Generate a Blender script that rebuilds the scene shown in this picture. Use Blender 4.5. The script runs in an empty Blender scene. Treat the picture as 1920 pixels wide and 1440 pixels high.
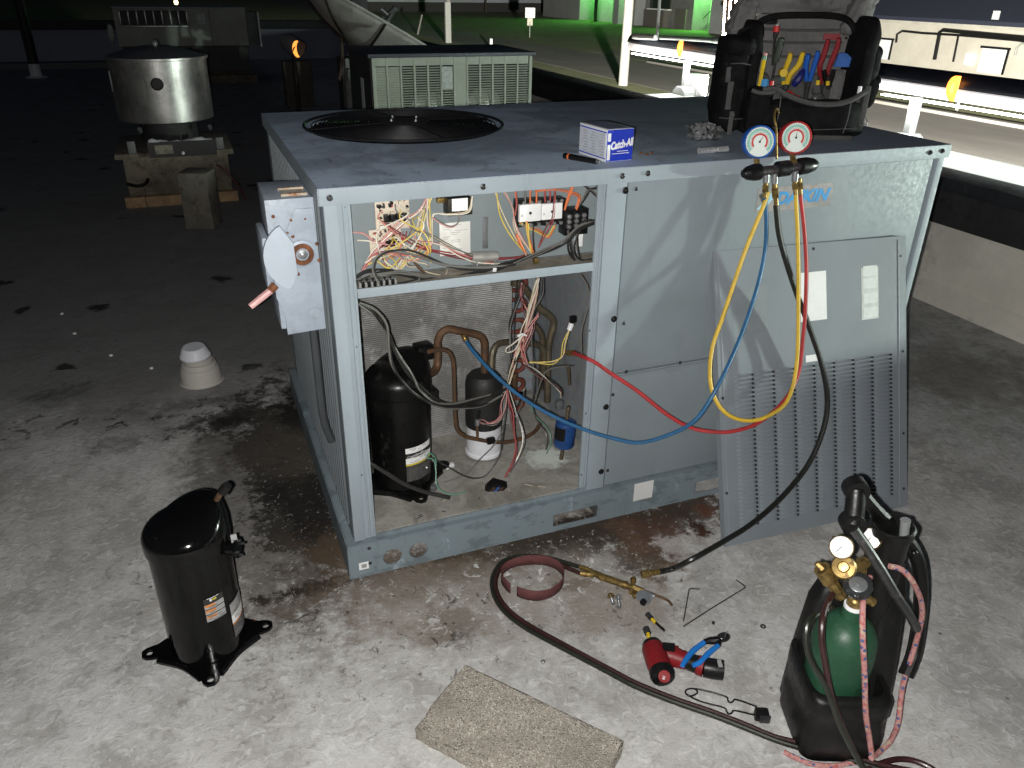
import bpy, bmesh, math, random
from mathutils import Matrix, Vector
random.seed(7)
scene = bpy.context.scene
C = scene.collection

# ---------------------------------------------------------------- camera
cam_d = bpy.data.cameras.new('camera')
cam = bpy.data.objects.new('camera', cam_d); C.objects.link(cam)
cam_d.sensor_fit = 'HORIZONTAL'; cam_d.sensor_width = 36.0; cam_d.lens = 27.7662
cam_d.clip_start = 0.02; cam_d.clip_end = 600
_r = [[0.929942, -0.367397, 0.015083], [0.153939, 0.426241, 0.891415], [-0.333932, -0.826643, 0.452936]]
cam.matrix_world = Matrix.Translation((-0.2532,-1.7548,1.4739)) @ Matrix(((_r[0][0], _r[1][0], _r[2][0]), (_r[0][1], _r[1][1], _r[2][1]), (_r[0][2], _r[1][2], _r[2][2]))).to_4x4()
scene.camera = cam

# ---------------------------------------------------------------- world: night sky
w = bpy.data.worlds.new('World'); scene.world = w; w.use_nodes = True
wn = w.node_tree.nodes; wl = w.node_tree.links
for n in list(wn): wn.remove(n)
wo = wn.new('ShaderNodeOutputWorld'); wb = wn.new('ShaderNodeBackground')
sky = wn.new('ShaderNodeTexSky'); sky.sky_type = 'NISHITA'; sky.sun_disc = False
sky.sun_elevation = math.radians(38); sky.sun_rotation = math.radians(250)
wl.new(sky.outputs[0], wb.inputs['Color']); wl.new(wb.outputs[0], wo.inputs[0])
wb.inputs['Strength'].default_value = 0.0032

# the moon-dim sun of this night scene
sd = bpy.data.lights.new('moon_light', 'SUN'); sd.energy = 0.004; sd.angle = math.radians(0.5); sd.color = (.75, .85, 1)
so = bpy.data.objects.new('moon_light', sd); C.objects.link(so)
so.rotation_euler = (math.radians(52), 0, math.radians(-110))

# the phone's flash beside the lens: the main light of the photograph
fd = bpy.data.lights.new('phone_flash', 'POINT'); fd.energy = 195; fd.color = (1, .985, .95); fd.shadow_soft_size = 0.006
fo = bpy.data.objects.new('phone_flash', fd); C.objects.link(fo)
fo.location = Vector((-0.2532,-1.7548,1.4739)) + Vector(_r[0]) * -.03 + Vector(_r[1]) * -.012 

vs = scene.view_settings
vs.view_transform = 'Standard'; vs.look = 'None'; vs.exposure = 0.0; vs.gamma = 1.0; vs.use_curve_mapping = False
scene.render.engine = 'CYCLES'
scene.cycles.use_denoising = True
scene.cycles.max_bounces = 5; scene.cycles.diffuse_bounces = 3; scene.cycles.glossy_bounces = 3
scene.cycles.transmission_bounces = 4; scene.cycles.transparent_max_bounces = 6
scene.cycles.sample_clamp_indirect = 3.0

# ---------------------------------------------------------------- node materials
class NT:
    def __init__(s, name):
        s.m = bpy.data.materials.new(name); s.m.use_nodes = True
        s.t = s.m.node_tree; s.n = s.t.nodes; s.l = s.t.links
        s.b = next(x for x in s.n if x.type == 'BSDF_PRINCIPLED')
        s.tc = s.n.new('ShaderNodeTexCoord')
        s.co = s.tc.outputs['Object']
    def set(s, i, v):
        if hasattr(v, 'is_linked') or hasattr(v, 'links'): s.l.new(v, s.b.inputs[i])
        else: s.b.inputs[i].default_value = v
    def world(s):
        g = s.n.new('ShaderNodeNewGeometry'); s.co = g.outputs['Position']; return s
    def noise(s, scale, detail=5, rough=.6, co=None, dist=0, col=False):
        n = s.n.new('ShaderNodeTexNoise'); n.inputs['Scale'].default_value = scale; n.inputs['Detail'].default_value = detail
        n.inputs['Roughness'].default_value = rough; n.inputs['Distortion'].default_value = dist
        s.l.new(co or s.co, n.inputs['Vector']); return n.outputs['Color' if col else 'Fac']
    def voro(s, scale, feat='F1', out='Distance', co=None, rnd=1):
        n = s.n.new('ShaderNodeTexVoronoi'); n.feature = feat; n.inputs['Scale'].default_value = scale; n.inputs['Randomness'].default_value = rnd
        s.l.new(co or s.co, n.inputs['Vector']); return n.outputs[out]
    def wave(s, scale, axis='X', dist=0, det=0, co=None):
        n = s.n.new('ShaderNodeTexWave'); n.bands_direction = axis; n.inputs['Scale'].default_value = scale
        n.inputs['Distortion'].default_value = dist; n.inputs['Detail'].default_value = det
        s.l.new(co or s.co, n.inputs['Vector']); return n.outputs['Fac']
    def mapr(s, v, a, b, c=0.0, d=1.0):
        n = s.n.new('ShaderNodeMapRange'); n.interpolation_type = 'SMOOTHSTEP'
        for i, x in zip(('From Min', 'From Max', 'To Min', 'To Max'), (a, b, c, d)): n.inputs[i].default_value = x
        s.l.new(v, n.inputs['Value']); return n.outputs[0]
    def math(s, op, a, b=None, clamp=False):
        n = s.n.new('ShaderNodeMath'); n.operation = op; n.use_clamp = clamp
        for i, x in enumerate((a, b)):
            if x is None: continue
            if isinstance(x, (int, float)): n.inputs[i].default_value = x
            else: s.l.new(x, n.inputs[i])
        return n.outputs[0]
    def mix(s, f, a, b, mode='MIX'):
        n = s.n.new('ShaderNodeMix'); n.data_type = 'RGBA'; n.blend_type = mode
        for i, x in ((0, f), (6, a), (7, b)):
            if isinstance(x, (int, float)): n.inputs[i].default_value = x
            elif isinstance(x, tuple): n.inputs[i].default_value = x if len(x) == 4 else (*x, 1)
            else: s.l.new(x, n.inputs[i])
        return n.outputs[2]
    def scale(s, v, co=None):
        n = s.n.new('ShaderNodeMapping'); n.inputs['Scale'].default_value = v; s.l.new(co or s.co, n.inputs['Vector']); return n.outputs[0]
    def xyz(s, co=None):
        n = s.n.new('ShaderNodeSeparateXYZ'); s.l.new(co or s.co, n.inputs[0]); return n.outputs
    def dist(s, p, sc=(1, 1, 1), co=None):
        a = s.n.new('ShaderNodeVectorMath'); a.operation = 'SUBTRACT'; s.l.new(co or s.co, a.inputs[0]); a.inputs[1].default_value = p
        b = s.n.new('ShaderNodeVectorMath'); b.operation = 'MULTIPLY'; s.l.new(a.outputs[0], b.inputs[0]); b.inputs[1].default_value = sc
        c = s.n.new('ShaderNodeVectorMath'); c.operation = 'LENGTH'; s.l.new(b.outputs[0], c.inputs[0]); return c.outputs['Value']
    def bump(s, h, strength=.3, distance=.002):
        n = s.n.new('ShaderNodeBump'); n.inputs['Strength'].default_value = strength; n.inputs['Distance'].default_value = distance
        s.l.new(h, n.inputs['Height']); s.l.new(n.outputs[0], s.b.inputs['Normal'])

def dk(c, k): return (c[0] * k, c[1] * k, c[2] * k)
MATS = {}
def mat(name, col, rough=.5, metal=0.0, var=.12, scale=9, bump=0.0, bscale=120, col2=None, coat=0.0, amt=.5, spec=None):
    """plain surface with uneven colour, gloss and fine relief"""
    if name in MATS: return MATS[name]
    t = NT(name)
    f = t.mapr(t.noise(scale, 6, .65), .32, .68)
    g = t.noise(scale * 7, 4, .7)
    c = t.mix(f, dk(col, 1 - var), dk(col, 1 + var * .6))
    c = t.mix(t.mapr(g, .35, .75, 0, .35), c, dk(col, 1 - var * 1.4))
    if col2: c = t.mix(t.mapr(t.noise(scale * 1.7, 7, .7), .62 - amt * .25, .78 - amt * .25), c, col2)
    t.set('Base Color', c)
    t.set('Roughness', t.mapr(g, .3, .7, max(.03, rough - .08), min(1, rough + .1)))
    t.set('Metallic', metal)
    if spec is not None: t.set('Specular IOR Level', spec)
    if coat: t.set('Coat Weight', coat); t.set('Coat Roughness', .08)
    if bump: t.bump(t.noise(bscale, 4, .6), bump, .002)
    MATS[name] = t.m; return t.m
def emit(name, col, st):
    if name in MATS: return MATS[name]
    t = NT(name); t.set('Base Color', (*col, 1)); t.set('Emission Color', (*col, 1)); t.set('Emission Strength', st)
    MATS[name] = t.m; return t.m

# ---------------------------------------------------------------- mesh helpers
def cr(pts, k=6, closed=False):
    P = [Vector(p) for p in pts]
    if len(P) < 3 or k < 2: return P
    out = []; n = len(P)
    for i in range(n if closed else n - 1):
        p1, p2 = P[i], P[(i + 1) % n]
        p0 = P[i - 1] if (i > 0 or closed) else p1 * 2 - p2
        p3 = P[(i + 2) % n] if (i + 2 < n or closed) else p2 * 2 - p1
        for j in range(k):
            t = j / k
            out.append(.5 * ((2 * p1) + (p2 - p0) * t + (2 * p0 - 5 * p1 + 4 * p2 - p3) * t * t + (3 * p1 - p0 - 3 * p2 + p3) * t ** 3))
    if not closed: out.append(P[-1])
    return out
def frame(o, x, y=None, z=None):
    """matrix with origin o and x axis along x; y roughly along y (or z roughly along z)"""
    o = Vector(o); X = Vector(x).normalized()
    if y is not None: Z = X.cross(Vector(y)).normalized(); Y = Z.cross(X)
    else: Y = Vector(z).cross(X).normalized(); Z = X.cross(Y)
    return Matrix(((X.x, Y.x, Z.x, o.x), (X.y, Y.y, Z.y, o.y), (X.z, Y.z, Z.z, o.z), (0, 0, 0, 1)))
def rz(loc, deg): return Matrix.Translation(loc) @ Matrix.Rotation(math.radians(deg), 4, 'Z')

class B:
    def __init__(s, M=None): s.bm = bmesh.new(); s.M = M or Matrix()
    def _v(s, p): return s.bm.verts.new(s.M @ Vector(p))
    def _f(s, vs):
        try: return s.bm.faces.new(vs)
        except ValueError: return None
    def box(s, a, b, bev=0.0, R=None):
        x0, y0, z0 = a; x1, y1, z1 = b
        if x0 > x1: x0, x1 = x1, x0
        if y0 > y1: y0, y1 = y1, y0
        if z0 > z1: z0, z1 = z1, z0
        v = []
        for p in ((x0, y0, z0), (x1, y0, z0), (x1, y1, z0), (x0, y1, z0), (x0, y0, z1), (x1, y0, z1), (x1, y1, z1), (x0, y1, z1)):
            p = Vector(p)
            if R is not None: p = R @ p
            v.append(s._v(p))
        fs = [s._f([v[i] for i in q]) for q in ((3, 2, 1, 0), (4, 5, 6, 7), (0, 1, 5, 4), (1, 2, 6, 5), (2, 3, 7, 6), (3, 0, 4, 7))]
        if bev:
            es = list({e for f in fs for e in f.edges})
            bmesh.ops.bevel(s.bm, geom=es, offset=bev, segments=2, affect='EDGES', profile=.6)
        return s
    def cbox(s, c, d, bev=0.0, R=None):
        M = Matrix.Translation(c) @ (R.to_4x4() if R is not None else Matrix())
        return s.box((-d[0] / 2, -d[1] / 2, -d[2] / 2), (d[0] / 2, d[1] / 2, d[2] / 2), bev, M)
    def ring(s, c, X, Y, r, n, ry=None):
        ry = r if ry is None else ry
        return [s._v(c + X * (r * math.cos(2 * math.pi * i / n)) + Y * (ry * math.sin(2 * math.pi * i / n))) for i in range(n)]
    def cyl(s, p0, p1, r0, r1=None, n=14, caps=True):
        r1 = r0 if r1 is None else r1
        p0, p1 = Vector(p0), Vector(p1); d = (p1 - p0).normalized()
        X = d.orthogonal().normalized(); Y = d.cross(X)
        a = s.ring(p0, X, Y, r0, n); b = s.ring(p1, X, Y, r1, n)
        for i in range(n): s._f([a[i], a[(i + 1) % n], b[(i + 1) % n], b[i]])
        if caps: s._f(a[::-1]); s._f(b)
        return s
    def tube(s, pts, r, n=8, k=5, closed=False, flat=None):
        P = cr(pts, k, closed)
        m = len(P); R = r if isinstance(r, (list, tuple)) else None
        T = []
        for i in range(m):
            a = P[i - 1] if (i > 0 or closed) else P[i]; b = P[(i + 1) % m] if (i < m - 1 or closed) else P[i]
            T.append((b - a).normalized() if (b - a).length > 1e-9 else Vector((0, 0, 1)))
        X = T[0].orthogonal().normalized()
        if flat is not None: X = (Vector(flat) - T[0] * T[0].dot(Vector(flat))).normalized()
        rings = []
        for i in range(m):
            if flat is not None: X = Vector(flat)
            X = (X - T[i] * T[i].dot(X)); X = X.normalized() if X.length > 1e-6 else T[i].orthogonal().normalized()
            Y = T[i].cross(X)
            if R:
                q = i / (m - 1) * (len(R) - 1); j = min(int(q), len(R) - 2); rr = R[j] + (R[j + 1] - R[j]) * (q - j)
            else: rr = r
            rings.append(s.ring(P[i], X, Y, rr, n))
        for i in range(m if closed else m - 1):
            a, b = rings[i], rings[(i + 1) % m]
            for j in range(n): s._f([a[j], a[(j + 1) % n], b[(j + 1) % n], b[j]])
        if not closed: s._f(rings[0][::-1]); s._f(rings[-1])
        return s
    def lathe(s, prof, n=28, o=(0, 0, 0), axis=(0, 0, 1), cap=True):
        o = Vector(o); Z = Vector(axis).normalized(); X = Z.orthogonal().normalized(); Y = Z.cross(X)
        rings = []
        for r, z in prof:
            rings.append([s._v(o + Z * z)] if r < 1e-6 else s.ring(o + Z * z, X, Y, r, n))
        for a, b in zip(rings, rings[1:]):
            for i in range(n):
                j = (i + 1) % n
                if len(a) == 1 and len(b) == 1: continue
                if len(a) == 1: s._f([a[0], b[j], b[i]][::-1])
                elif len(b) == 1: s._f([a[i], a[j], b[0]])
                else: s._f([a[i], a[j], b[j], b[i]])
        if cap:
            if len(rings[0]) > 1: s._f(rings[0][::-1])
            if len(rings[-1]) > 1: s._f(rings[-1])
        return s
    def ext(s, poly, z0, z1, F=None, bev=0.0):
        F = F or Matrix()
        a = [s._v(F @ Vector((x, y, z0))) for x, y in poly]; b = [s._v(F @ Vector((x, y, z1))) for x, y in poly]
        n = len(poly); fs = [s._f(a[::-1]), s._f(b)]
        for i in range(n): fs.append(s._f([a[i], a[(i + 1) % n], b[(i + 1) % n], b[i]]))
        if bev:
            fs = [f for f in fs if f]
            es = list({e for f in fs[:2] for e in f.edges})
            bmesh.ops.bevel(s.bm, geom=es, offset=bev, segments=2, affect='EDGES', profile=.6)
        return s
    def sph(s, c, r, sc=(1, 1, 1), n=14, R=None):
        c = Vector(c); m = n // 2; rings = []
        def pt(a, b):
            p = Vector((sc[0] * math.sin(a) * math.cos(b), sc[1] * math.sin(a) * math.sin(b), sc[2] * math.cos(a))) * r
            if R is not None: p = R @ p
            return s._v(c + p)
        for i in range(m + 1):
            a = math.pi * i / m
            rings.append([pt(a, 0)] if i in (0, m) else [pt(a, 2 * math.pi * j / n) for j in range(n)])
        for a, b in zip(rings, rings[1:]):
            for i in range(n):
                j = (i + 1) % n
                if len(a) == 1: s._f([a[0], b[i], b[j]])
                elif len(b) == 1: s._f([a[i], b[0], a[j]])
                else: s._f([a[i], b[i], b[j], a[j]])
        return s
    def face(s, pts): s._f([s._v(p) for p in pts]); return s
    def grid(s, fn, nu, nv):
        g = [[s._v(fn(i / nu, j / nv)) for j in range(nv + 1)] for i in range(nu + 1)]
        for i in range(nu):
            for j in range(nv): s._f([g[i][j], g[i + 1][j], g[i + 1][j + 1], g[i][j + 1]])
        return s
    def plate(s, outer, holes, t, F=None, bev=0.0):
        """flat plate with real holes, thickness t downwards from the frame's z = 0"""
        cu = bpy.data.curves.new('p', 'CURVE'); cu.dimensions = '2D'; cu.fill_mode = 'BOTH'; cu.extrude = t / 2
        for poly in [outer] + holes:
            sp = cu.splines.new('POLY'); sp.points.add(len(poly) - 1); sp.use_cyclic_u = True
            for q, (x, y) in zip(sp.points, poly): q.co = (x, y, 0, 1)
        o = bpy.data.objects.new('p', cu); C.objects.link(o)
        dg = bpy.context.evaluated_depsgraph_get(); me = bpy.data.meshes.new_from_object(o.evaluated_get(dg))
        me.transform(s.M @ (F or Matrix()) @ Matrix.Translation((0, 0, -t / 2)))
        s.bm.from_mesh(me); bmesh.ops.remove_doubles(s.bm, verts=s.bm.verts, dist=1e-6)
        bpy.data.objects.remove(o); bpy.data.meshes.remove(me); bpy.data.curves.remove(cu)
        return s
    def obj(s, name, m, parent=None, ang=35, kind=None, label=None, cat=None, group=None):
        bmesh.ops.recalc_face_normals(s.bm, faces=s.bm.faces)
        me = bpy.data.meshes.new(name); s.bm.to_mesh(me); s.bm.free()
        for p in me.polygons: p.use_smooth = True
        me.set_sharp_from_angle(angle=math.radians(ang))
        me.materials.append(m)
        o = bpy.data.objects.new(name, me); C.objects.link(o)
        if parent is not None:
            root = parent
            while root.parent: root = root.parent
            me.transform(Matrix.Translation(-root.location)); o.parent = parent
        if kind: o['kind'] = kind
        if label: o['label'] = label
        if cat: o['category'] = cat
        if group: o['group'] = group
        return o
def circ(x, y, r, n=24): return [(x + r * math.cos(2 * math.pi * i / n), y + r * math.sin(2 * math.pi * i / n)) for i in range(n)]
def rect(x0, y0, x1, y1): return [(x0, y0), (x1, y0), (x1, y1), (x0, y1)]
def rrect(x0, y0, x1, y1, r, n=5):
    o = []
    for cx, cy, a in ((x1 - r, y1 - r, 0), (x0 + r, y1 - r, 90), (x0 + r, y0 + r, 180), (x1 - r, y0 + r, 270)):
        o += [(cx + r * math.cos(math.radians(a + 90 * i / n)), cy + r * math.sin(math.radians(a + 90 * i / n))) for i in range(n + 1)]
    return o
def thing(name, label, cat, loc=(0, 0, 0), group=None):
    o = bpy.data.objects.new(name, None); C.objects.link(o); o.location = loc; o.empty_display_size = .05
    o['label'] = label; o['category'] = cat
    if group: o['group'] = group
    return o
def text(s, size, F, m, name, parent, ext=.0003, shear=0.0, bold=0.0, sx=1.0):
    cu = bpy.data.curves.new('t', 'FONT'); cu.body = s; cu.size = size; cu.extrude = ext; cu.shear = shear; cu.offset = bold; cu.resolution_u = 3
    cu.align_x = 'CENTER'; cu.align_y = 'CENTER'
    o = bpy.data.objects.new('t', cu); C.objects.link(o)
    dg = bpy.context.evaluated_depsgraph_get(); me = bpy.data.meshes.new_from_object(o.evaluated_get(dg))
    me.transform(F @ Matrix.Diagonal((sx, 1, 1, 1)))
    b = B(); b.bm.from_mesh(me); bpy.data.objects.remove(o); bpy.data.meshes.remove(me); bpy.data.curves.remove(cu)
    return b.obj(name, m, parent)
def lerp(a, b, t): return Vector(a) + (Vector(b) - Vector(a)) * t


# ================================================================ materials of the place
def roof_material():
    t = NT('roof membrane').world(); co = t.co
    big = t.noise(.9, 4, .6); mid = t.noise(4.2, 9, .70); fl = t.noise(12, 8, .62, dist=.5); fine = t.noise(46, 6, .75); tiny = t.noise(210, 3, .7)
    c = t.mix(t.mapr(big, .35, .65), (.54, .527, .510), (.46, .445, .425))
    c = t.mix(t.mapr(mid, .44, .60, 0, .75), c, (.29, .278, .262))
    c = t.mix(t.mapr(t.noise(2.4, 7, .65), .50, .62, 0, .5), c, (.37, .35, .322))
    wr = t.noise(30, 5, .62, dist=1.3)
    c = t.mix(t.mapr(wr, .54, .66, 0, .5), c, (.66, .65, .635))
    c = t.mix(t.mapr(wr, .34, .45, .55, 0), c, (.31, .295, .275))
    ln = t.math('ABSOLUTE', t.math('SUBTRACT', t.noise(16, 3, .5, dist=2.0), .5))
    c = t.mix(t.math('MULTIPLY', t.mapr(ln, .0, .016, .7, 0), t.mapr(t.noise(5.1, 4), .46, .62)), c, (.26, .245, .225))
    c = t.mix(t.mapr(t.noise(21, 3, .55, dist=2.4), .65, .70, 0, .5), c, (.24, .225, .21))
    c = t.mix(t.mapr(fl, .53, .57, 0, .18), c, (.68, .67, .65))
    c = t.mix(t.mapr(fine, .52, .70, 0, .35), c, (.33, .315, .295))
    pit = t.mapr(t.voro(55, 'F1'), .06, .13, .75, 0)
    c = t.mix(t.math('MULTIPLY', pit, t.mapr(t.noise(8, 3), .5, .6)), c, (.20, .185, .165))
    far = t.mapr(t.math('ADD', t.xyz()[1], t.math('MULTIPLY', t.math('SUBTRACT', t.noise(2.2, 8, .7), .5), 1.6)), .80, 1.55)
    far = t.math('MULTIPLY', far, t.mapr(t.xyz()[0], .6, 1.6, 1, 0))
    c = t.mix(.78, c, t.mix(far, c, (.155, .152, .147)))  # older grey membrane past the coating edge, darkened further for flash falloff
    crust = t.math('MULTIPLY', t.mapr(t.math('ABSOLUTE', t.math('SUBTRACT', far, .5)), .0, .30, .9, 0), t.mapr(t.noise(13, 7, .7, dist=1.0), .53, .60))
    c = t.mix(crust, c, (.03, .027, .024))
    # standing water grime round the unit: dark cores with brown fringes
    wob = t.math('MULTIPLY', t.math('SUBTRACT', t.noise(6, 8, .72), .5), .75)
    wob2 = t.math('MULTIPLY', t.math('SUBTRACT', t.noise(30, 6, .75), .5), .42)
    ww = t.math('ADD', wob, wob2)
    def blob(p, sc, r0, r1, a):
        return t.mapr(t.math('ADD', t.dist(p, (sc[0], sc[1], 0)), ww), r0, r1, a, 0)
    brown = (.10, .068, .042); black = (.016, .014, .012); red = (.13, .05, .028); tan = (.25, .215, .18); dkb = (.045, .033, .024)
    grit = t.math('MULTIPLY', t.math('SUBTRACT', t.noise(75, 5, .75), .5), .25)
    def halo(p, sc, r0, r1, a):
        return t.mapr(t.math('ADD', t.math('ADD', t.dist(p, (sc[0], sc[1], 0)), ww), grit), r0, r1, a, 0)
    for p, sc, r0, r1, a, k in [((-.20, .50, 0), (1.7, .60), .28, .52, .75, (.10, .088, .075)), ((-.12, .62, 0), (2.0, .55), .24, .34, .92, (.026, .022, .018)), ((-.07, .30, 0), (3.4, .8), .20, .28, .95, (.016, .013, .011)), ((-.12, .04, 0), (2.0, 1.4), .10, .28, .7, (.07, .055, .042)),
        ((-0.2699,1.0286,0), (.9, 2.0), .12, .24, .85, (.04, .035, .03)), ((.45, -.05, 0), (.55, 2.6), .20, .44, .75, (.12, .095, .072)), ((.35, -.015, 0), (.5, 6), .22, .32, .95, (.022, .016, .012)), ((.55, -.06, 0), (.55, 4.2), .16, .28, .85, (.045, .032, .023)),
        ((.95, -.09, 0), (.8, 2.6), .16, .28, .9, (.055, .036, .025)), ((.80, -.20, 0), (3.0, 1.5), .12, .21, .92, (.045, .030, .021)), ((0.5437,-0.2572,0), (1.3, 6), .05, .13, .9, (.06, .045, .035)), ((0.1838,-0.2795,0), (2.2, 2.2), .08, .2, .75, (.10, .088, .075))]:
        c = t.mix(halo(p, sc, r0, r1, a), c, k)
    for p, sc, r0, r1, a, k in [
        ((0.0375,0.8526,0), (1.6, .75), .22, .46, .75, (.09, .078, .062)), ((-0.0124,1.0465,0), (1.5, .8), .06, .24, .95, black), ((-0.0066,0.429,0), (2.2, 1.6), .12, .28, .95, black),
        ((-0.1628,0.4551,0), (2.2, 1.6), .06, .22, .9, black), ((-0.2713,1.0076,0), (1.5, 2.2), .0, .20, .9, black), ((-0.1664,0.7298,0), (1.3, 1.4), .05, .30, .7, (.07, .06, .05)),
        ((-0.6686,0.9901,0), (1.1, 1.8), .0, .14, .4, black), ((-0.8644,1.4739,0), (.8, 1.5), .0, .13, .4, black), ((-0.4539,1.2069,0), (.8, 2.5), .02, .2, .5, (.06, .052, .045)),
        ((-0.0266,0.0942,0), (1.5, 1.5), .05, .26, .7, brown),
        ((.25, -.06, 0), (.7, 3.0), .10, .30, .85, brown), ((.62, -.05, 0), (.7, 3.4), .12, .30, .95, dkb), ((.95, -.06, 0), (.9, 3), .08, .26, .9, dkb),
        ((.06, -.05, 0), (2.4, 3.2), .06, .2, .9, dkb), ((0.7788,-0.1811,0), (3.2, 1.5), .08, .24, .95, brown), ((0.708,-0.115,0), (2, 3), .05, .20, .9, dkb),
        ((0.7305,-0.2513,0), (4, 2.4), .06, .18, .95, dkb), ((0.5437,-0.2572,0), (1.6, 6), .04, .15, .9, brown), ((1.0051,-0.1429,0), (3.2, 3.2), .04, .16, .95, (.03, .014, .010)), ((1.083,-0.0989,0), (3, 3), .05, .2, .7, red),
        ((0.8785,-0.1651,0), (1.8, 1.8), .1, .3, .35, red), ((0.8148,-0.2706,0), (2.5, 3), .0, .2, .8, brown), ((0.1931,-0.2729,0), (2.6, 2.2), .05, .20, .85, (.10, .085, .07)), ((0.2012,-0.3357,0), (3, 3), .0, .15, .9, dkb),
        ((0.1402,-0.1575,0), (1.2, 1.4), .1, .35, .6, tan), ((0.4137,-0.2822,0), (.9, 1.5), .1, .40, .55, tan), ((0.6142,-0.3576,0), (1.2, 1.8), .1, .3, .6, tan), ((0.0615,-0.0601,0), (1.6, 1.6), .08, .28, .35, (.22, .17, .14)),
        ((2.6464,0.3884,0), (.9, .9), .1, .45, .6, (.17, .15, .125)), ((3.6036,1.0097,0), (1.5, .5), .2, .6, .5, (.16, .145, .125))]:
        c = t.mix(blob(p, sc, r0, r1, a), c, k)
    # chalky flakes of old coating in front of the unit
    flk = t.math('MULTIPLY', t.mapr(t.noise(24, 8, .74, dist=.9), .57, .60), t.mapr(t.math('ADD', t.dist((0.4466,-0.2046,0), (.95, 2.0, 0)), wob), .16, .40, 1, 0))
    c = t.mix(flk, c, (.66, .65, .63))
    # scattered tar spots
    sp = t.voro(4.2, 'F1', co=t.mix(.14, co, t.noise(11, 3, .5, col=True)))
    c = t.mix(t.math('MULTIPLY', t.mapr(sp, .13, .22, .92, 0), t.math('MULTIPLY', far, t.mapr(t.noise(1.3, 3), .44, .52))), c, (.022, .02, .018))
    sp2 = t.mapr(t.voro(17, 'F1'), .06, .11, .85, 0)
    c = t.mix(t.math('MULTIPLY', sp2, t.mapr(t.noise(1.9, 3), .52, .60)), c, (.05, .045, .04))
    near = t.mapr(t.dist((.3, .15, 0), (.8, 1.0, 0)), .45, 1.0, 1, 0)
    c = t.mix(t.math('MULTIPLY', near, t.mapr(t.noise(19, 9, .78, dist=.7), .57, .63, 0, .85)), c, (.05, .042, .034))
    c = t.mix(t.math('MULTIPLY', near, t.mapr(t.noise(52, 5, .7, dist=1.2), .62, .66, 0, .7)), c, (.62, .61, .59))
    c = t.mix(1.0, c, (.94, .95, .965), 'MULTIPLY')
    t.set('Base Color', c)
    t.set('Roughness', t.mapr(mid, .3, .7, .62, .92)); t.set('Specular IOR Level', .3)
    h = t.math('ADD', t.math('MULTIPLY', wr, .8), t.math('ADD', t.math('MULTIPLY', fine, .45), t.math('MULTIPLY', tiny, .15)))
    t.bump(h, .6, .007)
    return t.m
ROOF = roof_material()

def lid_material():
    t = NT('dusty painted lid').world()
    a = t.noise(2.6, 6, .62, dist=.6); b = t.noise(9, 7, .68, dist=1.0); f = t.noise(70, 4, .7)
    c = t.mix(t.mapr(a, .42, .58), (.27, .33, .42), (.45, .55, .69))
    c = t.mix(t.mapr(b, .55, .68, 0, .6), c, (.20, .22, .26))
    c = t.mix(t.mapr(t.noise(24, 5, .7, t.scale((1, .35, 1))), .62, .74, 0, .85), c, (.10, .105, .12))
    c = t.mix(t.mapr(f, .5, .8, 0, .3), c, (.70, .76, .82))
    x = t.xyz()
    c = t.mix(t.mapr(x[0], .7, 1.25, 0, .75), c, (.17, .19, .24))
    t.set('Base Color', c); t.set('Roughness', t.mapr(b, .3, .7, .5, .75)); t.bump(f, .08, .001)
    return t.m
LID = lid_material()

def paint_material(name, col, drip=.25, scuff=0):
    t = NT(name).world()
    a = t.noise(3.2, 6, .6); s = t.noise(7, 6, .7, t.scale((3.5, 3.5, .45))); f = t.noise(90, 4, .7); m = t.noise(16, 6, .7, dist=.5)
    c = t.mix(t.mapr(a, .3, .7), dk(col, .90), dk(col, 1.06))
    c = t.mix(t.mapr(s, .55, .75, 0, drip), c, dk(col, .62))
    c = t.mix(t.mapr(m, .62, .74, 0, .35), c, dk(col, .68))
    c = t.mix(t.mapr(t.voro(46, 'F1'), .04, .075, .5, 0), c, dk(col, .6))
    c = t.mix(t.mapr(t.noise(17, 9, .78, dist=.6), .64, .68, 0, .45), c, dk(col, .72))
    c = t.mix(t.mapr(t.noise(9, 8, .75, t.scale((1, 1, 5))), .66, .69, 0, .4), c, dk(col, 1.35))
    if scuff:
        c = t.mix(t.mapr(t.noise(9, 8, .72, t.scale((1, 1, 2.2))), .52, .58, 0, scuff), c, dk(col, .55))
        c = t.mix(t.mapr(t.noise(13, 7, .7, t.scale((1, 1, .6))), .60, .66, 0, scuff), c, dk(col, 1.7))
    t.set('Base Color', c); t.set('Roughness', t.mapr(f, .3, .7, .5, .66)); t.set('Specular IOR Level', .35)
    return t.m
PAINT = paint_material('grey cabinet paint', (.190, .222, .242), .35)
POSTP = paint_material('pale frame paint', (.255, .297, .328), .35)
PAINT2 = paint_material('grey panel paint', (.185, .208, .232), .25)
RAILP = paint_material('grey base rail paint', (.175, .215, .238), .5, .55)

def coil_material():
    t = NT('coil fins').world(); x = t.xyz()
    ho = t.wave(48, 'Z', 1.0, 2); ve = t.wave(110, 'X')
    st = t.noise(10, 6, .7, t.scale((4, 1, .5))); b = t.noise(5, 6, .7)
    c = t.mix(t.mapr(ho, .2, .8), (.27, .265, .26), (.52, .51, .50))
    c = t.mix(t.mapr(ve, .1, .5, .25, 0), c, (.07, .07, .07))
    c = t.mix(t.mapr(b, .42, .6, 0, .7), c, (.13, .125, .115))
    c = t.mix(t.mapr(t.noise(26, 6, .75), .55, .7, 0, .6), c, (.50, .49, .48))
    c = t.mix(t.mapr(st, .66, .76, 0, .6), c, (.55, .55, .54))
    t.set('Base Color', c); t.set('Roughness', .5); t.set('Metallic', .35)
    t.bump(t.math('ADD', ho, ve), .5, .002); return t.m
COIL = coil_material()

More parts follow.
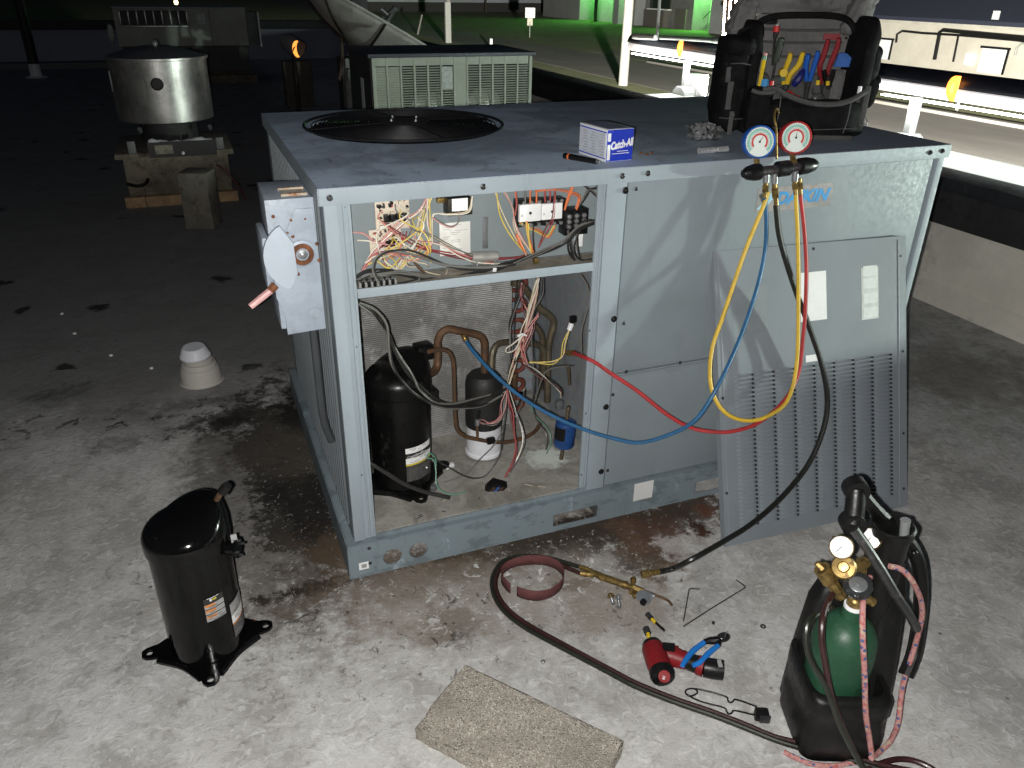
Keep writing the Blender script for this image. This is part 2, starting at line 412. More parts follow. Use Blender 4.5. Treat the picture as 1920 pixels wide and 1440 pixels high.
def galv_material():
    t = NT('galvanised steel').world()
    v = t.voro(70, 'F1', 'Color'); b = t.noise(7, 6, .7, t.scale((2, 2, .7)))
    c = t.mix(.25, (.27, .29, .31), v); c = t.mix(.72, c, (.36, .39, .42))
    c = t.mix(t.mapr(b, .5, .7, 0, .6), c, (.13, .13, .135)); c = t.mix(t.mapr(t.noise(12, 7, .75), .64, .74), c, (.5, .5, .5))
    t.set('Base Color', c); t.set('Metallic', .45); t.set('Roughness', .48); return t.m
GALV = galv_material()

def pan_material():
    t = NT('dirty floor pan').world()
    a = t.noise(9, 7, .7, dist=.6); f = t.noise(70, 6, .75)
    c = t.mix(t.mapr(a, .35, .68), (.34, .325, .295), (.19, .178, .155)); c = t.mix(t.mapr(f, .5, .75, 0, .6), c, (.10, .085, .07))
    c = t.mix(t.mapr(t.noise(30, 6, .7), .62, .72, 0, .6), c, (.42, .40, .36))
    d = t.math('ADD', t.dist((.66, .20, .118), (1, 1, 1)), t.math('MULTIPLY', t.math('SUBTRACT', t.noise(34, 6, .75), .5), .16))
    c = t.mix(t.mapr(d, .03, .085, .95, 0), c, (.62, .66, .62))
    t.set('Base Color', c); t.set('Roughness', .85); t.bump(f, .5, .003); return t.m
PAN = pan_material()

def stone_material(name, c1, c2, c3, sc=150):
    t = NT(name)
    v = t.voro(sc, 'F1', 'Color'); x = t.xyz(v); a = t.noise(7, 5, .6); d = t.voro(sc, 'F1')
    c = t.mix(t.mapr(x[0], .1, .9), c1, c2); c = t.mix(t.mapr(x[1], .78, .9), c, c3); c = t.mix(t.mapr(x[2], .8, .95), c, dk(c1, .5))
    c = t.mix(t.mapr(a, .42, .68, 0, .5), c, dk(c1, .55))
    t.set('Base Color', c); t.set('Roughness', .9); t.bump(t.math('ADD', t.math('MULTIPLY', d, 2), t.noise(300, 3, .6)), .6, .003); return t.m

def grass_material():
    t = NT('lawn').world()
    a = t.noise(.25, 4, .6); f = t.noise(6, 6, .8); s = t.noise(1.6, 6, .7)
    c = t.mix(t.mapr(a, .35, .65), (.11, .13, .045), (.16, .165, .065)); c = t.mix(t.mapr(f, .4, .7, 0, .7), c, (.05, .06, .022))
    c = t.mix(t.mapr(s, .55, .7, 0, .5), c, (.14, .125, .06))
    t.set('Base Color', c); t.set('Roughness', .95); t.bump(f, .8, .05); return t.m
def asphalt_material(name, col):
    t = NT(name).world()
    a = t.noise(.35, 5, .6, t.scale((1, .35, 1))); f = t.noise(9, 6, .8)
    c = t.mix(t.mapr(a, .35, .65), dk(col, .8), dk(col, 1.2)); c = t.mix(t.mapr(f, .45, .7, 0, .5), c, dk(col, .6))
    t.set('Base Color', c); t.set('Roughness', .9); t.bump(f, .3, .01); return t.m

BLACKP = mat('satin black paint', (.0028, .0028, .003), .10, 0, .3, 6, spec=.28)
BLACKOLD = mat('dull black paint', (.005, .005, .005), .34, 0, .4, 9, col2=(.03, .029, .027), amt=.2, spec=.25)
RUBBER = mat('black rubber', (.008, .0082, .008), .42, 0, .25, 20, .1, 200, spec=.3)
PLASTIC = mat('black plastic', (.007, .007, .0072), .34, 0, .3, 14, .12, 260, spec=.3)
STEELD = mat('dark steel', (.08, .08, .082), .4, .7, .3, 30)
STEEL = mat('bright steel', (.5, .5, .5), .3, .85, .25, 30)
ZINC = mat('zinc plated steel', (.30, .31, .32), .36, .7, .25, 30)
BRASS = mat('worn brass', (.36, .245, .085), .38, .8, .4, 40, col2=(.13, .082, .03), amt=.6)
COPPER = mat('tarnished copper', (.125, .066, .034), .55, .3, .4, 22, col2=(.075, .05, .032), amt=.55)
COPPERG = mat('greenish old copper', (.12, .095, .06), .5, .4, .35, 20, col2=(.065, .06, .045), amt=.5)
REDCOP = mat('red brown return bend', (.20, .055, .040), .42, .35, .3, 22)
WHITE = mat('white label stock', (.76, .76, .75), .55, 0, .06, 12)
WHITEP = mat('white plastic', (.72, .72, .73), .45, 0, .08, 10)
RUST = mat('rust', (.16, .058, .022), .85, 0, .5, 40, .4, 90)
DARK = mat('dark cavity', (.008, .008, .008), .8)
BLUEINK = mat('faded blue ink', (.02, .27, .60), .5, 0, .2, 30)
INKDK = mat('black ink', (.02, .02, .02), .6)
INKGREY = mat('grey print', (.30, .30, .30), .6)

# ================================================================ the roof and what bounds it
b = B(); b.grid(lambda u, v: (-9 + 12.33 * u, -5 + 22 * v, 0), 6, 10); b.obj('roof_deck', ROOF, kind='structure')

CONC = mat('rendered parapet', (.78, .73, .645), .85, 0, .14, 2.2, .25, 60, (.55, .505, .44), amt=.35)
COPING = mat('dark metal coping', (.022, .023, .027), .6, 0, .25, 5, .05, 60, (.05, .05, .055), amt=.3)
FLASH = mat('dark flashing', (.036, .037, .036), .8, 0, .3, 4, .1, 60, (.012, .012, .012), amt=.4)
par = thing('parapet_wall', 'low concrete parapet with dark metal coping beside the grey rooftop unit', 'parapet', (3.33, 3, 0))
b = B(); b.box((3.33, -5, -.02), (3.50, 17, .40)); b.obj('wall', CONC, par)
for i in range(7):      # flashing sheets and coping lengths with their joints
    y0 = -5 + i * 3.15
    B().box((3.322, y0, .385), (3.508, y0 + 3.146, .555), .003).obj('flashing_sheet', FLASH, par)
    B().box((3.300, y0 - 1.1, .557), (3.53, y0 + 2.046, .622), .006).obj('coping', COPING, par)
b = B(); b.ext([(0, 0), (.09, 0), (0, .09)], -5, 17, frame((3.33, 0, 0), (-1, 0, 0), z=(0, 1, 0))); b.obj('cant_strip', CONC, par)

far = thing('parapet_wall', 'far white parapet at the dark end of the roof', 'parapet', (-2, 16.6, 0))
B().box((-9, 16.4, -.02), (3.3, 16.6, .56)).obj('wall', mat('far parapet white', (.30, .32, .40), .8, 0, .1, .6), far)
B().box((-9, 16.34, .562), (3.28, 16.66, .72), .01).obj('coping', COPING, far)

bw = thing('building_wall', 'outer wall of the building below the roof edge', 'wall', (3.5, 3, -3))
B().box((3.34, -5.2, -3.05), (3.498, 17.2, -.03)).obj('wall', CONC, bw)

# ---------------------------------------------------------------- street level
GZ = -3.0
b = B(); b.grid(lambda u, v: (-60 + 360 * u, -80 + 480 * v, GZ), 4, 4); b.obj('ground', grass_material(), kind='structure')
ROAD = asphalt_material('road asphalt', (.125, .115, .105)); LOT = asphalt_material('car park asphalt', (.06, .06, .058)); KERB = asphalt_material('concrete kerb', (.17, .16, .145))
B().box((21.2, -60, GZ - .1), (28.0, 220, GZ + .012)).obj('road', ROAD, kind='structure')
B().box((28.004, -60, GZ - .1), (28.6, 46, GZ + .13), .02).obj('kerb', KERB, kind='structure')
B().box((28.62, 46, GZ - .1), (54, 56, GZ + .010)).obj('driveway', ROAD, kind='structure')
B().box((40, 56.1, GZ - .1), (110, 66, GZ + .008)).obj('loading_yard', LOT, kind='structure')
B().box((3.5, -20, GZ - .1), (12.4, 20, GZ + .016)).obj('pavement', KERB, kind='structure')


# ================================================================ the opened rooftop unit
UL, UD, UH = 1.824, 1.13, 1.07
FF = frame((0, 0, 0), (1, 0, 0), y=(0, 0, 1))          # x along the front, y up, z towards the technician
def FFy(y): return frame((0, y, 0), (1, 0, 0), y=(0, 0, 1))
unit = thing('rooftop_unit', 'grey packaged rooftop air conditioner with its front compartment open', 'air conditioner', (0, 0, 0))

FC = (.378, .735); FR = .292
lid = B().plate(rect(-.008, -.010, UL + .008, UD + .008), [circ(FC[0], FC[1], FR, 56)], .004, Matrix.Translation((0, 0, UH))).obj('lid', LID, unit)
b = B()
b.box((-.0085, -.0125, 1.032), (UL + .0085, -.0095, UH - .0005), .001)
b.obj('lid_flange', POSTP, unit)
B().box((-.011, -.009, 1.032), (-.0085, UD + .008, UH - .0005)).obj('lid_flange', POSTP, unit)
B().box((UL + .0085, -.009, 1.032), (UL + .011, UD + .008, UH - .0005)).obj('lid_flange', POSTP, unit)
B().box((-.008, UD + .0085, 1.032), (UL + .008, UD + .011, UH - .0005)).obj('lid_flange', POSTP, unit)

# fan and its wire guard
WIRE = mat('black coated wire', (.01, .01, .011), .4, .2, .3, 40)
guard = B().tube([(FC[0] + (FR + .012) * math.cos(a), FC[1] + (FR + .012) * math.sin(a), UH + .010) for a in [2 * math.pi * i / 40 for i in range(40)]], .0042, 8, 2, True).obj('fan_guard', WIRE, unit)
for i in range(22):
    r = .075 + i * (FR - .075) / 22
    zz = UH + .008 + .006 * (1 - (r / FR) ** 2)
    B().tube([(FC[0] + r * math.cos(a), FC[1] + r * math.sin(a), zz) for a in [2 * math.pi * j / 36 for j in range(36)]], .0017, 5, 1, True).obj('guard_ring', WIRE, guard)
for i in range(4):
    a = 2 * math.pi * i / 4 + .13
    P = [(FC[0] + r * math.cos(a), FC[1] + r * math.sin(a), UH + .0105 + .006 * (1 - (r / FR) ** 2)) for r in (.05, .12, .2, FR + .010)]
    B().tube(P, .0024, 5, 3).obj('guard_spoke', WIRE, guard)
b = B(); b.lathe([(0, 0), (.075, 0), (.078, .004), (.07, .008), (0, .009)], 28, (FC[0], FC[1], UH + .014)); b.obj('motor_plate', mat('motor plate', (.01, .01, .011), .6), guard)
for i in range(4):
    a = i * math.pi / 2 + .5
    B().lathe([(0, 0), (.005, 0), (.005, .003), (.0028, .0035), (.0028, .006), (0, .006)], 8, (FC[0] + .052 * math.cos(a), FC[1] + .052 * math.sin(a), UH + .0225)).obj('motor_bolt', STEEL, guard)
b = B(); n = 48
for z0, z1, r0, r1 in ((UH - .006, .86, FR - .001, FR - .012),):
    b.cyl((FC[0], FC[1], z0), (FC[0], FC[1], z1), r0, r1, n, False)
b.obj('fan_shroud', mat('shroud', (.005, .005, .0055), .7, 0, spec=.1), unit)
fan = B().lathe([(0, 0), (.07, 0), (.07, .09), (0, .09)], 24, (FC[0], FC[1], .93)).obj('fan_motor', mat('motor black', (.003, .003, .003), .7, spec=.1), unit)
for i in range(4):
    a0 = i * math.pi / 2 + .3
    b = B()
    b.grid(lambda u, v: (FC[0] + (.06 + .20 * u) * math.cos(a0 + (v - .5) * (.9 + .25 * u)), FC[1] + (.06 + .20 * u) * math.sin(a0 + (v - .5) * (.9 + .25 * u)), .985 + (v - .5) * .06), 5, 6)
    b.obj('fan_blade', mat('fan blade', (.004, .004, .0045), .7, spec=.1), fan)

# posts, panels, rails
post = B().box((.0, -.006, .112), (.030, .004, 1.031), .0015).box((.030, .000, .112), (.060, .005, 1.031)).tube([(.044, -.001, .118), (.044, -.001, 1.03)], .003, 6, 1).tube([(.055, .000, .118), (.055, .000, 1.03)], .002, 6, 1).obj('corner_post', POSTP, unit)
B().box((.0, .0045, .112), (.004, .055, 1.031)).obj('corner_post', PAINT, unit)
B().box((.700, -.006, .112), (.757, .006, 1.031), .0015).box((.679, .002, .112), (.700, .008, 1.031)).tube([(.690, .001, .118), (.690, .001, 1.03)], .003, 6, 1).obj('centre_post', POSTP, unit)
up = B().box((.7615, -.004, .4945), (1.782, .010, 1.030), .0015).tube([(.77, -.0045, .502), (1.775, -.0045, .502)], .0028, 6, 1).obj('front_panel', PAINT, unit, label='upper front panel with a faded maker\'s label')
lo = B().box((.7615, -.004, .116), (1.782, .010, .4895), .0015).obj('front_panel', PAINT, unit)
b = B(); b.ext([(.772, .478), (.930, .478), (.938, .468), (.972, .468), (.980, .478), (1.77, .478), (1.77, .486), (.772, .486)], .0045, .0075, FF); b.obj('panel_lip', PAINT, unit)
B().box((1.784, .002, .112), (1.800, .012, 1.031)).box((1.800, -.006, .112), (UL, .004, 1.031), .0015).obj('corner_post', POSTP, unit)
B().box((UL - .004, .0045, .112), (UL, UD, 1.031)).obj('end_panel', PAINT, unit)
B().box((.0, UD - .004, .112), (UL, UD, 1.031)).obj('rear_panel', PAINT, unit)
rail = B().plate(rect(-.022, .0, UL + .022, .106), [circ(.098, .046, .0265), circ(.172, .048, .0265), rect(.588, .018, .735, .062), rect(1.085, .018, 1.245, .062)], .004, FFy(-.022)).obj('base_rail', RAILP, unit)
B().box((-.022, -.0215, .1065), (UL + .022, .012, .1095)).box((.06, -.0055, .110), (.700, -.0025, .124)).obj('rail_top', RAILP, rail)
B().box((-.024, -.018, .0), (-.021, UD + .02, .106)).obj('base_rail', RAILP, unit)
B().box((-.0205, .0125, .1065), (.0, UD + .02, .1095)).obj('rail_top', RAILP, unit)
B().box((-.02, UD + .017, .0), (UL + .02, UD + .02, .106)).obj('base_rail', RAILP, unit)
B().box((UL + .021, -.018, .0), (UL + .024, UD + .02, .106)).obj('base_rail', RAILP, unit)
# fork pocket sleeves behind the openings
for x0, x1 in ((.588, .735), (1.085, 1.245)):
    B().box((x0 - .001, -.017, .0625), (x1 + .001, .5, .065)).box((x1, -.017, .016), (x1 + .003, .5, .0625)).obj('fork_pocket', mat('pocket', (.12, .12, .12), .6, .2), unit)

SIDEP = paint_material('grimy side bars', (.11, .125, .135), .5)
# left side: corner post, coil behind upright guard bars
B().box((.012, .06, .118), (.05, UD - .05, 1.025)).obj('condenser_coil', mat('grimy outer coil', (.045, .045, .045), .7, .2, .3, 6), unit)
B().box((.0, UD - .05, .112), (.004, UD - .0045, 1.031)).obj('corner_post', POSTP, unit)
for i in range(26):
    y = .075 + i * .0385
    B().box((-.003, y, .115), (.003, y + .009, 1.030)).obj('guard_bar', SIDEP, unit)

# inside: control compartment
CTL = paint_material('control box back', (.19, .22, .23), .1)
ctl = B().box((.056, .104, .822), (.86, .108, 1.064)).obj('control_box', CTL, unit)
B().box((.056, .008, .822), (.0585, .104, 1.06)).obj('side_plate', CTL, ctl)
SHELF = POSTP
sh = B().box((.058, .0035, .813), (.86, .1035, .819)).obj('shelf', mat('dusty shelf', (.27, .245, .20), .85, 0, .35, 12, .3, 120, (.16, .13, .09)), unit)
B().box((.061, -.001, .806), (.6785, .003, .829), .0008).obj('shelf_lip', SHELF, sh)
# inside: compressor compartment
B().box((.004, .0125, .1095), (.86, .62, .117)).obj('floor_pan', PAN, unit)
B().box((.05, .44, .118), (.628, .475, .812)).obj('evaporator_coil', COIL, unit)
B().box((.800, .0125, .1175), (.806, .66, .812)).obj('divider_wall', GALV, unit)
B().box((.60, .652, .118), (.7995, .656, .812)).obj('divider_wall', GALV, unit)
B().box((.0505, .10, .118), (.0535, .4395, .812)).obj('divider_wall', mat('dark wall', (.05, .05, .052), .6, .2), unit)
B().box((.004, .109, .8132), (.86, .66, .818)).obj('compartment_roof', mat('dark wall2', (.22, .23, .24), .6, .1), unit)
for i in range(9):
    x0, y0 = .640, .46
    z = .785 - i * .072
    P = [(x0 - .01, y0 - .012, z), (x0 + .02, y0 - .012, z), (x0 + .034, y0 - .012, z - .009), (x0 + .037, y0 - .012, z - .020), (x0 + .034, y0 - .012, z - .031), (x0 + .02, y0 - .012, z - .040), (x0 - .01, y0 - .012, z - .040)]
    B().tube(P, .0075, 8, 3).obj('return_bend', REDCOP, unit)

# screws on the face
def screw(p, r=.006, m=STEELD, parent=unit, ax=(0, -1, 0), washer=True):
    b = B()
    if washer: b.lathe([(0, 0), (r * 1.25, 0), (r * 1.25, r * .25), (r * .95, r * .4)], 14, p, ax, False)
    b.lathe([(r * .8, r * .25), (r * .8, r * .85), (r * .55, r), (r * .5, r * .7), (0, r * .7)], 8, p, ax, False)
    return b.obj('screw', m, parent)
for q in [(0.0144,-0.0128,1.0498),(0.3698,-0.0128,1.0492),(0.737,-0.0128,1.0498),(0.8097,-0.0128,1.0517),(1.7519,-0.0128,1.0512),(1.799,-0.0128,1.0532)]: screw(q, .0058)
for q in [(0.7531,-0.0062,1.0115),(0.7486,-0.0062,0.6632),(0.7452,-0.0062,0.3915),(0.7461,-0.0062,0.1709)]: screw(q, .0072, RUBBER)
for q in [(0.7848,-0.0042,1.0128),(0.7825,-0.0042,0.6452),(0.7659,-0.0042,0.4266),(0.769,-0.0042,0.1683),(0.9812,-0.0042,0.4935),(0.803,-0.0042,0.4935)]: screw(q, .0042)
for q in [(0.0464,0.0012,1.024),(0.0607,0.0012,0.849),(0.0484,0.0012,0.6835),(0.0434,0.0012,0.5457),(0.0351,0.0012,0.3177),(0.6718,0.0012,1.025),(0.6798,0.0012,0.6355),(0.685,0.0012,0.378),(0.6841,0.0012,0.169)]: screw(q, .0028, STEELD, washer=False)
for q in [(0.0346,-0.0222,0.0932),(0.0341,-0.0222,0.0418)]: screw(q, .004)

# maker's label, faded
lab = B().box((1.166, -.0046, .920), (1.424, -.0042, .986)).obj('label', mat('faded label', (.27, .255, .25), .6, 0, .25, 20), up)
text('DAIKIN', .047, frame((1.318, -.0049, .952), (1, 0, .0), y=(0, 0, 1)), BLUEINK, 'label_text', up, .0002, .25, .0022, 1.15)
b = B(); b.ext([(1.170, .968), (1.200, .980), (1.200, .955), (1.185, .945)], .005, .0053, FF); b.obj('label_mark', INKDK, up)
b = B(); b.ext([(1.168, .928), (1.215, .978), (1.238, .978), (1.196, .928)], .0049, .0052, FF); b.obj('label_mark', mat('pale blue', (.30, .52, .62), .5, 0, .2, 30), up)
# stickers on the rail
q0, q1 = (0.8579,-0.0226,0.107), (0.9254,-0.0226,0.0389)
B().box((q0[0], -.0226, q1[2] + .006), (q1[0], -.0222, q0[2] + .002)).obj('sticker', mat('grey white sticker', (.62, .62, .61), .6, 0, .06), rail)
B().box((.003, -.0226, .026), (.030, -.0222, .050)).obj('sticker', WHITE, rail)
B().box((.010, -.0229, .031), (.024, -.0227, .044)).obj('sticker_print', INKGREY, rail)

# ---------------------------------------------------------------- disconnect switch on the left side
DISC = mat('weathered switch box paint', (.31, .355, .415), .5, 0, .12, 14, .05, 100, (.24, .27, .31), amt=.4)
RED = mat('faded red handle', (.55, .30, .29), .5, 0, .15, 30)
DX0, DX1, DY0, DY1, DZ0, DZ1 = -.115, -.0125, .055, .25, .718, 1.036
dis = B().box((DX0, DY0 + .006, DZ0 + .01), (DX1, DY1, DZ1), .003).obj('disconnect_box', DISC, unit)
def DF(y): return frame((0, y, 0), (1, 0, 0), y=(0, 0, 1))
b = B(); b.ext([(DX0 - .003, DZ0 + .09), (DX0 - .003, DZ1 + .002), (DX1 + .001, DZ1 + .002), (DX1 + .001, DZ0), (DX0 + .012, DZ0 - .004), (DX0 + .012, DZ0 + .05)], 0, .0045, DF(DY0 + .0055), .0008); b.obj('cover', DISC, dis)
b = B(); b.ext([(DX0 + .028, DZ1 - .085), (DX0 + .060, DZ1 - .022), (DX1 - .002, DZ1 - .022), (DX1 - .002, DZ1 - .068), (DX0 + .05, DZ1 - .080)], 0, .004, DF(DY0 + .0008), .001); b.obj('cover_emboss', DISC, dis)
# the round shroud of the switch
cc = (-0.0528,0.05,0.909)
arc = [(cc[0] - .002 + .083 * math.cos(math.radians(a)) * .98, cc[2] + .083 * math.sin(math.radians(a))) for a in range(118, 254, 6)]
b = B(); b.ext(arc + [(cc[0] - .012, cc[2] - .042), (cc[0] - .014, cc[2] + .030)], 0, .013, DF(DY0 + .0005), .002); b.obj('shroud', mat('paler switch plate', (.42, .475, .54), .5, 0, .08, 10), dis)
b = B(); b.lathe([(.034, 0), (.034, .004), (.027, .006), (.025, .002)], 28, (cc[0] + .004, DY0 - .0005, cc[2]), (0, -1, 0), False); b.obj('hub', DISC, dis)
b = B(); b.lathe([(.0255, 0), (.0255, .0035), (.015, .005), (.015, .002)], 24, (cc[0] + .004, DY0 - .001, cc[2]), (0, -1, 0), False); b.obj('rust_ring', RUST, dis)
b = B(); b.lathe([(0, .004), (.0115, .004), (.0115, .006), (.006, .007), (.006, .011), (.004, .012), (0, .012)], 16, (cc[0] + .004, DY0 - .001, cc[2]), (0, -1, 0)); b.obj('knob', ZINC, dis)
h0, h1, h2 = (-0.1181,0.042,0.8471), (-0.1304,0.04,0.835), (-0.1799,0.028,0.8066)
b = B(); b.cyl(h0, h1, .0105, .0095, 8); b.obj('handle_stem', RUST, dis)
b = B(); b.tube([h1, lerp(h1, h2, .5), h2], [.0085, .0082, .0075], 8, 3); b.obj('handle', RED, dis)
for q in [(-0.1032,0.0538,1.0016),(-0.065,0.0538,0.9899),(-0.0343,0.0538,0.9909),(-0.0762,0.0538,0.9627),(-0.0655,0.0538,0.9531),(-0.0138,0.0538,0.9306),(-0.0127,0.0538,0.8909),(-0.0738,0.0538,0.8535),(-0.0631,0.0538,0.8627)]: 
    B().lathe([(0, 0), (.0042, 0), (.0042, .0012), (.0022, .0022), (0, .0022)], 10, q, (0, -1, 0)).obj('rivet', RUST, dis)
B().lathe([(.014, 0), (.014, .0012), (.012, .0014), (.012, .0004), (0, .0004)], 22, (-0.0351,0.0542,0.7604), (0, -1, 0)).obj('knockout', DISC, dis)
b = B(); 
b.box((-.078, .085, DZ1 + .0005), (-.020, .092, DZ1 + .006)).box((-.078, .145, DZ1 + .0005), (-.020, .152, DZ1 + .006)); b.obj('hasp', mat('rusty hasp', (.40, .33, .25), .8, 0, .3, 30, 0, 90, (.26, .10, .04), amt=.7), dis)
B().box((-.075, .092, DZ1 + .0004), (-.023, .145, DZ1 + .002)).obj('hasp_plate', mat('cream plate', (.5, .46, .40), .6, 0, .2, 30, 0, 90, (.28, .13, .06), amt=.5), dis)
B().box((DX0 - .018, .085, DZ0 + .10), (DX0 - .0005, DY1 - .02, DZ1 - .09), .008).obj('side_housing', DISC, dis)
b = B(); b.tube([(-.03, .16, DZ0 + .012), (-.03, .16, .60), (-.028, .165, .42), (-.01, .18, .33)], .011, 10, 4); b.obj('conduit', mat('grey conduit', (.045, .05, .055), .5, 0, .2), dis)


# ---------------------------------------------------------------- inside the control box
WC = {k: mat('wire ' + k, c, .42, 0, .12, 30) for k, c in dict(red=(.30, .045, .042), pink=(.50, .25, .235), salmon=(.48, .18, .13), white=(.66, .62, .52), yellow=(.62, .47, .10), orange=(.62, .15, .04), black=(.016, .016, .015), grey=(.13, .125, .115), green=(.10, .25, .17), cream=(.55, .46, .33), maroon=(.17, .04, .045), blue=(.05, .12, .35)).items()}
def wires(pts, cols, r=.0018, jit=.006, parent=ctl, k=5, ends=True):
    for i, c in enumerate(cols):
        ph = random.random() * 6.28
        P = []
        for j, p in enumerate(pts):
            s = jit * (1 if 0 < j < len(pts) - 1 else (.7 if ends else .25))
            P.append((p[0] + s * math.sin(ph + j * 1.1) + random.uniform(-.4, .4) * s, p[1] + s * .5 * math.cos(ph + j * .9), p[2] + s * math.cos(ph + j * 1.1) + random.uniform(-.4, .4) * s))
        B().tube(P, r, 6, k).obj('wire', WC[c], parent)
PCB = mat('cream circuit board', (.58, .50, .40), .5, 0, .15, 40)
def cbrect(p, q, y0, y1, name, m, bev=.0008):
    return B().box((p[0], y0, q[2]), (q[0], y1, p[2]), bev).obj(name, m, ctl)
random.seed(11)
for (p, q) in (((0.1347,0.098,1.0093), (0.2183,0.098,0.9371)), ((0.1166,0.098,0.9387), (0.1947,0.098,0.8819))):
    cbrect(p, q, .094, .098, 'circuit_board', PCB, .0004)
    w_, h_ = q[0] - p[0], p[2] - q[2]
    for i in range(26):
        x = p[0] + w_ * random.uniform(.04, .9); z = q[2] + h_ * random.uniform(.06, .9)
        d = random.uniform(.003, .011); e = random.uniform(.003, .008)
        B().box((x, .094 - random.uniform(.004, .012), z), (min(x + d, q[0] - .001), .0941, min(z + e, p[2] - .001)), .0005).obj('board_component', random.choice([PLASTIC, PLASTIC, WHITE, STEELD, PCB, WC['red']]), ctl)
    for i in range(4):
        x = p[0] + w_ * (.22 + .18 * i); z = q[2] + h_ * .30
        B().box((x, .076, z), (x + w_ * .14, .0941, z + h_ * .24), .001).obj('relay', PLASTIC, ctl)
# transformer with its label, paper, strap and capacitor
cbrect((0.3062,0.09,1.0072), (0.3678,0.09,0.9653), .060, .104, 'transformer', mat('transformer core', (.03, .026, .018), .45, .4, .3, 40), .002)
cbrect((0.3151,0.059,1.0077), (0.3553,0.059,0.9774), .058, .0596, 'transformer_label', WHITE, .0002)
cbrect((0.2878,0.09,1.0045), (0.3059,0.09,0.993), .085, .104, 'transformer_foot', BRASS, .001)
p_, q_ = (0.2952,0.102,0.9373), (0.376,0.102,0.8537)
pap = cbrect(p_, q_, .1025, .1035, 'wiring_sheet', mat('aged paper', (.68, .67, .63), .8, 0, .06, 20), .0001)
for i in range(15):
    z = p_[2] - (p_[2] - q_[2]) * (.08 + .058 * i)
    x = p_[0] + .008 + random.choice((0, 0, .022, .03)); B().box((x, .1021, z), (min(x + random.uniform(.012, .036), q_[0] - .004), .1024, z + .0011)).obj('print_line', INKGREY, ctl)
cbrect((0.4095,0.1,0.9438), (0.423,0.1,0.8629), .100, .1035, 'strap', ZINC, .0004)
c0, c1 = (0.3686,0.075,0.852), (0.4374,0.075,0.8467)
B().cyl(c0, c1, .0145, None, 18).obj('capacitor', mat('aluminium can', (.45, .43, .40), .45, .6, .2, 20), ctl)
B().box((c0[0] + .008, .055, .8195), (c0[0] + .011, .09, c0[2] - .008)).box((c1[0] - .010, .055, .8195), (c1[0] - .007, .09, c1[2] - .008)).obj('capacitor_clip', mat('clear clip', (.3, .31, .31), .3), ctl)
# contactors and power terminals
for a, c in ((1280, 1438), (1444, 1592)):
    pass
for p, q, lp, lq in (((0.4921,0.08,0.9862), (0.5622,0.08,0.9196), (0.4908,0.054,0.9795), (0.5488,0.054,0.9359)), ((0.5607,0.08,0.9845), (0.6231,0.08,0.918), (0.5512,0.054,0.9772), (0.6086,0.054,0.9365))):
    cbrect(p, q, .066, .104, 'contactor', PLASTIC, .0015)
    cbrect(lp, lq, .055, .066, 'contactor_face', WHITE, .001)
    xm, zm = (lp[0] + lq[0]) / 2, (lp[2] + lq[2]) / 2
    B().box((xm - .003, .0535, zm - .003), (xm + .003, .0552, zm + .003)).obj('contactor_button', PLASTIC, ctl)
    for i in range(3):
        B().box((lp[0] + .004 + i * .0022, .0546, zm - .008), (lp[0] + .005 + i * .0022, .0549, zm - .002)).obj('print_line', INKGREY, ctl)
    for i in range(3):
        for z in (p[2] - .004, q[2] + .005):
            x = p[0] + (q[0] - p[0]) * (.2 + .3 * i)
            B().lathe([(0, 0), (.005, 0), (.0045, .004), (0, .005)], 10, (x, .066, z), (0, -1, 0)).obj('terminal_screw', STEEL, ctl)
for i in range(3):
    p, q = [((0.6221,0.08,0.9535), (0.6456,0.08,0.8862)), ((0.6436,0.08,0.954), (0.6667,0.08,0.8862)), ((0.6644,0.08,0.9537), (0.6896,0.08,0.8859))][i]
    cbrect(p, q, .066, .104, 'terminal_block', PLASTIC, .001)
    for z in (.25, .45, .65):
        zz = p[2] + (q[2] - p[2]) * z
        B().lathe([(0, 0), (.0068, 0), (.0062, .006), (.002, .007), (0, .006)], 10, ((p[0] + q[0]) / 2, .0665, zz), (0, -1, 0)).obj('terminal_screw', STEEL, ctl)
cbrect((0.6719,0.102,0.8796), (0.6958,0.102,0.8405), .1026, .1036, 'sticker', WHITE, .0001)
# low voltage strip on the shelf
for i in range(13):
    x = .072 + i * .0072
    B().box((x, .030, .8195), (x + .0055, .060, .8315), .0006).obj('terminal_block', PLASTIC if i % 2 else mat('strip grey', (.25, .25, .24), .5), ctl)
    B().lathe([(0, 0), (.0022, 0), (.0022, .002), (0, .0022)], 8, (x + .0027, .040, .8316)).obj('terminal_screw', STEEL, ctl)
# wiring
wires([(0.2568,0.078,1.013),(0.2385,0.078,0.9843),(0.1996,0.078,0.9605),(0.1567,0.078,0.9234),(0.1221,0.078,0.8854),(0.0904,0.078,0.8434)], ['pink', 'white', 'salmon', 'pink', 'red'], .0016, .005)
wires([(0.2677,0.08,1.0117),(0.2486,0.08,0.9626),(0.2364,0.08,0.9188),(0.237,0.08,0.8873),(0.2059,0.08,0.8621),(0.1874,0.08,0.8427)], ['yellow', 'yellow', 'white', 'cream'], .0016, .007)
wires([(0.2611,0.075,1.0134),(0.2642,0.075,0.9522),(0.268,0.075,0.9033),(0.2508,0.075,0.8696),(0.2152,0.075,0.8626)], ['white', 'pink', 'yellow'], .0016, .006)
wires([(0.1442,0.072,0.9634),(0.1863,0.072,0.9292),(0.2333,0.072,0.897),(0.3037,0.072,0.8686),(0.3769,0.072,0.8495),(0.4678,0.072,0.8389),(0.522,0.072,0.8426)], ['maroon', 'red', 'maroon'], .0018, .004)
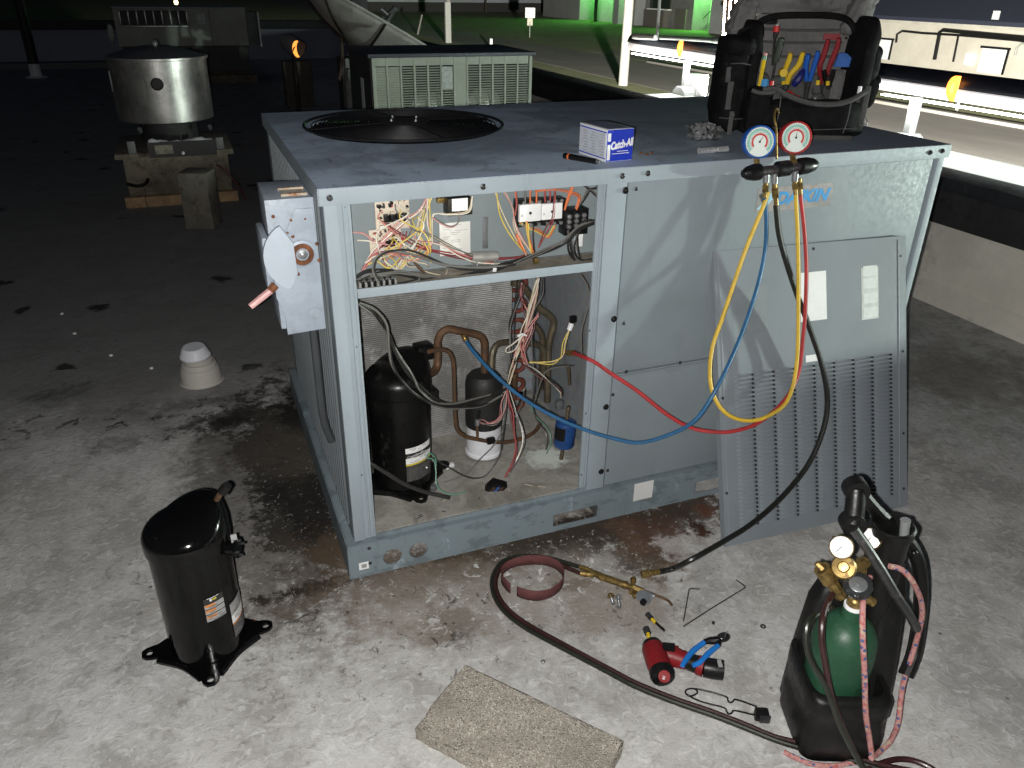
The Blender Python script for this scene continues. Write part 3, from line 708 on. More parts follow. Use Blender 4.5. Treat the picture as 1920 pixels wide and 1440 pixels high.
wires([(0.2138,0.07,0.9409),(0.2652,0.07,0.9189),(0.3179,0.07,0.8821),(0.3688,0.07,0.856),(0.425,0.07,0.8421)], ['grey', 'grey', 'cream'], .0016, .004)
wires([(0.2322,0.066,0.9093),(0.281,0.066,0.894),(0.3344,0.066,0.8637),(0.3897,0.066,0.8427),(0.4617,0.066,0.8291),(0.5041,0.066,0.835)], ['pink', 'red', 'white'], .0016, .004)
wires([(0.0594,0.045,0.8332),(0.0938,0.045,0.8484),(0.1343,0.045,0.8491),(0.1783,0.045,0.8407),(0.2405,0.045,0.8212),(0.3085,0.045,0.8115),(0.3821,0.045,0.816),(0.4384,0.045,0.8282),(0.5338,0.045,0.8514),(0.6113,0.045,0.8751),(0.6533,0.045,0.908),(0.7127,0.045,0.923)], ['black', 'black', 'black', 'grey', 'black', 'black', 'grey'], .0026, .006)
wires([(0.2198,0.034,0.8225),(0.1777,0.034,0.8143),(0.1365,0.034,0.8156),(0.1179,0.034,0.8336),(0.1109,0.034,0.8656),(0.1214,0.034,0.8885),(0.1481,0.034,0.8994),(0.1918,0.034,0.8956),(0.2359,0.034,0.8783),(0.2844,0.034,0.8556),(0.3344,0.034,0.8405),(0.3968,0.034,0.8315),(0.4758,0.034,0.8331)], ['grey', 'black', 'grey'], .0026, .004)
wires([(0.6312,0.06,0.8968),(0.6351,0.06,0.861),(0.6532,0.06,0.825),(0.6832,0.06,0.8057),(0.7248,0.06,0.8059)], ['grey', 'black', 'grey', 'black', 'black'], .0025, .007)
wires([(0.7155,0.05,0.9196),(0.6829,0.05,0.9224),(0.6558,0.05,0.9065),(0.6477,0.05,0.8739),(0.6558,0.05,0.8392),(0.6819,0.05,0.8136),(0.7188,0.05,0.8174)], ['black', 'grey', 'black'], .0024, .006)
wires([(0.4285,0.06,1.0179),(0.4429,0.06,0.9617),(0.4735,0.06,0.9022),(0.513,0.06,0.8471)], ['yellow', 'cream'], .0018, .005)
wires([(0.4494,0.064,1.0155),(0.471,0.064,0.9724),(0.4785,0.064,0.9294),(0.498,0.064,0.8988),(0.5321,0.064,0.8533)], ['pink', 'white', 'green', 'pink', 'cream'], .0016, .005)
wires([(0.5095,0.052,0.9334),(0.5144,0.052,0.8898),(0.527,0.052,0.8537)], ['yellow', 'yellow', 'orange'], .002, .005)
wires([(0.5277,0.05,0.9323),(0.5292,0.05,0.8925),(0.534,0.05,0.8517)], ['black'], .0019, .002)
wires([(0.583,0.056,1.0076),(0.5826,0.056,0.944),(0.5675,0.056,0.9128),(0.5477,0.056,0.867)], ['red', 'maroon'], .0016, .004)
wires([(0.479,0.06,1.0177),(0.4804,0.06,0.9831),(0.4783,0.06,0.9553)], ['red', 'orange'], .0022, .003)
for x in (1300, 1345, 1400, 1470, 1520, 1560): wires([((0.5394,0.07,1.0146)[0] + (x - 1400) * .000318, .07, 1.045), ((0.5405,0.07,0.9795)[0] + (x - 1400) * .000318, .066, (0.5405,0.07,0.9795)[2])], [random.choice(['orange', 'red', 'grey'])], .0024, .002)
wires([(0.5343,0.058,1.0128),(0.5953,0.058,1.0098),(0.6426,0.058,0.9958),(0.6559,0.058,0.9842),(0.6489,0.058,0.956)], ['orange', 'salmon'], .0022, .003)
wires([(0.6346,0.056,1.018),(0.6263,0.056,0.9904),(0.6163,0.056,0.9573)], ['orange', 'orange', 'red'], .0022, .003)
wires([(0.7072,0.054,1.0062),(0.6833,0.054,1.0079),(0.6745,0.054,0.9908),(0.6565,0.054,0.9618)], ['black', 'black', 'grey'], .0022, .004)
wires([(0.7171,0.054,0.9805),(0.6877,0.054,1.0005),(0.6632,0.054,1.0129)], ['black', 'grey', 'grey'], .002, .006)
wires([(0.4974,0.064,0.9277),(0.513,0.064,0.9138),(0.5401,0.064,0.9095),(0.5717,0.064,0.8956),(0.5963,0.064,0.919)], ['orange', 'yellow', 'salmon', 'green'], .0017, .006)
wires([(0.3667,0.058,1.0128),(0.3585,0.058,0.9761),(0.3122,0.058,0.9696),(0.2773,0.058,0.9725),(0.2631,0.058,0.9636),(0.2619,0.058,0.9052)], ['white', 'cream'], .0015, .003)
wires([(0.3318,0.058,0.9741),(0.3296,0.058,0.9527),(0.3117,0.058,0.9422),(0.2872,0.058,0.9513),(0.2667,0.058,0.9666)], ['pink', 'grey'], .0015, .003)
wires([(0.0958,0.066,0.8606),(0.1212,0.066,0.8874),(0.162,0.066,0.8877),(0.2026,0.066,0.8696),(0.2447,0.066,0.8694),(0.2598,0.066,0.8961)], ['salmon', 'red', 'salmon'], .0017, .005)
wires([(0.0979,0.058,0.8664),(0.1222,0.058,0.8776),(0.1483,0.058,0.8609),(0.1686,0.058,0.8552),(0.1868,0.058,0.8743)], ['white', 'cream', 'yellow'], .0016, .006)
wires([(0.0671,0.07,0.9448),(0.0988,0.07,0.9378),(0.1208,0.07,0.9188),(0.1539,0.07,0.9088)], ['pink', 'pink'], .0016, .003)
wires([(0.0814,0.07,0.926),(0.111,0.07,0.9225),(0.1404,0.07,0.9094)], ['white'], .0016, .002)
wires([(0.1981,0.062,0.8719),(0.2041,0.062,0.8501),(0.2283,0.062,0.8403),(0.2492,0.062,0.8272),(0.2849,0.062,0.8178),(0.2997,0.062,0.8288),(0.2946,0.062,0.8439)], ['cream', 'grey'], .0015, .003)
for i in range(5):
    x0, z0 = random.uniform(300, 520), random.uniform(330, 480)
    a = (0.1809,0.078,0.928); s = .000335
    P = [(a[0] + (x0 - 400) * s, .075, a[2] - (z0 - 420) * s)]
    for j in range(4):
        P.append((P[-1][0] + random.uniform(-.014, .022), .075 - .012 * random.random(), P[-1][2] - random.uniform(-.006, .018)))
    B().tube(P, .0015, 6, 4).obj('wire', WC[random.choice(['pink', 'salmon', 'red', 'maroon', 'white', 'cream', 'pink'])], ctl)
for i in range(15):      # loose control wiring between boards, relay and shelf
    a = (0.1809,0.078,0.928); s = .000335; col = random.choice(['pink', 'salmon', 'white', 'white', 'cream', 'yellow', 'yellow', 'maroon', 'grey'])
    x0, x1 = random.uniform(300, 620), random.uniform(140, 640); z0, z1 = random.uniform(200, 430), random.uniform(540, 680)
    xm = (x0 + x1) / 2 + random.uniform(-90, 120); zm = z0 + (z1 - z0) * random.uniform(.4, .8)
    P = [(a[0] + (x - 400) * s, .052 + random.uniform(0, .035), a[2] - (z - 420) * s) for x, z in ((x0, z0), (x0 + random.uniform(-30, 50), z0 + 60), (xm, zm), (x1 + random.uniform(-40, 40), z1 - 40), (x1, z1))]
    B().tube(P, .0017, 6, 5).obj('wire', WC[col], ctl)
for q in [(0.4807,0.04,0.9035),(0.4925,0.04,0.8808)]: pass
b = B(); b.tube([(0.4799,0.046,0.9098),(0.4911,0.046,0.8828),(0.507,0.046,0.8556)], [.003, .0045, .002], 8, 3); b.obj('wire_connector', WC['orange'], ctl)
B().tube([(0.2094,0.04,0.867),(0.2226,0.04,0.8515),(0.2361,0.04,0.8376)], [.002, .004, .003], 7, 3).obj('wire_connector', COPPER, ctl)
B().cbox((0.4158,0.035,0.8276), (.010, .010, .010), .001).obj('cable_clamp', WHITEP, ctl)
B().cbox((0.5299,0.035,0.8381), (.012, .012, .016), .002).obj('cable_clamp', BRASS, ctl)

# ---------------------------------------------------------------- inside the compressor compartment
def compressor_body(root_or_part, cx, cy, z0, rt, labelled, shell, foot, rot=0.0, H=.43, parent=None):
    """shell, sloped cap, mounting plate with four eared feet"""
    M = rz((cx, cy, z0), rot)
    prof = [(.0, .022), (.082, .022), (.087, .026), (.088, .20), (.089, .318), (.0935, .322), (.0945, .330), (.0945, .352)]
    b = B(M); b.lathe(prof, 40, cap=False); body = b.obj('shell', shell, parent)
    # cap: dome whose crown is pushed up on one side
    def cap(u, v):
        a = 2 * math.pi * u; t = v
        r = .0945 * math.cos(t * math.pi / 2) ** .62 if t < 1 else 0
        x, y = r * math.cos(a), r * math.sin(a)
        z = .352 + .044 * math.sin(t * math.pi / 2) ** 1.15
        q = max(0.0, (x * .86 + y * .5) / .097)
        z += .052 * (q ** 1.1) * min(1.0, t * 2.6) * (1 - .15 * t)
        return (x, y, z)
    b = B(M); b.grid(cap, 48, 16); bmesh.ops.remove_doubles(b.bm, verts=b.bm.verts, dist=1e-5); b.obj('cap', shell, parent, 60)
    out = []
    for i in range(4):
        c = math.radians(90 * i); R = .135
        for da, rr in ((-34, .092), (-15, .100), (-9.5, .128), (-7, .143), (-3, .152), (3, .152), (7, .143), (9.5, .128), (15, .100), (34, .092)):
            out.append((rr * math.cos(c + math.radians(da)), rr * math.sin(c + math.radians(da))))
    b = B(M); b.plate(out, [circ(R * math.cos(math.radians(90 * i)), R * math.sin(math.radians(90 * i)), .0085, 14) for i in range(4)], .007, Matrix.Translation((0, 0, .023)))
    b.obj('mounting_plate', foot, parent)
    b = B(M)
    for i in range(4):
        a0 = math.radians(45 + 90 * i); a, c = math.radians(90 * i + 11), math.radians(90 * i + 79)
        b.tube([(.118 * math.cos(a), .118 * math.sin(a), .013), (.088 * math.cos(a0), .088 * math.sin(a0), .013), (.118 * math.cos(c), .118 * math.sin(c), .013)], .0085, 6, 5)
    b.obj('plate_skirt', foot, parent)
    return M, body
old = B(rz((.196, .225, .1175), 0)).lathe([(0, .0), (.06, 0), (.06, .022), (0, .022)], 24).obj('installed_compressor', BLACKOLD, unit)
M, _ = compressor_body(unit, .196, .225, .1175, 0, True, BLACKOLD, BLACKOLD, 8, parent=old)
b = B(M); b.cbox((.093, .028, .405), (.05, .05, .045), .008); b.obj('discharge_boss', BLACKOLD, old)
b = B(M); b.cbox((.098, -.010, .285), (.024, .045, .03), .004); b.obj('terminal_housing', PLASTIC, old)
def curved_label(M, r, a0, a1, z0, z1, m, name, parent, n=10):
    b = B(M); b.grid(lambda u, v: (r * math.cos(math.radians(a0 + (a1 - a0) * u)), r * math.sin(math.radians(a0 + (a1 - a0) * u)), z0 + (z1 - z0) * v), n, 1); return b.obj(name, m, parent)
YEL = mat('yellow print', (.60, .47, .05), .5, 0, .1)
for z0, z1, m in ((.150, .168, WHITE), (.134, .150, INKDK), (.115, .134, WHITE), (.109, .115, YEL), (.055, .109, mat('dark grey print', (.06, .06, .06), .6, 0, .3, 60))):
    curved_label(M, .0891, -104, -44, z0, z1, m, 'label_band', old)
for i in range(12):
    a = random.uniform(-100, -64); z = random.choice((.158, .163, .119, .124, .129)); curved_label(M, .0894, a, a + random.uniform(4, 12), z, z + .0018, INKGREY, 'print_line', old, 3)
for i in range(8):
    z = .060 + .0055 * i; curved_label(M, .0894, -100, -100 + random.uniform(14, 22), z, z + .0012, WC['grey'], 'print_line', old, 3); curved_label(M, .0894, -74, -74 + random.uniform(12, 22), z, z + .0012, WC['grey'], 'print_line', old, 3)
text('CopelandScroll', .013, M @ Matrix.Rotation(math.radians(-78), 4, 'Z') @ frame((.0897, 0, .142), (0, 1, 0), y=(0, 0, 1)), WHITE, 'label_text', old, .0001)

# accumulator: painted tank with black insulated top
ac = B().lathe([(0, 0), (.050, 0), (.060, .006), (.060, .014), (.056, .018), (.056, .125)], 32, (.482, .300, .1175), cap=False).obj('accumulator', mat('white tank paint', (.66, .67, .70), .5, 0, .1, 9), unit)
b = B(); prof = [(.0572, .108), (.0585, .116), (.0578, .25), (.054, .27), (.044, .283), (.02, .289), (0, .29)]
b.lathe(prof, 36, (.482, .300, .1175))
b.obj('insulated_top', mat('black tar paint', (.012, .012, .012), .6, 0, .3, 20, .5, 60), ac)

def pipe(pts, r, m, k=6, n=10, parent=unit, name='pipe'): return B().tube(pts, r, n, k).obj(name, m, parent)
pipe([(0.2867,0.235,0.4581),(0.3099,0.26,0.4513),(0.3287,0.28,0.4624),(0.3335,0.285,0.5028),(0.3345,0.285,0.5369),(0.3449,0.285,0.5608),(0.3667,0.285,0.5706),(0.3992,0.285,0.5603),(0.4439,0.287,0.544),(0.4701,0.29,0.5292),(0.4818,0.293,0.5058),(0.4837,0.295,0.4634),(0.4835,0.298,0.4019)], .0115, COPPER)
pipe([(0.2823,0.2,0.5485),(0.3125,0.215,0.5429),(0.3417,0.225,0.5319),(0.3588,0.23,0.5085),(0.3652,0.232,0.4695),(0.3668,0.235,0.3917),(0.3684,0.235,0.2946),(0.3751,0.235,0.256),(0.4004,0.235,0.2288),(0.435,0.235,0.2121),(0.4879,0.235,0.1915),(0.5439,0.24,0.1771),(0.6071,0.26,0.1679),(0.6573,0.29,0.1658),(0.689,0.32,0.1736)], .0065, COPPER)
pipe([(0.5065,0.3,0.3757),(0.5118,0.31,0.4161),(0.5183,0.32,0.4531),(0.5365,0.33,0.4762),(0.5728,0.34,0.4756),(0.6352,0.36,0.4561),(0.6937,0.38,0.4314),(0.7164,0.38,0.409),(0.7195,0.38,0.3766),(0.7194,0.38,0.3247)], .0105, COPPERG)
pipe([(0.6116,0.4,0.6461),(0.6476,0.4,0.6302),(0.7014,0.4,0.5551),(0.7431,0.4,0.5191),(0.7599,0.4,0.492),(0.7521,0.4,0.4524),(0.7443,0.4,0.409),(0.7449,0.4,0.3112),(0.7477,0.4,0.2028)], .0115, COPPERG)
pipe([(0.7029,0.42,0.4827),(0.7261,0.42,0.448),(0.7322,0.42,0.4024),(0.7308,0.42,0.3308),(0.7299,0.42,0.2439)], .0095, COPPERG)
pipe([(0.6383,0.43,0.3151),(0.6371,0.43,0.2755),(0.6355,0.43,0.2218)], .010, COPPER)
pipe([(0.72,0.2,0.4321),(0.7246,0.2,0.401),(0.7276,0.2,0.3667)], .005, COPPERG)
pipe([(0.4385,0.235,0.221),(0.4365,0.232,0.2453),(0.4359,0.23,0.2686)], .0045, COPPER)
B().cyl((0.4359,0.23,0.2654), (0.4371,0.23,0.287), .0085, .008, 6).obj('pressure_switch', ZINC, unit)
B().cyl((0.4371,0.23,0.287), (0.443,0.23,0.3125), .0055, .004, 10).obj('switch_cap', PLASTIC, unit)
B().cbox((0.4794,0.228,0.2018), (.026, .016, .020), .003).obj('pipe_clip', PLASTIC, unit)
# suction port with cap
B().cyl((0.4111,0.285,0.5455), (0.4077,0.255,0.5487), .007, .006, 8).sph((0.4044,0.245,0.5527), .008).obj('service_port', BRASS, unit)
# blue filter drier
DRB = mat('blue drier paint', (.018, .060, .20), .3, 0, .2, 20)
d0, d1 = (0.7054,0.175,0.1639), (0.7107,0.175,0.2441)
dr = B().lathe([(0, -.006), (.014, -.005), (.031, .004), (.033, .010), (.033, .083), (.031, .089), (.014, .098), (0, .099)], 26, d0, Vector(d1) - Vector(d0)).obj('filter_drier', DRB, unit)
B().cyl(d1, (0.7151,0.175,0.3004), .006, .006, 8).cyl((0.7153,0.175,0.2972), (0.716,0.175,0.3065), .008, .006, 8).obj('drier_stub', COPPERG, dr)
B().cyl(d0, (0.7002,0.175,0.1171), .006, .007, 8).obj('drier_stub', COPPERG, dr)
b = B(); b.grid(lambda u, v: Vector(d0) + (Vector(d1) - Vector(d0)).normalized() * (.035 + .045 * v) + Vector((.0335 * math.cos(math.radians(175 + 70 * u)), .0335 * math.sin(math.radians(175 + 70 * u)), 0)), 8, 1); b.obj('drier_label', PLASTIC, dr)
B().cbox((0.7058,0.22,0.2918), (.024, .02, .03), .004).obj('solenoid', ZINC, unit)
# wiring drop through the shelf
random.seed(5)
wires([(0.6099,0.2,0.7297),(0.6075,0.21,0.6784),(0.5967,0.22,0.6157),(0.5785,0.22,0.5563),(0.5627,0.22,0.5013),(0.5466,0.22,0.4453),(0.5286,0.22,0.3765)], ['cream', 'white', 'cream', 'pink', 'black', 'white', 'cream'], .0019, .007, unit)
wires([(0.5938,0.3,0.6985),(0.5891,0.3,0.649),(0.5786,0.3,0.5994),(0.5708,0.3,0.5485),(0.5667,0.28,0.4868),(0.5484,0.26,0.4087)], ['black', 'grey', 'black'], .002, .008, unit)
wires([(0.589,0.26,0.6905),(0.5843,0.26,0.647),(0.6012,0.25,0.5981),(0.6122,0.24,0.5664),(0.5922,0.23,0.5158),(0.5774,0.22,0.4815)], ['maroon', 'pink', 'maroon'], .0017, .008, unit)
wires([(0.6326,0.22,0.7205),(0.6372,0.22,0.6712),(0.6235,0.23,0.6196),(0.6151,0.24,0.566),(0.6232,0.26,0.4748),(0.641,0.28,0.3591),(0.6406,0.28,0.2701)], ['black', 'grey'], .0022, .006, unit)
wires([(0.6136,0.2,0.6154),(0.5894,0.2,0.5797),(0.5705,0.2,0.5486),(0.5687,0.2,0.5032),(0.5842,0.2,0.4541)], ['pink', 'red', 'pink', 'salmon'], .0016, .006, unit)
wires([(0.5633,0.19,0.5622),(0.5331,0.19,0.5413),(0.5139,0.19,0.5273),(0.5169,0.19,0.5126),(0.5391,0.19,0.5178),(0.5579,0.19,0.5546)], ['white'], .0018, .002, unit)
B().tube([(0.5487,0.195,0.5584),(0.5625,0.195,0.5631),(0.5767,0.195,0.5566)], .0035, 6, 3).obj('cable_tie', WHITE, unit)
wires([(0.0643,0.03,0.7833),(0.0971,0.05,0.7579),(0.1326,0.08,0.7158),(0.159,0.1,0.65),(0.1769,0.11,0.5818),(0.2022,0.115,0.5227),(0.2314,0.12,0.4774),(0.2787,0.13,0.4335),(0.3418,0.15,0.4005),(0.4167,0.18,0.3774),(0.4799,0.2,0.3739),(0.5292,0.21,0.3843)], ['black', 'grey', 'black'], .0034, .008, unit, ends=False)
wires([(0.0685,0.03,0.7827),(0.1054,0.05,0.7498),(0.1361,0.07,0.6999),(0.144,0.08,0.6356),(0.1595,0.09,0.5728),(0.1971,0.1,0.4985),(0.2375,0.11,0.4454),(0.2933,0.13,0.4024),(0.3629,0.15,0.382),(0.4389,0.18,0.3644),(0.5083,0.2,0.3718)], ['grey', 'black'], .0034, .005, unit, ends=False)
wires([(0.5207,0.2,0.3876),(0.5179,0.18,0.3559),(0.5219,0.16,0.3291),(0.5234,0.14,0.2784),(0.5221,0.12,0.2278),(0.5034,0.1,0.1872),(0.4742,0.09,0.1525)], ['maroon', 'red'], .0022, .004, unit, ends=False)
wires([(0.5253,0.2,0.3868),(0.5414,0.18,0.3273),(0.5494,0.14,0.2731),(0.5433,0.12,0.2359),(0.5216,0.11,0.1961),(0.4799,0.09,0.1543)], ['white', 'black', 'black'], .0022, .004, unit, ends=False)
wires([(0.5196,0.2,0.3818),(0.5048,0.19,0.3411),(0.4899,0.18,0.3064),(0.4672,0.18,0.2924),(0.4459,0.2,0.292),(0.4388,0.225,0.2825)], ['pink', 'maroon', 'pink', 'grey'], .0015, .007, unit, ends=False)
wires([(0.5201,0.2,0.3454),(0.5072,0.18,0.2969),(0.4904,0.15,0.2548),(0.4679,0.12,0.2144),(0.4212,0.1,0.1679),(0.382,0.1,0.1644),(0.3436,0.1,0.1857),(0.3068,0.12,0.2096),(0.2678,0.15,0.2309)], ['black'], .002, .001, unit)
wires([(0.4979,0.17,0.267),(0.4563,0.15,0.2307),(0.4095,0.13,0.2087),(0.3578,0.11,0.1794),(0.2888,0.1,0.1704)], ['grey'], .0018, .001, unit)
B().cbox((0.3486,0.2443,0.128), (.030, .014, .014), .003, Matrix.Rotation(.3, 3, 'Z')).obj('wire_tag', WHITEP, unit)
wires([(0.2464,0.14,0.2415),(0.2646,0.12,0.2403),(0.2632,0.1,0.2163),(0.2575,0.08,0.1905),(0.2688,0.07,0.1696),(0.2974,0.06,0.1538),(0.3407,0.06,0.1496)], ['green'], .002, .001, unit)
wires([(0.2492,0.14,0.2439),(0.2575,0.14,0.2542),(0.2704,0.13,0.2452),(0.2692,0.11,0.2271)], ['green'], .002, .001, unit)
B().cbox((0.258,0.1564,0.126), (.045, .020, .014), .002, Matrix.Rotation(-.45, 3, 'Z')).obj('terminal_strip', ZINC, unit)
B().sph((0.2373,0.1,0.2343), .0055).obj('terminal_stud', STEEL, unit)
B().tube([(0.0658,0.04,0.3234),(0.1136,0.05,0.2723),(0.1624,0.055,0.2227),(0.2238,0.06,0.1777),(0.2893,0.055,0.1467)], .006, 10, 4).obj('cable', mat('grey black cable', (.03, .029, .027), .4, 0, .3, 40), unit)
wires([(0.5839,0.18,0.4749),(0.614,0.17,0.4716),(0.6496,0.16,0.4744),(0.6729,0.15,0.4972),(0.6796,0.15,0.5362),(0.6945,0.15,0.5792)], ['yellow', 'cream', 'yellow'], .0018, .004, unit)
B().cyl((0.693,0.15,0.5766), (0.6999,0.15,0.5963), .008, .008, 8).obj('plug', WHITEP, unit)
B().cbox((0.7026,0.15,0.6081), (.018, .014, .020), .003).obj('plug', PLASTIC, unit)
wires([(0.5669,0.18,0.4718),(0.6079,0.18,0.4358),(0.65,0.18,0.3988),(0.6918,0.19,0.3624),(0.704,0.2,0.3305)], ['grey', 'maroon', 'white', 'black', 'grey'], .0015, .006, unit)
wires([(0.7206,0.16,0.4548),(0.6725,0.17,0.4533),(0.6398,0.18,0.4364),(0.6273,0.2,0.375),(0.6174,0.22,0.2987)], ['black', 'grey'], .0022, .003, unit)
wires([(0.6681,0.05,0.7801),(0.6916,0.05,0.7447),(0.7025,0.05,0.7023),(0.6895,0.05,0.6517),(0.6803,0.05,0.6051),(0.6851,0.05,0.5445)], ['grey'], .0022, .001, unit)
wires([(0.6179,0.25,0.3023),(0.6335,0.24,0.247),(0.6631,0.22,0.2064),(0.6678,0.2,0.1773),(0.6506,0.18,0.1528)], ['black', 'grey', 'green'], .0018, .008, unit)
wires([(0.6053,0.28,0.3339),(0.5966,0.3,0.268),(0.5789,0.3,0.2257)], ['grey', 'cream', 'black'], .0016, .012, unit)
pc = (0.444,0.085,0.1308)
R = Matrix.Rotation(math.radians(28), 3, 'Y') @ Matrix.Rotation(math.radians(25), 3, 'X')
plug = B(); plug.cbox(pc, (.052, .022, .046), .004, R); plug = plug.obj('plug', PLASTIC, unit)
for dx, dz, m in ((-.011, -.004, COPPER), (.001, .001, WC['blue']), (.012, .006, COPPER)):
    B().cbox(Vector(pc) + R @ Vector((dx, -.0118, dz)), (.008, .002, .022), .0006, R).obj('plug_contact', m, plug)
B().sph(Vector(pc) + Vector((.004, .0, -.020)), .014, (1, .8, .8)).obj('plug_grommet', RUBBER, plug)
for i in range(9):
    q = (random.uniform(.1, .6), random.uniform(.03, .1), .1185); a = random.uniform(0, 3)
    B().cbox(q, (random.uniform(.008, .03), .002, .0015), 0, Matrix.Rotation(a, 3, 'Z')).obj('debris', random.choice([WC['cream'], WC['yellow'], STEELD]), unit)


# ================================================================ louvered panel leaning on the unit
PBL = Vector((1.020, -.284, .018)); PU = Vector((1, -.022, -.022)).normalized()
PV0 = Vector((.062, .2745, .795)); PV = (PV0 - PU * PV0.dot(PU)).normalized()
PWd, PHt = .684, .852
PM = Matrix(((PU.x, PV.x, 0, PBL.x), (PU.y, PV.y, 0, PBL.y), (PU.z, PV.z, 0, PBL.z), (0, 0, 0, 1)))
PN = PU.cross(PV).normalized()
for i in range(3): PM[i][2] = PN[i]
pan = thing('access_panel', 'grey louvered access panel taken off and leaning against the rooftop unit', 'panel', PBL)
cols = [(.052 + i * .0722, .052 + i * .0722 + .060) for i in range(8)]
NR = 36; V0, V1 = .050, .505; VP = (V1 - V0) / NR
slots = [rect(a + .002, V0 + j * VP + .0005, c - .002, V0 + j * VP + .0035) for a, c in cols for j in range(NR)]
sheet = B(PM).plate(rect(0, 0, PWd, PHt), [], .0015).obj('sheet', PAINT2, pan)
B(PM).box((0, 0, -.022), (.002, PHt, -.0016)).obj('edge_flange', PAINT2, pan)
B(PM).box((PWd - .002, 0, -.022), (PWd, PHt, -.0016)).obj('edge_flange', PAINT2, pan)
B(PM).box((.0025, PHt - .002, -.022), (PWd - .0025, PHt, -.0016)).obj('edge_flange', PAINT2, pan)
B(PM).tube([(.016, .01, .0), (.016, PHt - .01, .0)], .0018, 6, 1).obj('edge_bead', PAINT2, pan)
B(PM).tube([(PWd - .030, .01, .0), (PWd - .030, PHt - .01, .0)], .0022, 6, 1).obj('edge_bead', PAINT2, pan)
# one louver: a tongue pressed out of the sheet, open along its lower edge
lm = B(); wl_, hl_ = .060, VP
def louv(u, v):
    e = (.35 + .65 * u) * math.sin(min(1, u / .12) * math.pi / 2) * math.sin(min(1, (1 - u) / .05) * math.pi / 2)
    return (u * wl_, (1 - v) * hl_ * .90, .0008 + .0105 * (1 - math.cos(v * math.pi / 2)) * e)
lm.grid(louv, 8, 5)
louver0 = lm.obj('louver', PAINT2, None, 50)
mm = B(); mm.box((.004, .0001, .0006), (wl_ - .0004, .0026, .0044)); slot0 = mm.obj('louver_slot', DARK, None)
first = True
for a, c in cols:
    for j in range(NR):
        o = louver0 if first else louver0.copy()
        if not first: C.objects.link(o)
        first = False
        o.parent = pan; o.matrix_local = Matrix.Translation(-PBL) @ PM @ Matrix.Translation((a, V0 + j * VP, 0))
        o.name = 'louver' if o is louver0 else o.name
sb = B(PM)
for a, c in cols:
    for j in range(NR):
        sb.box((a + .005, V0 + j * VP - .0022, .0001), (c - .001, V0 + j * VP - .0001, .0007))  # dark strip laid on the sheet as shade below each tongue
        sb.ext([(c - .0042, V0 + j * VP + .0004), (c - .0006, V0 + j * VP + .0004), (c + .0004, V0 + j * VP + .0036), (c - .0006, V0 + j * VP + .0062), (c - .0016, V0 + j * VP + .0036)], .0002, .0098)  # dark comma laid on as shade at each tongue's right end
bpy.data.objects.remove(slot0)
sb.obj('louver_shade', mat('painted louver shade', (.035, .038, .042), .8, spec=.1), pan, kind='stuff')
def pbox(u0, v0, u1, v1, m, name, z=.0004): return B(PM).box((u0, v0, .0001), (u1, v1, z)).obj(name, m, pan)
pbox(.287, .628, .382, .770, WHITE, 'paper_label')
pl = pbox(.512, .612, .576, .768, mat('peeling label', (.50, .52, .50), .5, 0, .15, 30), 'rating_label')
for v in (.618, .660, .705, .742): pbox(.518, v, .571, v + .030, mat('label paler', (.58, .60, .58), .45, 0, .1, 60), 'label_patch', .0009)
pbox(.055, .560, .175, .745, mat('old label ghost', (.188, .214, .230), .5, 0, .1, 20), 'label_ghost', .0003)
pbox(.302, .508, .345, .528, WHITE, 'small_label', .0009)
for u, v in ((.012, .44), (.012, .16), (PWd - .014, .50), (PWd - .014, .24), (PWd - .014, .06), (.34, PHt - .016), (PWd - .02, PHt - .06)):
    b = B(PM); b.lathe([(.0045, 0), (.0045, .0012), (.002, .0013), (.0019, .0002), (0, .0002)], 12, (u, v, .0)); b.obj('screw_hole', STEELD, pan)

# ================================================================ new compressor on the roof
new = thing('scroll_compressor', 'glossy black new scroll compressor standing on the roof in front of the unit', 'compressor', (-.395, -.140, 0))
M, _ = compressor_body(None, -.395, -.140, .0, 0, True, BLACKP, BLACKP, -1, parent=new)
b = B(); b.tube([(-.318, -.150, .425), (-.306, -.158, .447), (-.302, -.160, .452)], .0065, 10, 3); b.obj('discharge_stub', COPPER, new)
b = B(); b.cyl((-.303, -.160, .449), (-.290, -.166, .468), .0115, .0105, 12); b.obj('stub_plug', RUBBER, new)
tb = Vector((-0.292,-0.1816,0.3059)); ax = Vector((.93, -.37, .03)).normalized()
b = B(); b.cyl(tb - ax * .05, tb - ax * .003, .017, .0165, 18); b.obj('suction_stub', BLACKP, new)
b = B(); b.cyl(tb - ax * .003, tb + ax * .003, .024, .024, 20); b.obj('stub_flange', BLACKP, new)
for a in (40, 130, 220, 310):
    d = ax.orthogonal().normalized(); d = Matrix.Rotation(math.radians(a), 3, ax) @ d
    B().cyl(tb + d * .019, tb + d * .019 + ax * .010, .0035, .0035, 8).obj('stud', STEELD, new)
B().cbox(tb + Vector((0, 0, .027)) - ax * .004, (.014, .006, .022), .002).obj('tab', mat('grey tab', (.3, .3, .3), .4), new)
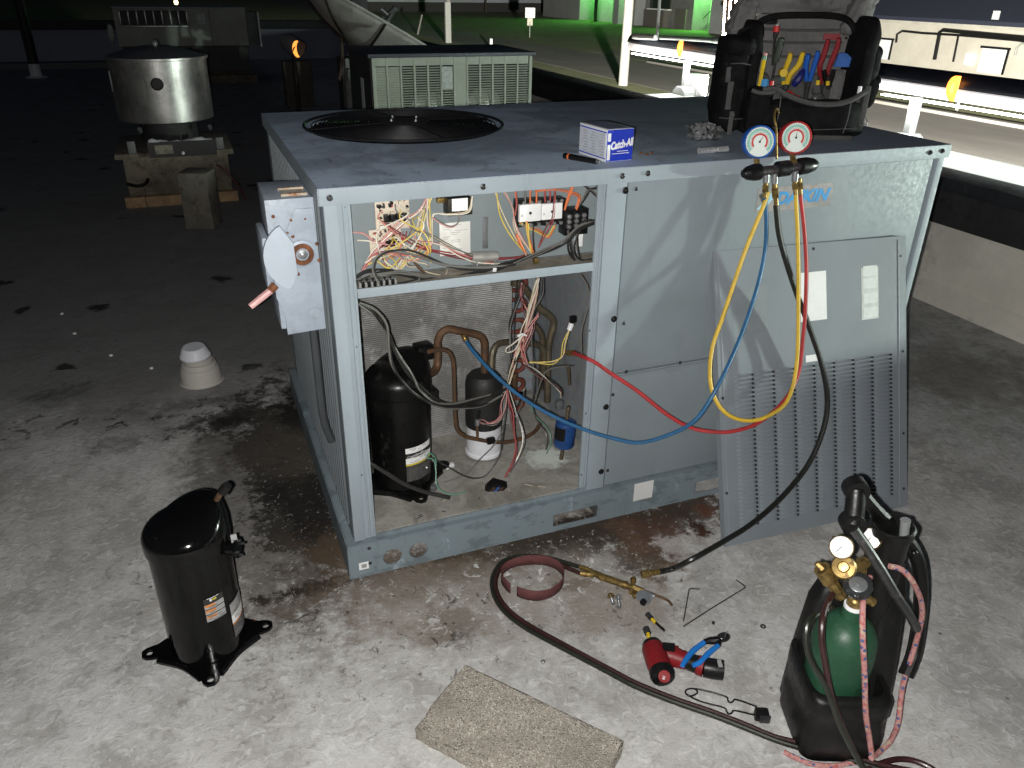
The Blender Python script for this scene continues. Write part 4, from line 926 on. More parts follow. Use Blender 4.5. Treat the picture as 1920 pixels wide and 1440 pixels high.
# labels printed on the shell (angles face the technician)
aC = math.degrees(math.atan2(-1.755 + .14, -.253 + .395))
for i, (z0, z1, m) in enumerate(((.2, .216, INKDK), (.186, .199, INKGREY), (.171, .184, INKGREY), (.150, .169, INKGREY))):
    curved_label(M, .0892, aC + 4, aC + 34, z0, z1, m, 'warning_label', new)
ORG = mat('orange print', (.55, .20, .05), .5, 0, .1)
for z in (.192, .177, .160): curved_label(M, .0895, aC + 4.6, aC + 20, z, z + .0065, ORG, 'warning_band', new, 5)
for i in range(14):
    z = random.choice((.196, .190, .182, .175, .166, .162, .156, .152)); a = aC + random.uniform(6, 24); curved_label(M, .0898, a, a + random.uniform(4, 9), z, z + .0014, INKDK, 'print_line', new, 3)
curved_label(M, .0896, aC + 13, aC + 16, .206, .2125, WHITE, 'label_mark', new, 3); curved_label(M, .0896, aC + 17, aC + 23, .207, .2115, YEL, 'label_mark', new, 3); curved_label(M, .0896, aC + 9, aC + 27, .2145, .2158, WHITE, 'print_line', new, 4)
curved_label(M, .0892, aC + 42, aC + 84, .062, .1655, mat('grey print block', (.10, .10, .10), .6, 0, .2, 60), 'rating_label', new)
curved_label(M, .0894, aC + 42, aC + 84, .105, .128, WHITE, 'label_band', new); curved_label(M, .0894, aC + 42, aC + 84, .128, .162, mat('silver band', (.42, .42, .42), .4, .3, .2, 50), 'label_band', new)
curved_label(M, .0894, aC + 42, aC + 84, .100, .105, ORG, 'label_band', new)
for i in range(22):
    a = aC + 45 + random.uniform(0, 26); z = random.choice((.110, .115, .120, .134, .140, .146, .152, .068, .075, .082, .089, .094)); curved_label(M, .0897, a, a + random.uniform(4, 10), z, z + .0018, INKDK if z > .1 else INKGREY, 'print_line', new, 3)

# ================================================================ roof vent
v = thing('roof_vent', 'small white plastic vent cap rising from the dirty roof', 'vent', (-.352, 1.40, 0))
o = (-.352, 1.40, 0)
B().lathe([(.086, 0), (.081, .003), (.0785, .010), (.077, .052), (.072, .064), (.068, .066)], 36, o, cap=False).obj('boot', mat('beige plastic step shade', (.44, .415, .38), .6, 0, .06, 5), v)  # boot and collar coloured darker than the cap in place of step shadows
B().lathe([(.0685, .064), (.0675, .080), (.063, .086), (.0565, .0862), (.0565, .100), (.052, .104)], 32, o, cap=False).obj('collar', mat('beige plastic step shade', (.52, .51, .48)), v)
B().lathe([(.042, .10), (.042, .125)], 28, o, cap=False).obj('throat', mat('beige plastic step shade', (.52, .51, .48)), v)
B().lathe([(.044, .116), (.058, .116), (.060, .121), (.045, .156), (.041, .159), (0, .1595)], 32, (-.356, 1.395, 0), (-.03, -.06, 1), cap=False).obj('cap', mat('cap white', (.66, .67, .72), .5, 0, .08, 10), v)
for q, wh in zip([(-0.9547,2.3772,0.004),(-0.8756,2.0915,0.004),(-0.7088,1.7776,0.004),(-0.5442,1.5825,0.004)], ('farthest', 'third nearest', 'second nearest', 'nearest')): 
    B().sph(q, .009, (1, .8, .7), 6).obj('debris_crumb', WHITEP, label='white crumb on the dark roof, ' + wh + ' of four to the vent cap', cat='debris', group='white crumbs on the roof')

# ================================================================ concrete paver
PAVER = stone_material('exposed aggregate concrete', (.30, .265, .22), (.39, .35, .295), (.55, .52, .47), 330)
pa = Vector((0.1623,-0.462,0.045)); pr_ = Vector((0.4088,-0.7785,0.045)); pl_ = Vector((0.0124,-0.5754,0.045))
ux = (pr_ - pa).normalized(); 
PMx = frame(pa, ux, z=(0, 0, 1))
b = B(PMx); random.seed(3)
b.box((0, -.196, -.045), (.402, 0, 0), .004)
bmesh.ops.subdivide_edges(b.bm, edges=b.bm.edges[:], cuts=10, use_grid_fill=True)
for vv in b.bm.verts:
    vv.co += Vector((random.uniform(-1, 1), random.uniform(-1, 1), random.uniform(-1, 0))) * .0016
    l = PMx.inverted() @ vv.co
    if l.x < .17 and l.y < -.155: vv.co.z -= min(.02, (.17 - l.x) * .15) * 0.5
b.obj('concrete_paver', PAVER, ang=60, label='loose speckled concrete paver block lying on the roof below the torch hose', cat='paver')

# ================================================================ manifold gauge set hanging on the lid edge
man = thing('manifold_gauge_set', 'blue and red refrigerant gauges with coloured hoses hanging on the unit\'s edge', 'gauges', (1.1708,-0.055,1.0468))
m0, m1 = Vector((1.0602,-0.062,1.0443)), Vector((1.2977,-0.062,1.0543)); mx = (m1 - m0).normalized()
def mp(px, py=None, y=-.062): return m0 + mx * ((px - 1392) / 140 * (m1 - m0).length)
B().cyl(mp(1423), mp(1500), .0125, None, 14).obj('manifold_body', mat('dark anodised', (.12, .11, .115), .3, .7, .2, 30), man)
MF = frame(m0, mx, z=(0, 0, 1))
B().lathe([(0, 0), (.009, .001), (.017, .014), (.0215, .035), (.0215, .050), (.012, .054), (.010, .060)], 22, m0, mx).obj('valve_knob', PLASTIC, man)
B().lathe([(0, 0), (.009, .001), (.0175, .014), (.022, .036), (.022, .058), (.012, .062), (.010, .07)], 22, m1, -mx).obj('valve_knob', PLASTIC, man)
B().lathe([(.012, 0), (.0205, .006), (.0205, .040), (.012, .048)], 18, mp(1455) + mx * -.004, mx).obj('centre_knob', PLASTIC, man)
hk = Vector((1.161,-0.062,1.0761))
B().tube([hk, (1.1591,-0.06,1.0935), (1.155,-0.048,1.1517), (1.1522,-0.04,1.1716), (1.166,-0.02,1.1893), (1.1963,0.01,1.1895), (1.2202,0.03,1.1752)], .0032, 8, 4).obj('hanging_hook', BRASS, man)
GFACE = mat('gauge face', (.66, .72, .68), .4, 0, .05, 20); GRED = mat('gauge red', (.50, .06, .05), .4); GGRN = mat('gauge green', (.25, .48, .40), .45, 0, .1, 60)
def gauge(px, py, rim, name, needle):
    c = Vector(FY(px, py, -.045)) if False else None
for (c, rim, nd) in ((Vector((1.1065,-0.052,1.1202)), mat('blue gauge rim', (.015, .10, .42), .3), 30), (Vector((1.22,-0.052,1.1253)), mat('red gauge rim', (.42, .02, .022), .3), 5)):
    n = (Vector((-0.2532,-1.7548,1.4739)) - c).normalized() + Vector((.36, .0, -.02)); n.normalize()
    ux_ = n.cross(Vector((0, 0, 1))).normalized() * -1; uy = n.cross(ux_).normalized() if n.cross(ux_).z > 0 else -n.cross(ux_).normalized()
    GM = Matrix(((ux_.x, uy.x, n.x, c.x), (ux_.y, uy.y, n.y, c.y), (ux_.z, uy.z, n.z, c.z), (0, 0, 0, 1)))
    g = B(GM).lathe([(0, -.030), (.030, -.030), (.040, -.024), (.0415, -.004), (.0415, .004), (.0395, .007), (.0365, .003)], 36, cap=False).obj('gauge', rim, man)
    B(GM).lathe([(0, .0015), (.0368, .0015)], 36, cap=False).obj('gauge_face', GFACE, g)
    b = B(GM)
    for r0, r1, m_, a0, a1, z in ((.026, .033, GGRN, -45, 225, .0021), (.0165, .0215, GRED, -40, 220, .0022), (.023, .0245, INKGREY, -45, 225, .0023)):
        bb = B(GM); bb.grid(lambda u, v: ((r0 + (r1 - r0) * v) * math.cos(math.radians(a0 + (a1 - a0) * u)), (r0 + (r1 - r0) * v) * math.sin(math.radians(a0 + (a1 - a0) * u)), z), 36, 1); bb.obj('scale_ring', m_, g)
    for k in range(28):
        a = math.radians(-45 + 10 * k); x, y = math.cos(a), math.sin(a)
        bb = B(GM); bb.face([(x * .0335 - y * .0004, y * .0335 + x * .0004, .0024), (x * .0335 + y * .0004, y * .0335 - x * .0004, .0024), (x * .0362 + y * .0004, y * .0362 - x * .0004, .0024), (x * .0362 - y * .0004, y * .0362 + x * .0004, .0024)]); bb.obj('scale_tick', INKDK, g)
    a = math.radians(90 - nd); x, y = math.cos(a), math.sin(a)
    B(GM).face([(-y * .0012, x * .0012, .0026), (y * .0012, -x * .0012, .0026), (x * .022, y * .022, .0026)]).lathe([(0, .0032), (.003, .0028), (.003, .0022)], 12, cap=False).obj('needle', INKDK, g)
    lens = NT('gauge lens'); lens.set('Base Color', (1, 1, 1, 1)); lens.set('Transmission Weight', 1); lens.set('Roughness', .03); lens.set('IOR', 1.1)
    bot = GM @ Vector((0, -.041, -.012))
    q = m0 + mx * (bot - m0).dot(mx)
    B().cyl(bot, q + (bot - q) * .2, .008, .008, 6).cyl(q + (bot - q) * .55, q, .0095, .0095, 6).obj('gauge_fitting', BRASS, g)
HB = mat('blue hose rubber', (.018, .10, .22), .4, 0, .2, 30); HR = mat('red hose rubber', (.36, .028, .032), .4, 0, .2, 30); HY = mat('yellow hose rubber', (.58, .38, .035), .45, 0, .15, 30); HK = mat('black hose rubber', (.012, .013, .011), .34, 0, .3, 40)
def fitting(a, c, r, parent, name='hose_fitting'):
    a, c = Vector(a), Vector(c); d = (c - a)
    b = B(); b.cyl(a, a + d * .25, r * .75, r * .75, 10).cyl(a + d * .22, a + d * .62, r, r, 6).cyl(a + d * .6, c, r * .68, r * .62, 12); return b.obj(name, BRASS, parent)
hoses = [('blue', HB, .0056, [(1.1399,-0.066,0.9788),(1.1577,-0.068,0.9061),(1.1623,-0.075,0.8186),(1.1228,-0.11,0.7199),(1.0603,-0.15,0.6104),(0.9724,-0.2,0.5107),(0.9191,-0.2,0.422),(0.8668,-0.17,0.3688),(0.7923,-0.13,0.3323),(0.7321,-0.085,0.3333),(0.6672,-0.045,0.3505),(0.5955,0,0.3802),(0.5215,0.06,0.4216),(0.4587,0.13,0.4753),(0.4191,0.2,0.5229),(0.407,0.24,0.5449)]),
 ('red', HR, .0056, [(1.2552,-0.068,0.9777),(1.279,-0.08,0.8838),(1.2927,-0.1,0.7819),(1.2949,-0.125,0.6639),(1.292,-0.14,0.5885),(1.2776,-0.165,0.4838),(1.2115,-0.2,0.423),(1.1176,-0.22,0.3822),(1.0389,-0.22,0.3702),(0.9864,-0.2,0.3664),(0.9337,-0.16,0.3688),(0.8764,-0.12,0.4015),(0.8055,-0.075,0.4629),(0.7356,-0.035,0.5139),(0.6976,-0.018,0.5435),(0.6757,0.005,0.553),(0.6732,0.08,0.5372)]),
 ('yellow', HY, .0056, [(1.2355,-0.072,0.9801),(1.2545,-0.09,0.8589),(1.2627,-0.125,0.7),(1.2592,-0.17,0.523),(1.2196,-0.205,0.4274),(1.1365,-0.23,0.4044),(1.0687,-0.23,0.4022),(1.0125,-0.21,0.4227),(0.9848,-0.18,0.4643),(0.9812,-0.15,0.5197),(1.0071,-0.11,0.5855),(1.0345,-0.1,0.6652),(1.0669,-0.09,0.7733),(1.0968,-0.08,0.8594),(1.1315,-0.072,0.9454),(1.1509,-0.064,0.9916)]),
 ('black', HK, .0078, [(1.1776,-0.07,0.9555),(1.2032,-0.08,0.861),(1.2654,-0.1,0.7225),(1.3161,-0.13,0.6107),(1.3592,-0.165,0.4961),(1.3806,-0.19,0.3995),(1.3673,-0.215,0.3161),(1.3092,-0.245,0.2201),(1.2057,-0.275,0.1467),(1.0858,-0.305,0.103),(0.9708,-0.33,0.0863),(0.8515,-0.35,0.0699)])]
for nm, m_, r, P in hoses:
    if nm == 'black': P = P + [(0.8307,-0.3052,0.011),(0.7829,-0.3042,0.011)]
    B().tube(P, r, 10, 6).obj('hose', m_, man, label=nm + ' hose')
for a, c, r in (((1.1375,-0.063,1.0202), (1.1404,-0.066,0.9759), .0085), ((1.1658,-0.063,1.0155), (1.1803,-0.07,0.951), .0095), ((1.2305,-0.064,1.0169), (1.2358,-0.072,0.9787), .0085), ((1.2473,-0.062,1.0196), (1.2556,-0.068,0.9763), .0085)): fitting(a, c, r, man)
for a, c in ((mp(1436), (1.1381,-0.063,1.0174)), (mp(1452), (1.1663,-0.063,1.0127)), (mp(1491), (1.2311,-0.064,1.0141))): B().cyl(a, c, .0092, .0085, 12).obj('port', ZINC, man)
e0, e1 = Vector((0.7862,-0.3043,0.012)), Vector((0.7343,-0.2968,0.012))
B().cyl(e0, lerp(e0, e1, .45), .0085, .0085, 12).cyl(lerp(e0, e1, .4), lerp(e0, e1, .62), .0075, .0075, 12).cyl(lerp(e0, e1, .6), e1, .0115, .0115, 6).obj('hose_fitting', BRASS, man)
e0, e1 = Vector((0.407,0.24,0.5449)), Vector((0.404,0.25,0.558)); B().cyl(e0, e1, .008, .007, 10).obj('hose_fitting', BRASS, man)
e0, e1 = Vector((0.6742,0.075,0.5375)), Vector((0.6663,0.1,0.5279)); B().cyl(e0, e1, .0085, .008, 8).obj('hose_fitting', BRASS, man)

# ================================================================ items lying on the lid
TOPZ = 1.0702
BOXW = mat('white carton', (.66, .67, .70), .5, 0, .06, 20); BOXB = mat('blue carton', (.012, .035, .42), .4, 0, .1, 20)
bx = thing('filter_box', 'white and blue filter drier carton on the unit lid', 'box', (0.7295,0.0672,1.0702))
c0 = Vector((0.7264,0.0611,1.0702)); cl = Vector((0.7136,0.1901,1.0702)); crr = Vector((0.8101,0.0422,1.0702))
uu = (cl - c0); hh = .079
# carton: long white side to the left, printed blue end to the right
ud = uu.normalized(); vd = (crr - c0) - ud * (crr - c0).dot(ud); vd.normalize()
BL, BW = uu.length, (crr - c0).dot(vd)
BM = Matrix(((ud.x, vd.x, 0, c0.x), (ud.y, vd.y, 0, c0.y), (0, 0, 1, c0.z), (0, 0, 0, 1)))
B(BM).box((0, 0, 0), (BL, BW, hh), .0008).obj('carton', BOXW, bx)
end = B(BM).box((-.0004, .0008, .0008), (-.0002, BW - .0008, hh - .0008)).obj('blue_end', BOXB, bx)
B(BM).box((.006, -.0004, .010), (BL - .004, -.0002, hh - .010)).obj('side_print', mat('pale print', (.50, .53, .60), .5, 0, .1, 80), bx)
for z in (.006, hh - .009): B(BM).box((.002, -.0005, z), (BL - .002, -.0003, z + .003)).obj('print_band', BOXB, bx)
for i in range(8):
    z = .014 + i * .007
    for q in range(3):
        x = .012 + q * BL * .3; B(BM).box((x, -.0007, z), (x + random.uniform(.012, .026), -.0005, z + .0016)).obj('print_line', INKGREY, bx)
B(BM).box((.008, .008, hh + .0001), (BL - .006, BW - .008, hh + .0004)).obj('top_label', mat('dark top print', (.16, .18, .26), .5, 0, .2, 30), bx)
B(BM).box((-.0007, .003, .004), (-.0005, .012, .042)).box((-.0007, .003, .050), (-.0005, .012, .070)).obj('blue_end_tag', WHITE, bx)
TF = Matrix(((0, 0, -1, 0), (1, 0, 0, 0), (0, 1, 0, 0), (0, 0, 0, 1)))
text('Catch-All', .026, BM @ Matrix.Translation((-.0006, BW * .56, hh * .52)) @ TF @ Matrix.Rotation(.13, 4, 'Z'), WHITE, 'end_text', bx, .0001, .3, .0012, .82 * BW / .098)
B(BM).box((-.0007, BW * .22, hh * .23), (-.0005, BW * .86, hh * .25)).box((-.0007, BW * .40, hh * .30), (-.0005, BW * .82, hh * .32)).obj('end_line', WHITE, bx)
mk = thing('marker_pen', 'black marker pen lying beside the blue carton on the lid', 'marker', (0.6704,0.0865,1.078))
a, c = Vector((0.6433,0.131,1.078)), Vector((0.6933,0.0304,1.078))
B().cyl(a, lerp(a, c, .93), .0075, .0068, 14).obj('barrel', PLASTIC, mk)
B().cyl(lerp(a, c, .12), lerp(a, c, .16), .0079, .0079, 14).obj('band', WC['orange'], mk)
B().cyl(lerp(a, c, .93), c, .005, .0035, 12).sph(c, .004).obj('tip', STEEL, mk)
# crumpled foil bag
FOIL = mat('silver foil', (.55, .55, .55), .16, .75, .4, 60, .5, 45, (.012, .012, .013), amt=.6)
random.seed(9); fc = Vector((1.1473,0.2341,1.0702))
b = B(); b.sph(fc + Vector((.0, .02, .022)), .045, (1.15, .8, .55), 16)
for vv in b.bm.verts:
    vv.co += Vector((random.uniform(-1, 1), random.uniform(-1, 1), random.uniform(-.4, 1))) * .011; vv.co.z = max(vv.co.z, TOPZ)
b.obj('foil_bag', FOIL, ang=12, label='crumpled silver and black foil bag beside the tool bag', cat='bag')
s0, s1 = Vector((1.0117,0.0701,1.081)), Vector((1.1042,0.0737,1.081))
so_ = thing('socket_adapter', 'short chrome nut driver shank on the lid near the tool bag', 'tool', lerp(s0, s1, .5))
CHR = mat('chrome', (.6, .6, .61), .2, .6, .15, 40)
B().cyl(s0, lerp(s0, s1, .52), .0088, .0088, 16).obj('socket', CHR, so_); B().cyl(lerp(s0, s1, .52), lerp(s0, s1, .62), .005, .005, 12).cyl(lerp(s0, s1, .62), s1, .0075, .0078, 6).obj('shank', CHR, so_)
for q, wh in zip([(0.8667,0.1251,1.0735),(0.8743,0.1074,1.0735),(0.8983,0.1232,1.0735)], ('nearest', 'second nearest', 'farthest')): B().cbox(q, (.009, .006, .005), .001, Matrix.Rotation(random.random() * 3, 3, 'Z')).obj('debris_crumb', RUST, label='brown crumb on the lid, ' + wh + ' of three to the blue carton', cat='debris', group='crumbs on the lid')


# ================================================================ tool bag on the lid
FAB = mat('black nylon fabric', (.0065, .0065, .007), .85, 0, .4, 14, .4, 300, (.013, .0125, .012), amt=.3, spec=.12)
FABG = mat('grey nylon fabric', (.115, .11, .108), .85, 0, .25, 10, .4, 260, (.055, .052, .05), amt=.35)
TRIM = mat('grey trim webbing', (.055, .055, .054), .8, 0, .2, 30, .4, 400)
BGO = Vector((1.45, .28, 1.0702)); BGF = frame(BGO, (.927, -.375, 0), z=(0, 0, 1))
bag = thing('tool_bag', 'open black and grey tool bag full of hand tools on the unit lid', 'tool bag', BGO)
def soft(name, c, d, m, parent, p=.45, wr=.004, n=22, M=BGF, seed=1, tilt=0, taper=0.0):
    rnd = random.Random(seed); b = B(M)
    ph = [rnd.uniform(0, 6) for _ in range(6)]
    sg = lambda x, e: math.copysign(abs(x) ** e, x)
    def fn(u, v):
        a = 2 * math.pi * u; t = math.pi * (v - .5)
        x = sg(math.cos(t), p) * sg(math.cos(a), p); y = sg(math.cos(t), p) * sg(math.sin(a), p); z = sg(math.sin(t), p)
        k = 1 + taper * z
        w = wr * (math.sin(9 * z + ph[0] + 3 * a) * .5 + math.sin(17 * z + ph[1] + 2 * a) * .3 + math.sin(5 * a + ph[2]) * .4)
        return (c[0] + (d[0] / 2 * k + w) * x + tilt * z, c[1] + (d[1] / 2 * k + w) * y, c[2] + d[2] / 2 * z + wr * .5 * math.sin(7 * a + ph[3]) * (1 if z > -.9 else 0))
    b.grid(fn, n * 2, n); bmesh.ops.remove_doubles(b.bm, verts=b.bm.verts, dist=1e-5)
    return b.obj(name, m, parent, 70)
soft('back_wall', (.045, .175, .165), (.37, .06, .33), FAB, bag, seed=2, tilt=.006)
soft('base', (.045, .055, .030), (.375, .25, .055), FAB, bag, .3, .002, seed=3)
lw = soft('side_wall', (-.122, .07, .16), (.045, .20, .31), FAB, bag, seed=4, tilt=.004)
soft('side_wall', (.212, .07, .165), (.042, .20, .33), FAB, bag, seed=5, tilt=.010)
sp = soft('side_pocket', (-.172, .045, .135), (.085, .18, .268), FAB, bag, .5, .004, seed=6, tilt=.002)
soft('pocket_flap', (-.166, .030, .248), (.090, .19, .055), FAB, sp, .6, .003, seed=16)
soft('side_pocket', (.232, .06, .155), (.055, .15, .20), FAB, bag, .5, .004, seed=7, tilt=.008)
soft('side_pocket', (.246, .03, .125), (.040, .10, .10), FAB, bag, .6, .003, seed=17, tilt=.008)
soft('front_pocket', (.048, -.055, .054), (.31, .075, .108), FAB, bag, .5, .006, seed=8, tilt=.006)
soft('corner_pocket', (-.100, -.045, .072), (.075, .085, .14), FAB, bag, .55, .004, seed=9)
soft('top_flap', (.045, .185, .392), (.36, .08, .13), FABG, bag, .5, .010, seed=10, tilt=.01)
soft('flap_wing', (-.135, .135, .320), (.07, .07, .11), FABG, bag, .6, .006, seed=11, tilt=.012)
soft('flap_wing', (.215, .135, .335), (.07, .07, .12), FABG, bag, .6, .006, seed=12, tilt=.02)
# inner organiser: grey panel with two sewn bands and pockets
inn = B(BGF).grid(lambda u, v: (-.100 + .295 * u + .010 * v, .136 - .012 * math.sin(u * 9) * v * .4, .06 + .27 * v), 12, 8).obj('lining', FABG, bag)
for z in (.215, .255, .290): B(BGF).tube([(-.09, .128, z), (.03, .124, z - .003), (.18, .126, z)], .004, 6, 4).obj('seam_band', TRIM, inn)
B(BGF).box((.118, .117, .262), (.168, .121, .280), .001).obj('patch', mat('red patch', (.22, .03, .035), .7), inn)
B(BGF).box((-.085, .117, .302), (-.030, .121, .316), .001).obj('patch', PLASTIC, inn)
B(BGF).tube([(-.112, .10, .06), (-.116, .09, .20), (-.108, .095, .285), (-.06, .10, .322), (.05, .10, .330), (.16, .10, .324), (.205, .10, .285), (.215, .09, .20), (.208, .09, .06)], .0095, 8, 5).obj('rim_piping', FAB, bag)
for x, y, w_, zt in ((-.070, .085, .06, .165), (-.008, .082, .06, .155), (.055, .080, .06, .150), (.118, .080, .065, .165), (.178, .085, .05, .175)):
    soft('tool_pocket', (x, y, zt / 2 + .02), (w_, .032, zt - .03), FABG if x > .15 else TRIM, bag, .5, .003, seed=int(x * 1000) + 200)
B(BGF).tube([(-.105, -.092, .138), (-.07, -.094, .142), (-.03, -.096, .124), (.03, -.098, .106), (.10, -.098, .102), (.155, -.096, .114), (.198, -.088, .140)], .008, 8, 5, flat=(0, 1, 0)).obj('pocket_trim', TRIM, bag)
B(BGF).tube([(-.135, -.09, .136), (-.11, -.098, .130), (-.075, -.098, .134), (-.062, -.09, .15)], .006, 8, 4).obj('pocket_trim', TRIM, bag)
B(BGF).box((-.182, -.055, .005), (-.168, -.050, .072), .002).obj('zip_pull', TRIM, bag)
B(BGF).lathe([(.004, 0), (.008, 0), (.008, .003), (.004, .003)], 12, (-.175, -.056, .062), (0, -1, 0), False).obj('zip_ring', STEELD, bag)
B(BGF).box((-.205, -.03, .150), (-.165, -.045, .195), .006).obj('strap_pad', TRIM, bag)
B(BGF).box((-.196, -.048, .075), (-.178, -.03, .155), .004).obj('strap', TRIM, bag)
B(BGF).tube([(-.155, .05, .265), (-.165, .02, .285), (-.140, .0, .30), (-.118, .02, .31)], .006, 8, 4).obj('carry_strap', FAB, bag)
B(BGF).box((.205, -.062, .035), (.222, -.052, .15), .004).obj('strap', TRIM, bag)
B(BGF).tube([(.222, -.06, .06), (.228, -.066, .05), (.224, -.068, .04), (.219, -.062, .048)], .002, 6, 3, True).obj('strap_ring', STEEL, bag)
B(BGF).box((.03, -.096, .0), (.18, -.085, .014), .003).obj('base_edge', TRIM, bag)
for x, z in ((-.118, .235), (.196, .300), (.188, .268), (.199, .268)): B(BGF).lathe([(0, 0), (.004, 0), (.004, .002), (0, .003)], 10, (x, .085 if x < 0 else .12, z), (0, -1, 0)).obj('rivet', PLASTIC, bag)
for P in ([(-.205, -.030, .05), (-.170, -.052, .05), (-.135, -.040, .05)], [(-.205, -.030, .20), (-.170, -.052, .205), (-.135, -.040, .20)], [(-.10, -.094, .035), (.04, -.100, .030), (.19, -.092, .035)], [(-.055, -.098, .02), (-.052, -.102, .07), (-.05, -.098, .12)], [(.150, -.096, .02), (.154, -.100, .06), (.156, -.096, .11)]):
    B(BGF).tube(P, .0016, 6, 5).obj('stitched_seam', TRIM, bag)
# tools standing in it
def tool(name, label, cat): return thing(name, label, cat, BGO)
def handle(pts, rs, m, parent, name='handle', k=4): return B().tube(pts, rs, 10, k).obj(name, m, parent)
TY = mat('yellow grip', (.62, .42, .02), .4, 0, .1); TB = mat('blue grip', (.01, .09, .40), .4, 0, .15); TR = mat('dark red grip', (.22, .012, .018), .4, 0, .2); TRB = mat('bright red plastic', (.45, .02, .02), .4)
for nm, lb, m_, h1, h2, in (('pliers', 'pliers with bright yellow grips in the tool bag', TY, [(1.4654,0.3169,1.299),(1.4682,0.3212,1.2835),(1.4668,0.3271,1.2612),(1.4671,0.3324,1.2409),(1.4737,0.3352,1.2092)], [(1.5,0.303,1.3017),(1.5012,0.3079,1.2862),(1.4995,0.3139,1.2639),(1.4845,0.3254,1.2367),(1.4834,0.3312,1.2094)]),
                            ('pliers', 'pliers with blue grips between the yellow and red handled ones', TB, [(1.5177,0.3012,1.296),(1.5218,0.3049,1.2818),(1.5246,0.3092,1.2595),(1.5371,0.3095,1.2193)], [(1.5436,0.2907,1.3042),(1.5471,0.2947,1.2866),(1.547,0.3002,1.2621),(1.5459,0.306,1.2194)]),
                            ('pliers', 'long pliers with dark red grips in the tool bag', TR, [(1.5702,0.2854,1.3365),(1.572,0.29,1.3169),(1.5701,0.2962,1.2817),(1.5674,0.2973,1.2598),(1.5854,0.3008,1.21)], [(1.5986,0.2739,1.3412),(1.6023,0.2778,1.3174),(1.5998,0.2842,1.2866),(1.5937,0.2867,1.2602),(1.5943,0.2972,1.2101)])):
    t = tool(nm, lb, 'pliers'); handle(h1, [.006, .0085, .008, .007], m_, t); handle(h2, [.006, .0085, .008, .007], m_, t)
    B().tube([lerp(h1[-1], h2[-1], .5), lerp(h1[-1], h2[-1], .5) + Vector((0, 0, -.05))], [.010, .006], 8, 1).obj('jaws', STEELD, t)
t = tool('pencil', 'yellow pencil with green ferrule in the tool bag\'s corner pocket', 'pencil'); P = [(1.3373,0.277,1.1754),(1.3445,0.2849,1.265),(1.3487,0.2864,1.2838),(1.3499,0.287,1.2943),(1.3518,0.2873,1.3027)]
B().cyl(P[0], P[2], .0062, None, 6).obj('shaft', TY, t); B().cyl(P[2], P[3], .0064, None, 12).obj('ferrule', WC['green'], t); B().cyl(P[3], P[4], .006, .0055, 12).obj('eraser', WC['pink'], t)
t = tool('marker_pen', 'pale blue marker standing beside the yellow pencil', 'marker'); P = [(1.3488,0.267,1.1718),(1.3514,0.2713,1.2104),(1.3541,0.2756,1.2306)]; B().cyl(P[0], P[1], .0135, .0125, 8).obj('barrel', mat('pale blue', (.30, .52, .62)), t); B().cyl(P[1], P[2], .0125, .0115, 8).obj('cap', mat('blue cap', (.06, .25, .52), .4), t)
t = tool('pen', 'red pen leaning in the pocket beside the pale blue marker', 'pen'); P = [(1.3565,0.2509,1.1779),(1.3605,0.2536,1.2078),(1.3643,0.2553,1.229)]; B().tube(P, [.0065, .0065, .0055], 10, 2).obj('barrel', TRB, t); B().tube([lerp(P[1], P[2], .4) + Vector((0, 0, 0)), P[2]], .0066, 10, 1).obj('cap', TRB, t)
t = tool('screwdriver', 'screwdriver with red and clear handle at the bag\'s left edge', 'screwdriver'); P = [(1.3891,0.3046,1.3741),(1.39,0.3042,1.3576),(1.3924,0.3086,1.3406),(1.4137,0.327,1.2643)]; B().cyl(P[0], P[1], .0085, .0095, 10).obj('handle', TRB, t); B().cyl(lerp(P[0], P[1], -.25), P[0], .0095, .009, 10).obj('handle_end', STEEL, t); B().cyl(P[1], P[2], .0085, .005, 10).cyl(P[2], P[3], .003, .003, 8).obj('blade', STEELD, t)
t = tool('screwdriver', 'screwdriver with dark green handle below the red one', 'screwdriver'); P = [(1.4003,0.2893,1.3417),(1.4019,0.294,1.3142),(1.401,0.2998,1.2776),(1.406,0.3086,1.2313)]; B().tube(P[:3], [.008, .0105, .0085], 10, 4).obj('handle', mat('dark green grip', (.03, .04, .03), .4), t); B().cyl(P[2], P[3], .003, .003, 8).obj('blade', STEELD, t)
t = tool('tape_measure', 'small yellow tape measure under the yellow plier grips', 'tape measure'); P = [(1.4383,0.3063,1.2461)][0]; B().cyl(Vector(P) + Vector((-.008, -.016, 0)), Vector(P) + Vector((.006, .012, 0)), .0115, .0115, 18).obj('case', TY, t); B().cbox(Vector(P) + Vector((.0, -.004, -.017)), (.014, .012, .014), .003).obj('lock', mat('green glass', (.10, .16, .12), .2), t)
t = tool('utility_knife', 'dark blue utility knife in the tool bag\'s middle pocket', 'knife'); P = [(1.4951,0.2833,1.2558),(1.486,0.2816,1.2387),(1.4777,0.285,1.2232),(1.4746,0.2916,1.2093)]; B().tube(P, [.006, .012, .012, .008], 8, 4).obj('body', mat('navy plastic', (.012, .015, .12), .35), t); B().cyl(P[1], lerp(P[1], P[0], .6) + Vector((-.005, -.004, .0)), .004, .004, 8).obj('slider', PLASTIC, t)
t = tool('rag', 'folded blue cloth tucked in the bag\'s right inner pocket', 'cloth'); P = Vector([(1.6366,0.2801,1.2798)][0]); b = B(); b.ext([(-.026, -.02), (.030, -.02), (.026, .004), (.008, .018), (-.006, .022), (-.018, .016)], -.006, .006, frame(P, (.927, -.375, 0), y=(0, 0, 1)), .003); b.obj('cloth', mat('blue cloth', (.035, .11, .36), .85, 0, .2, 30, .4, 200), t)
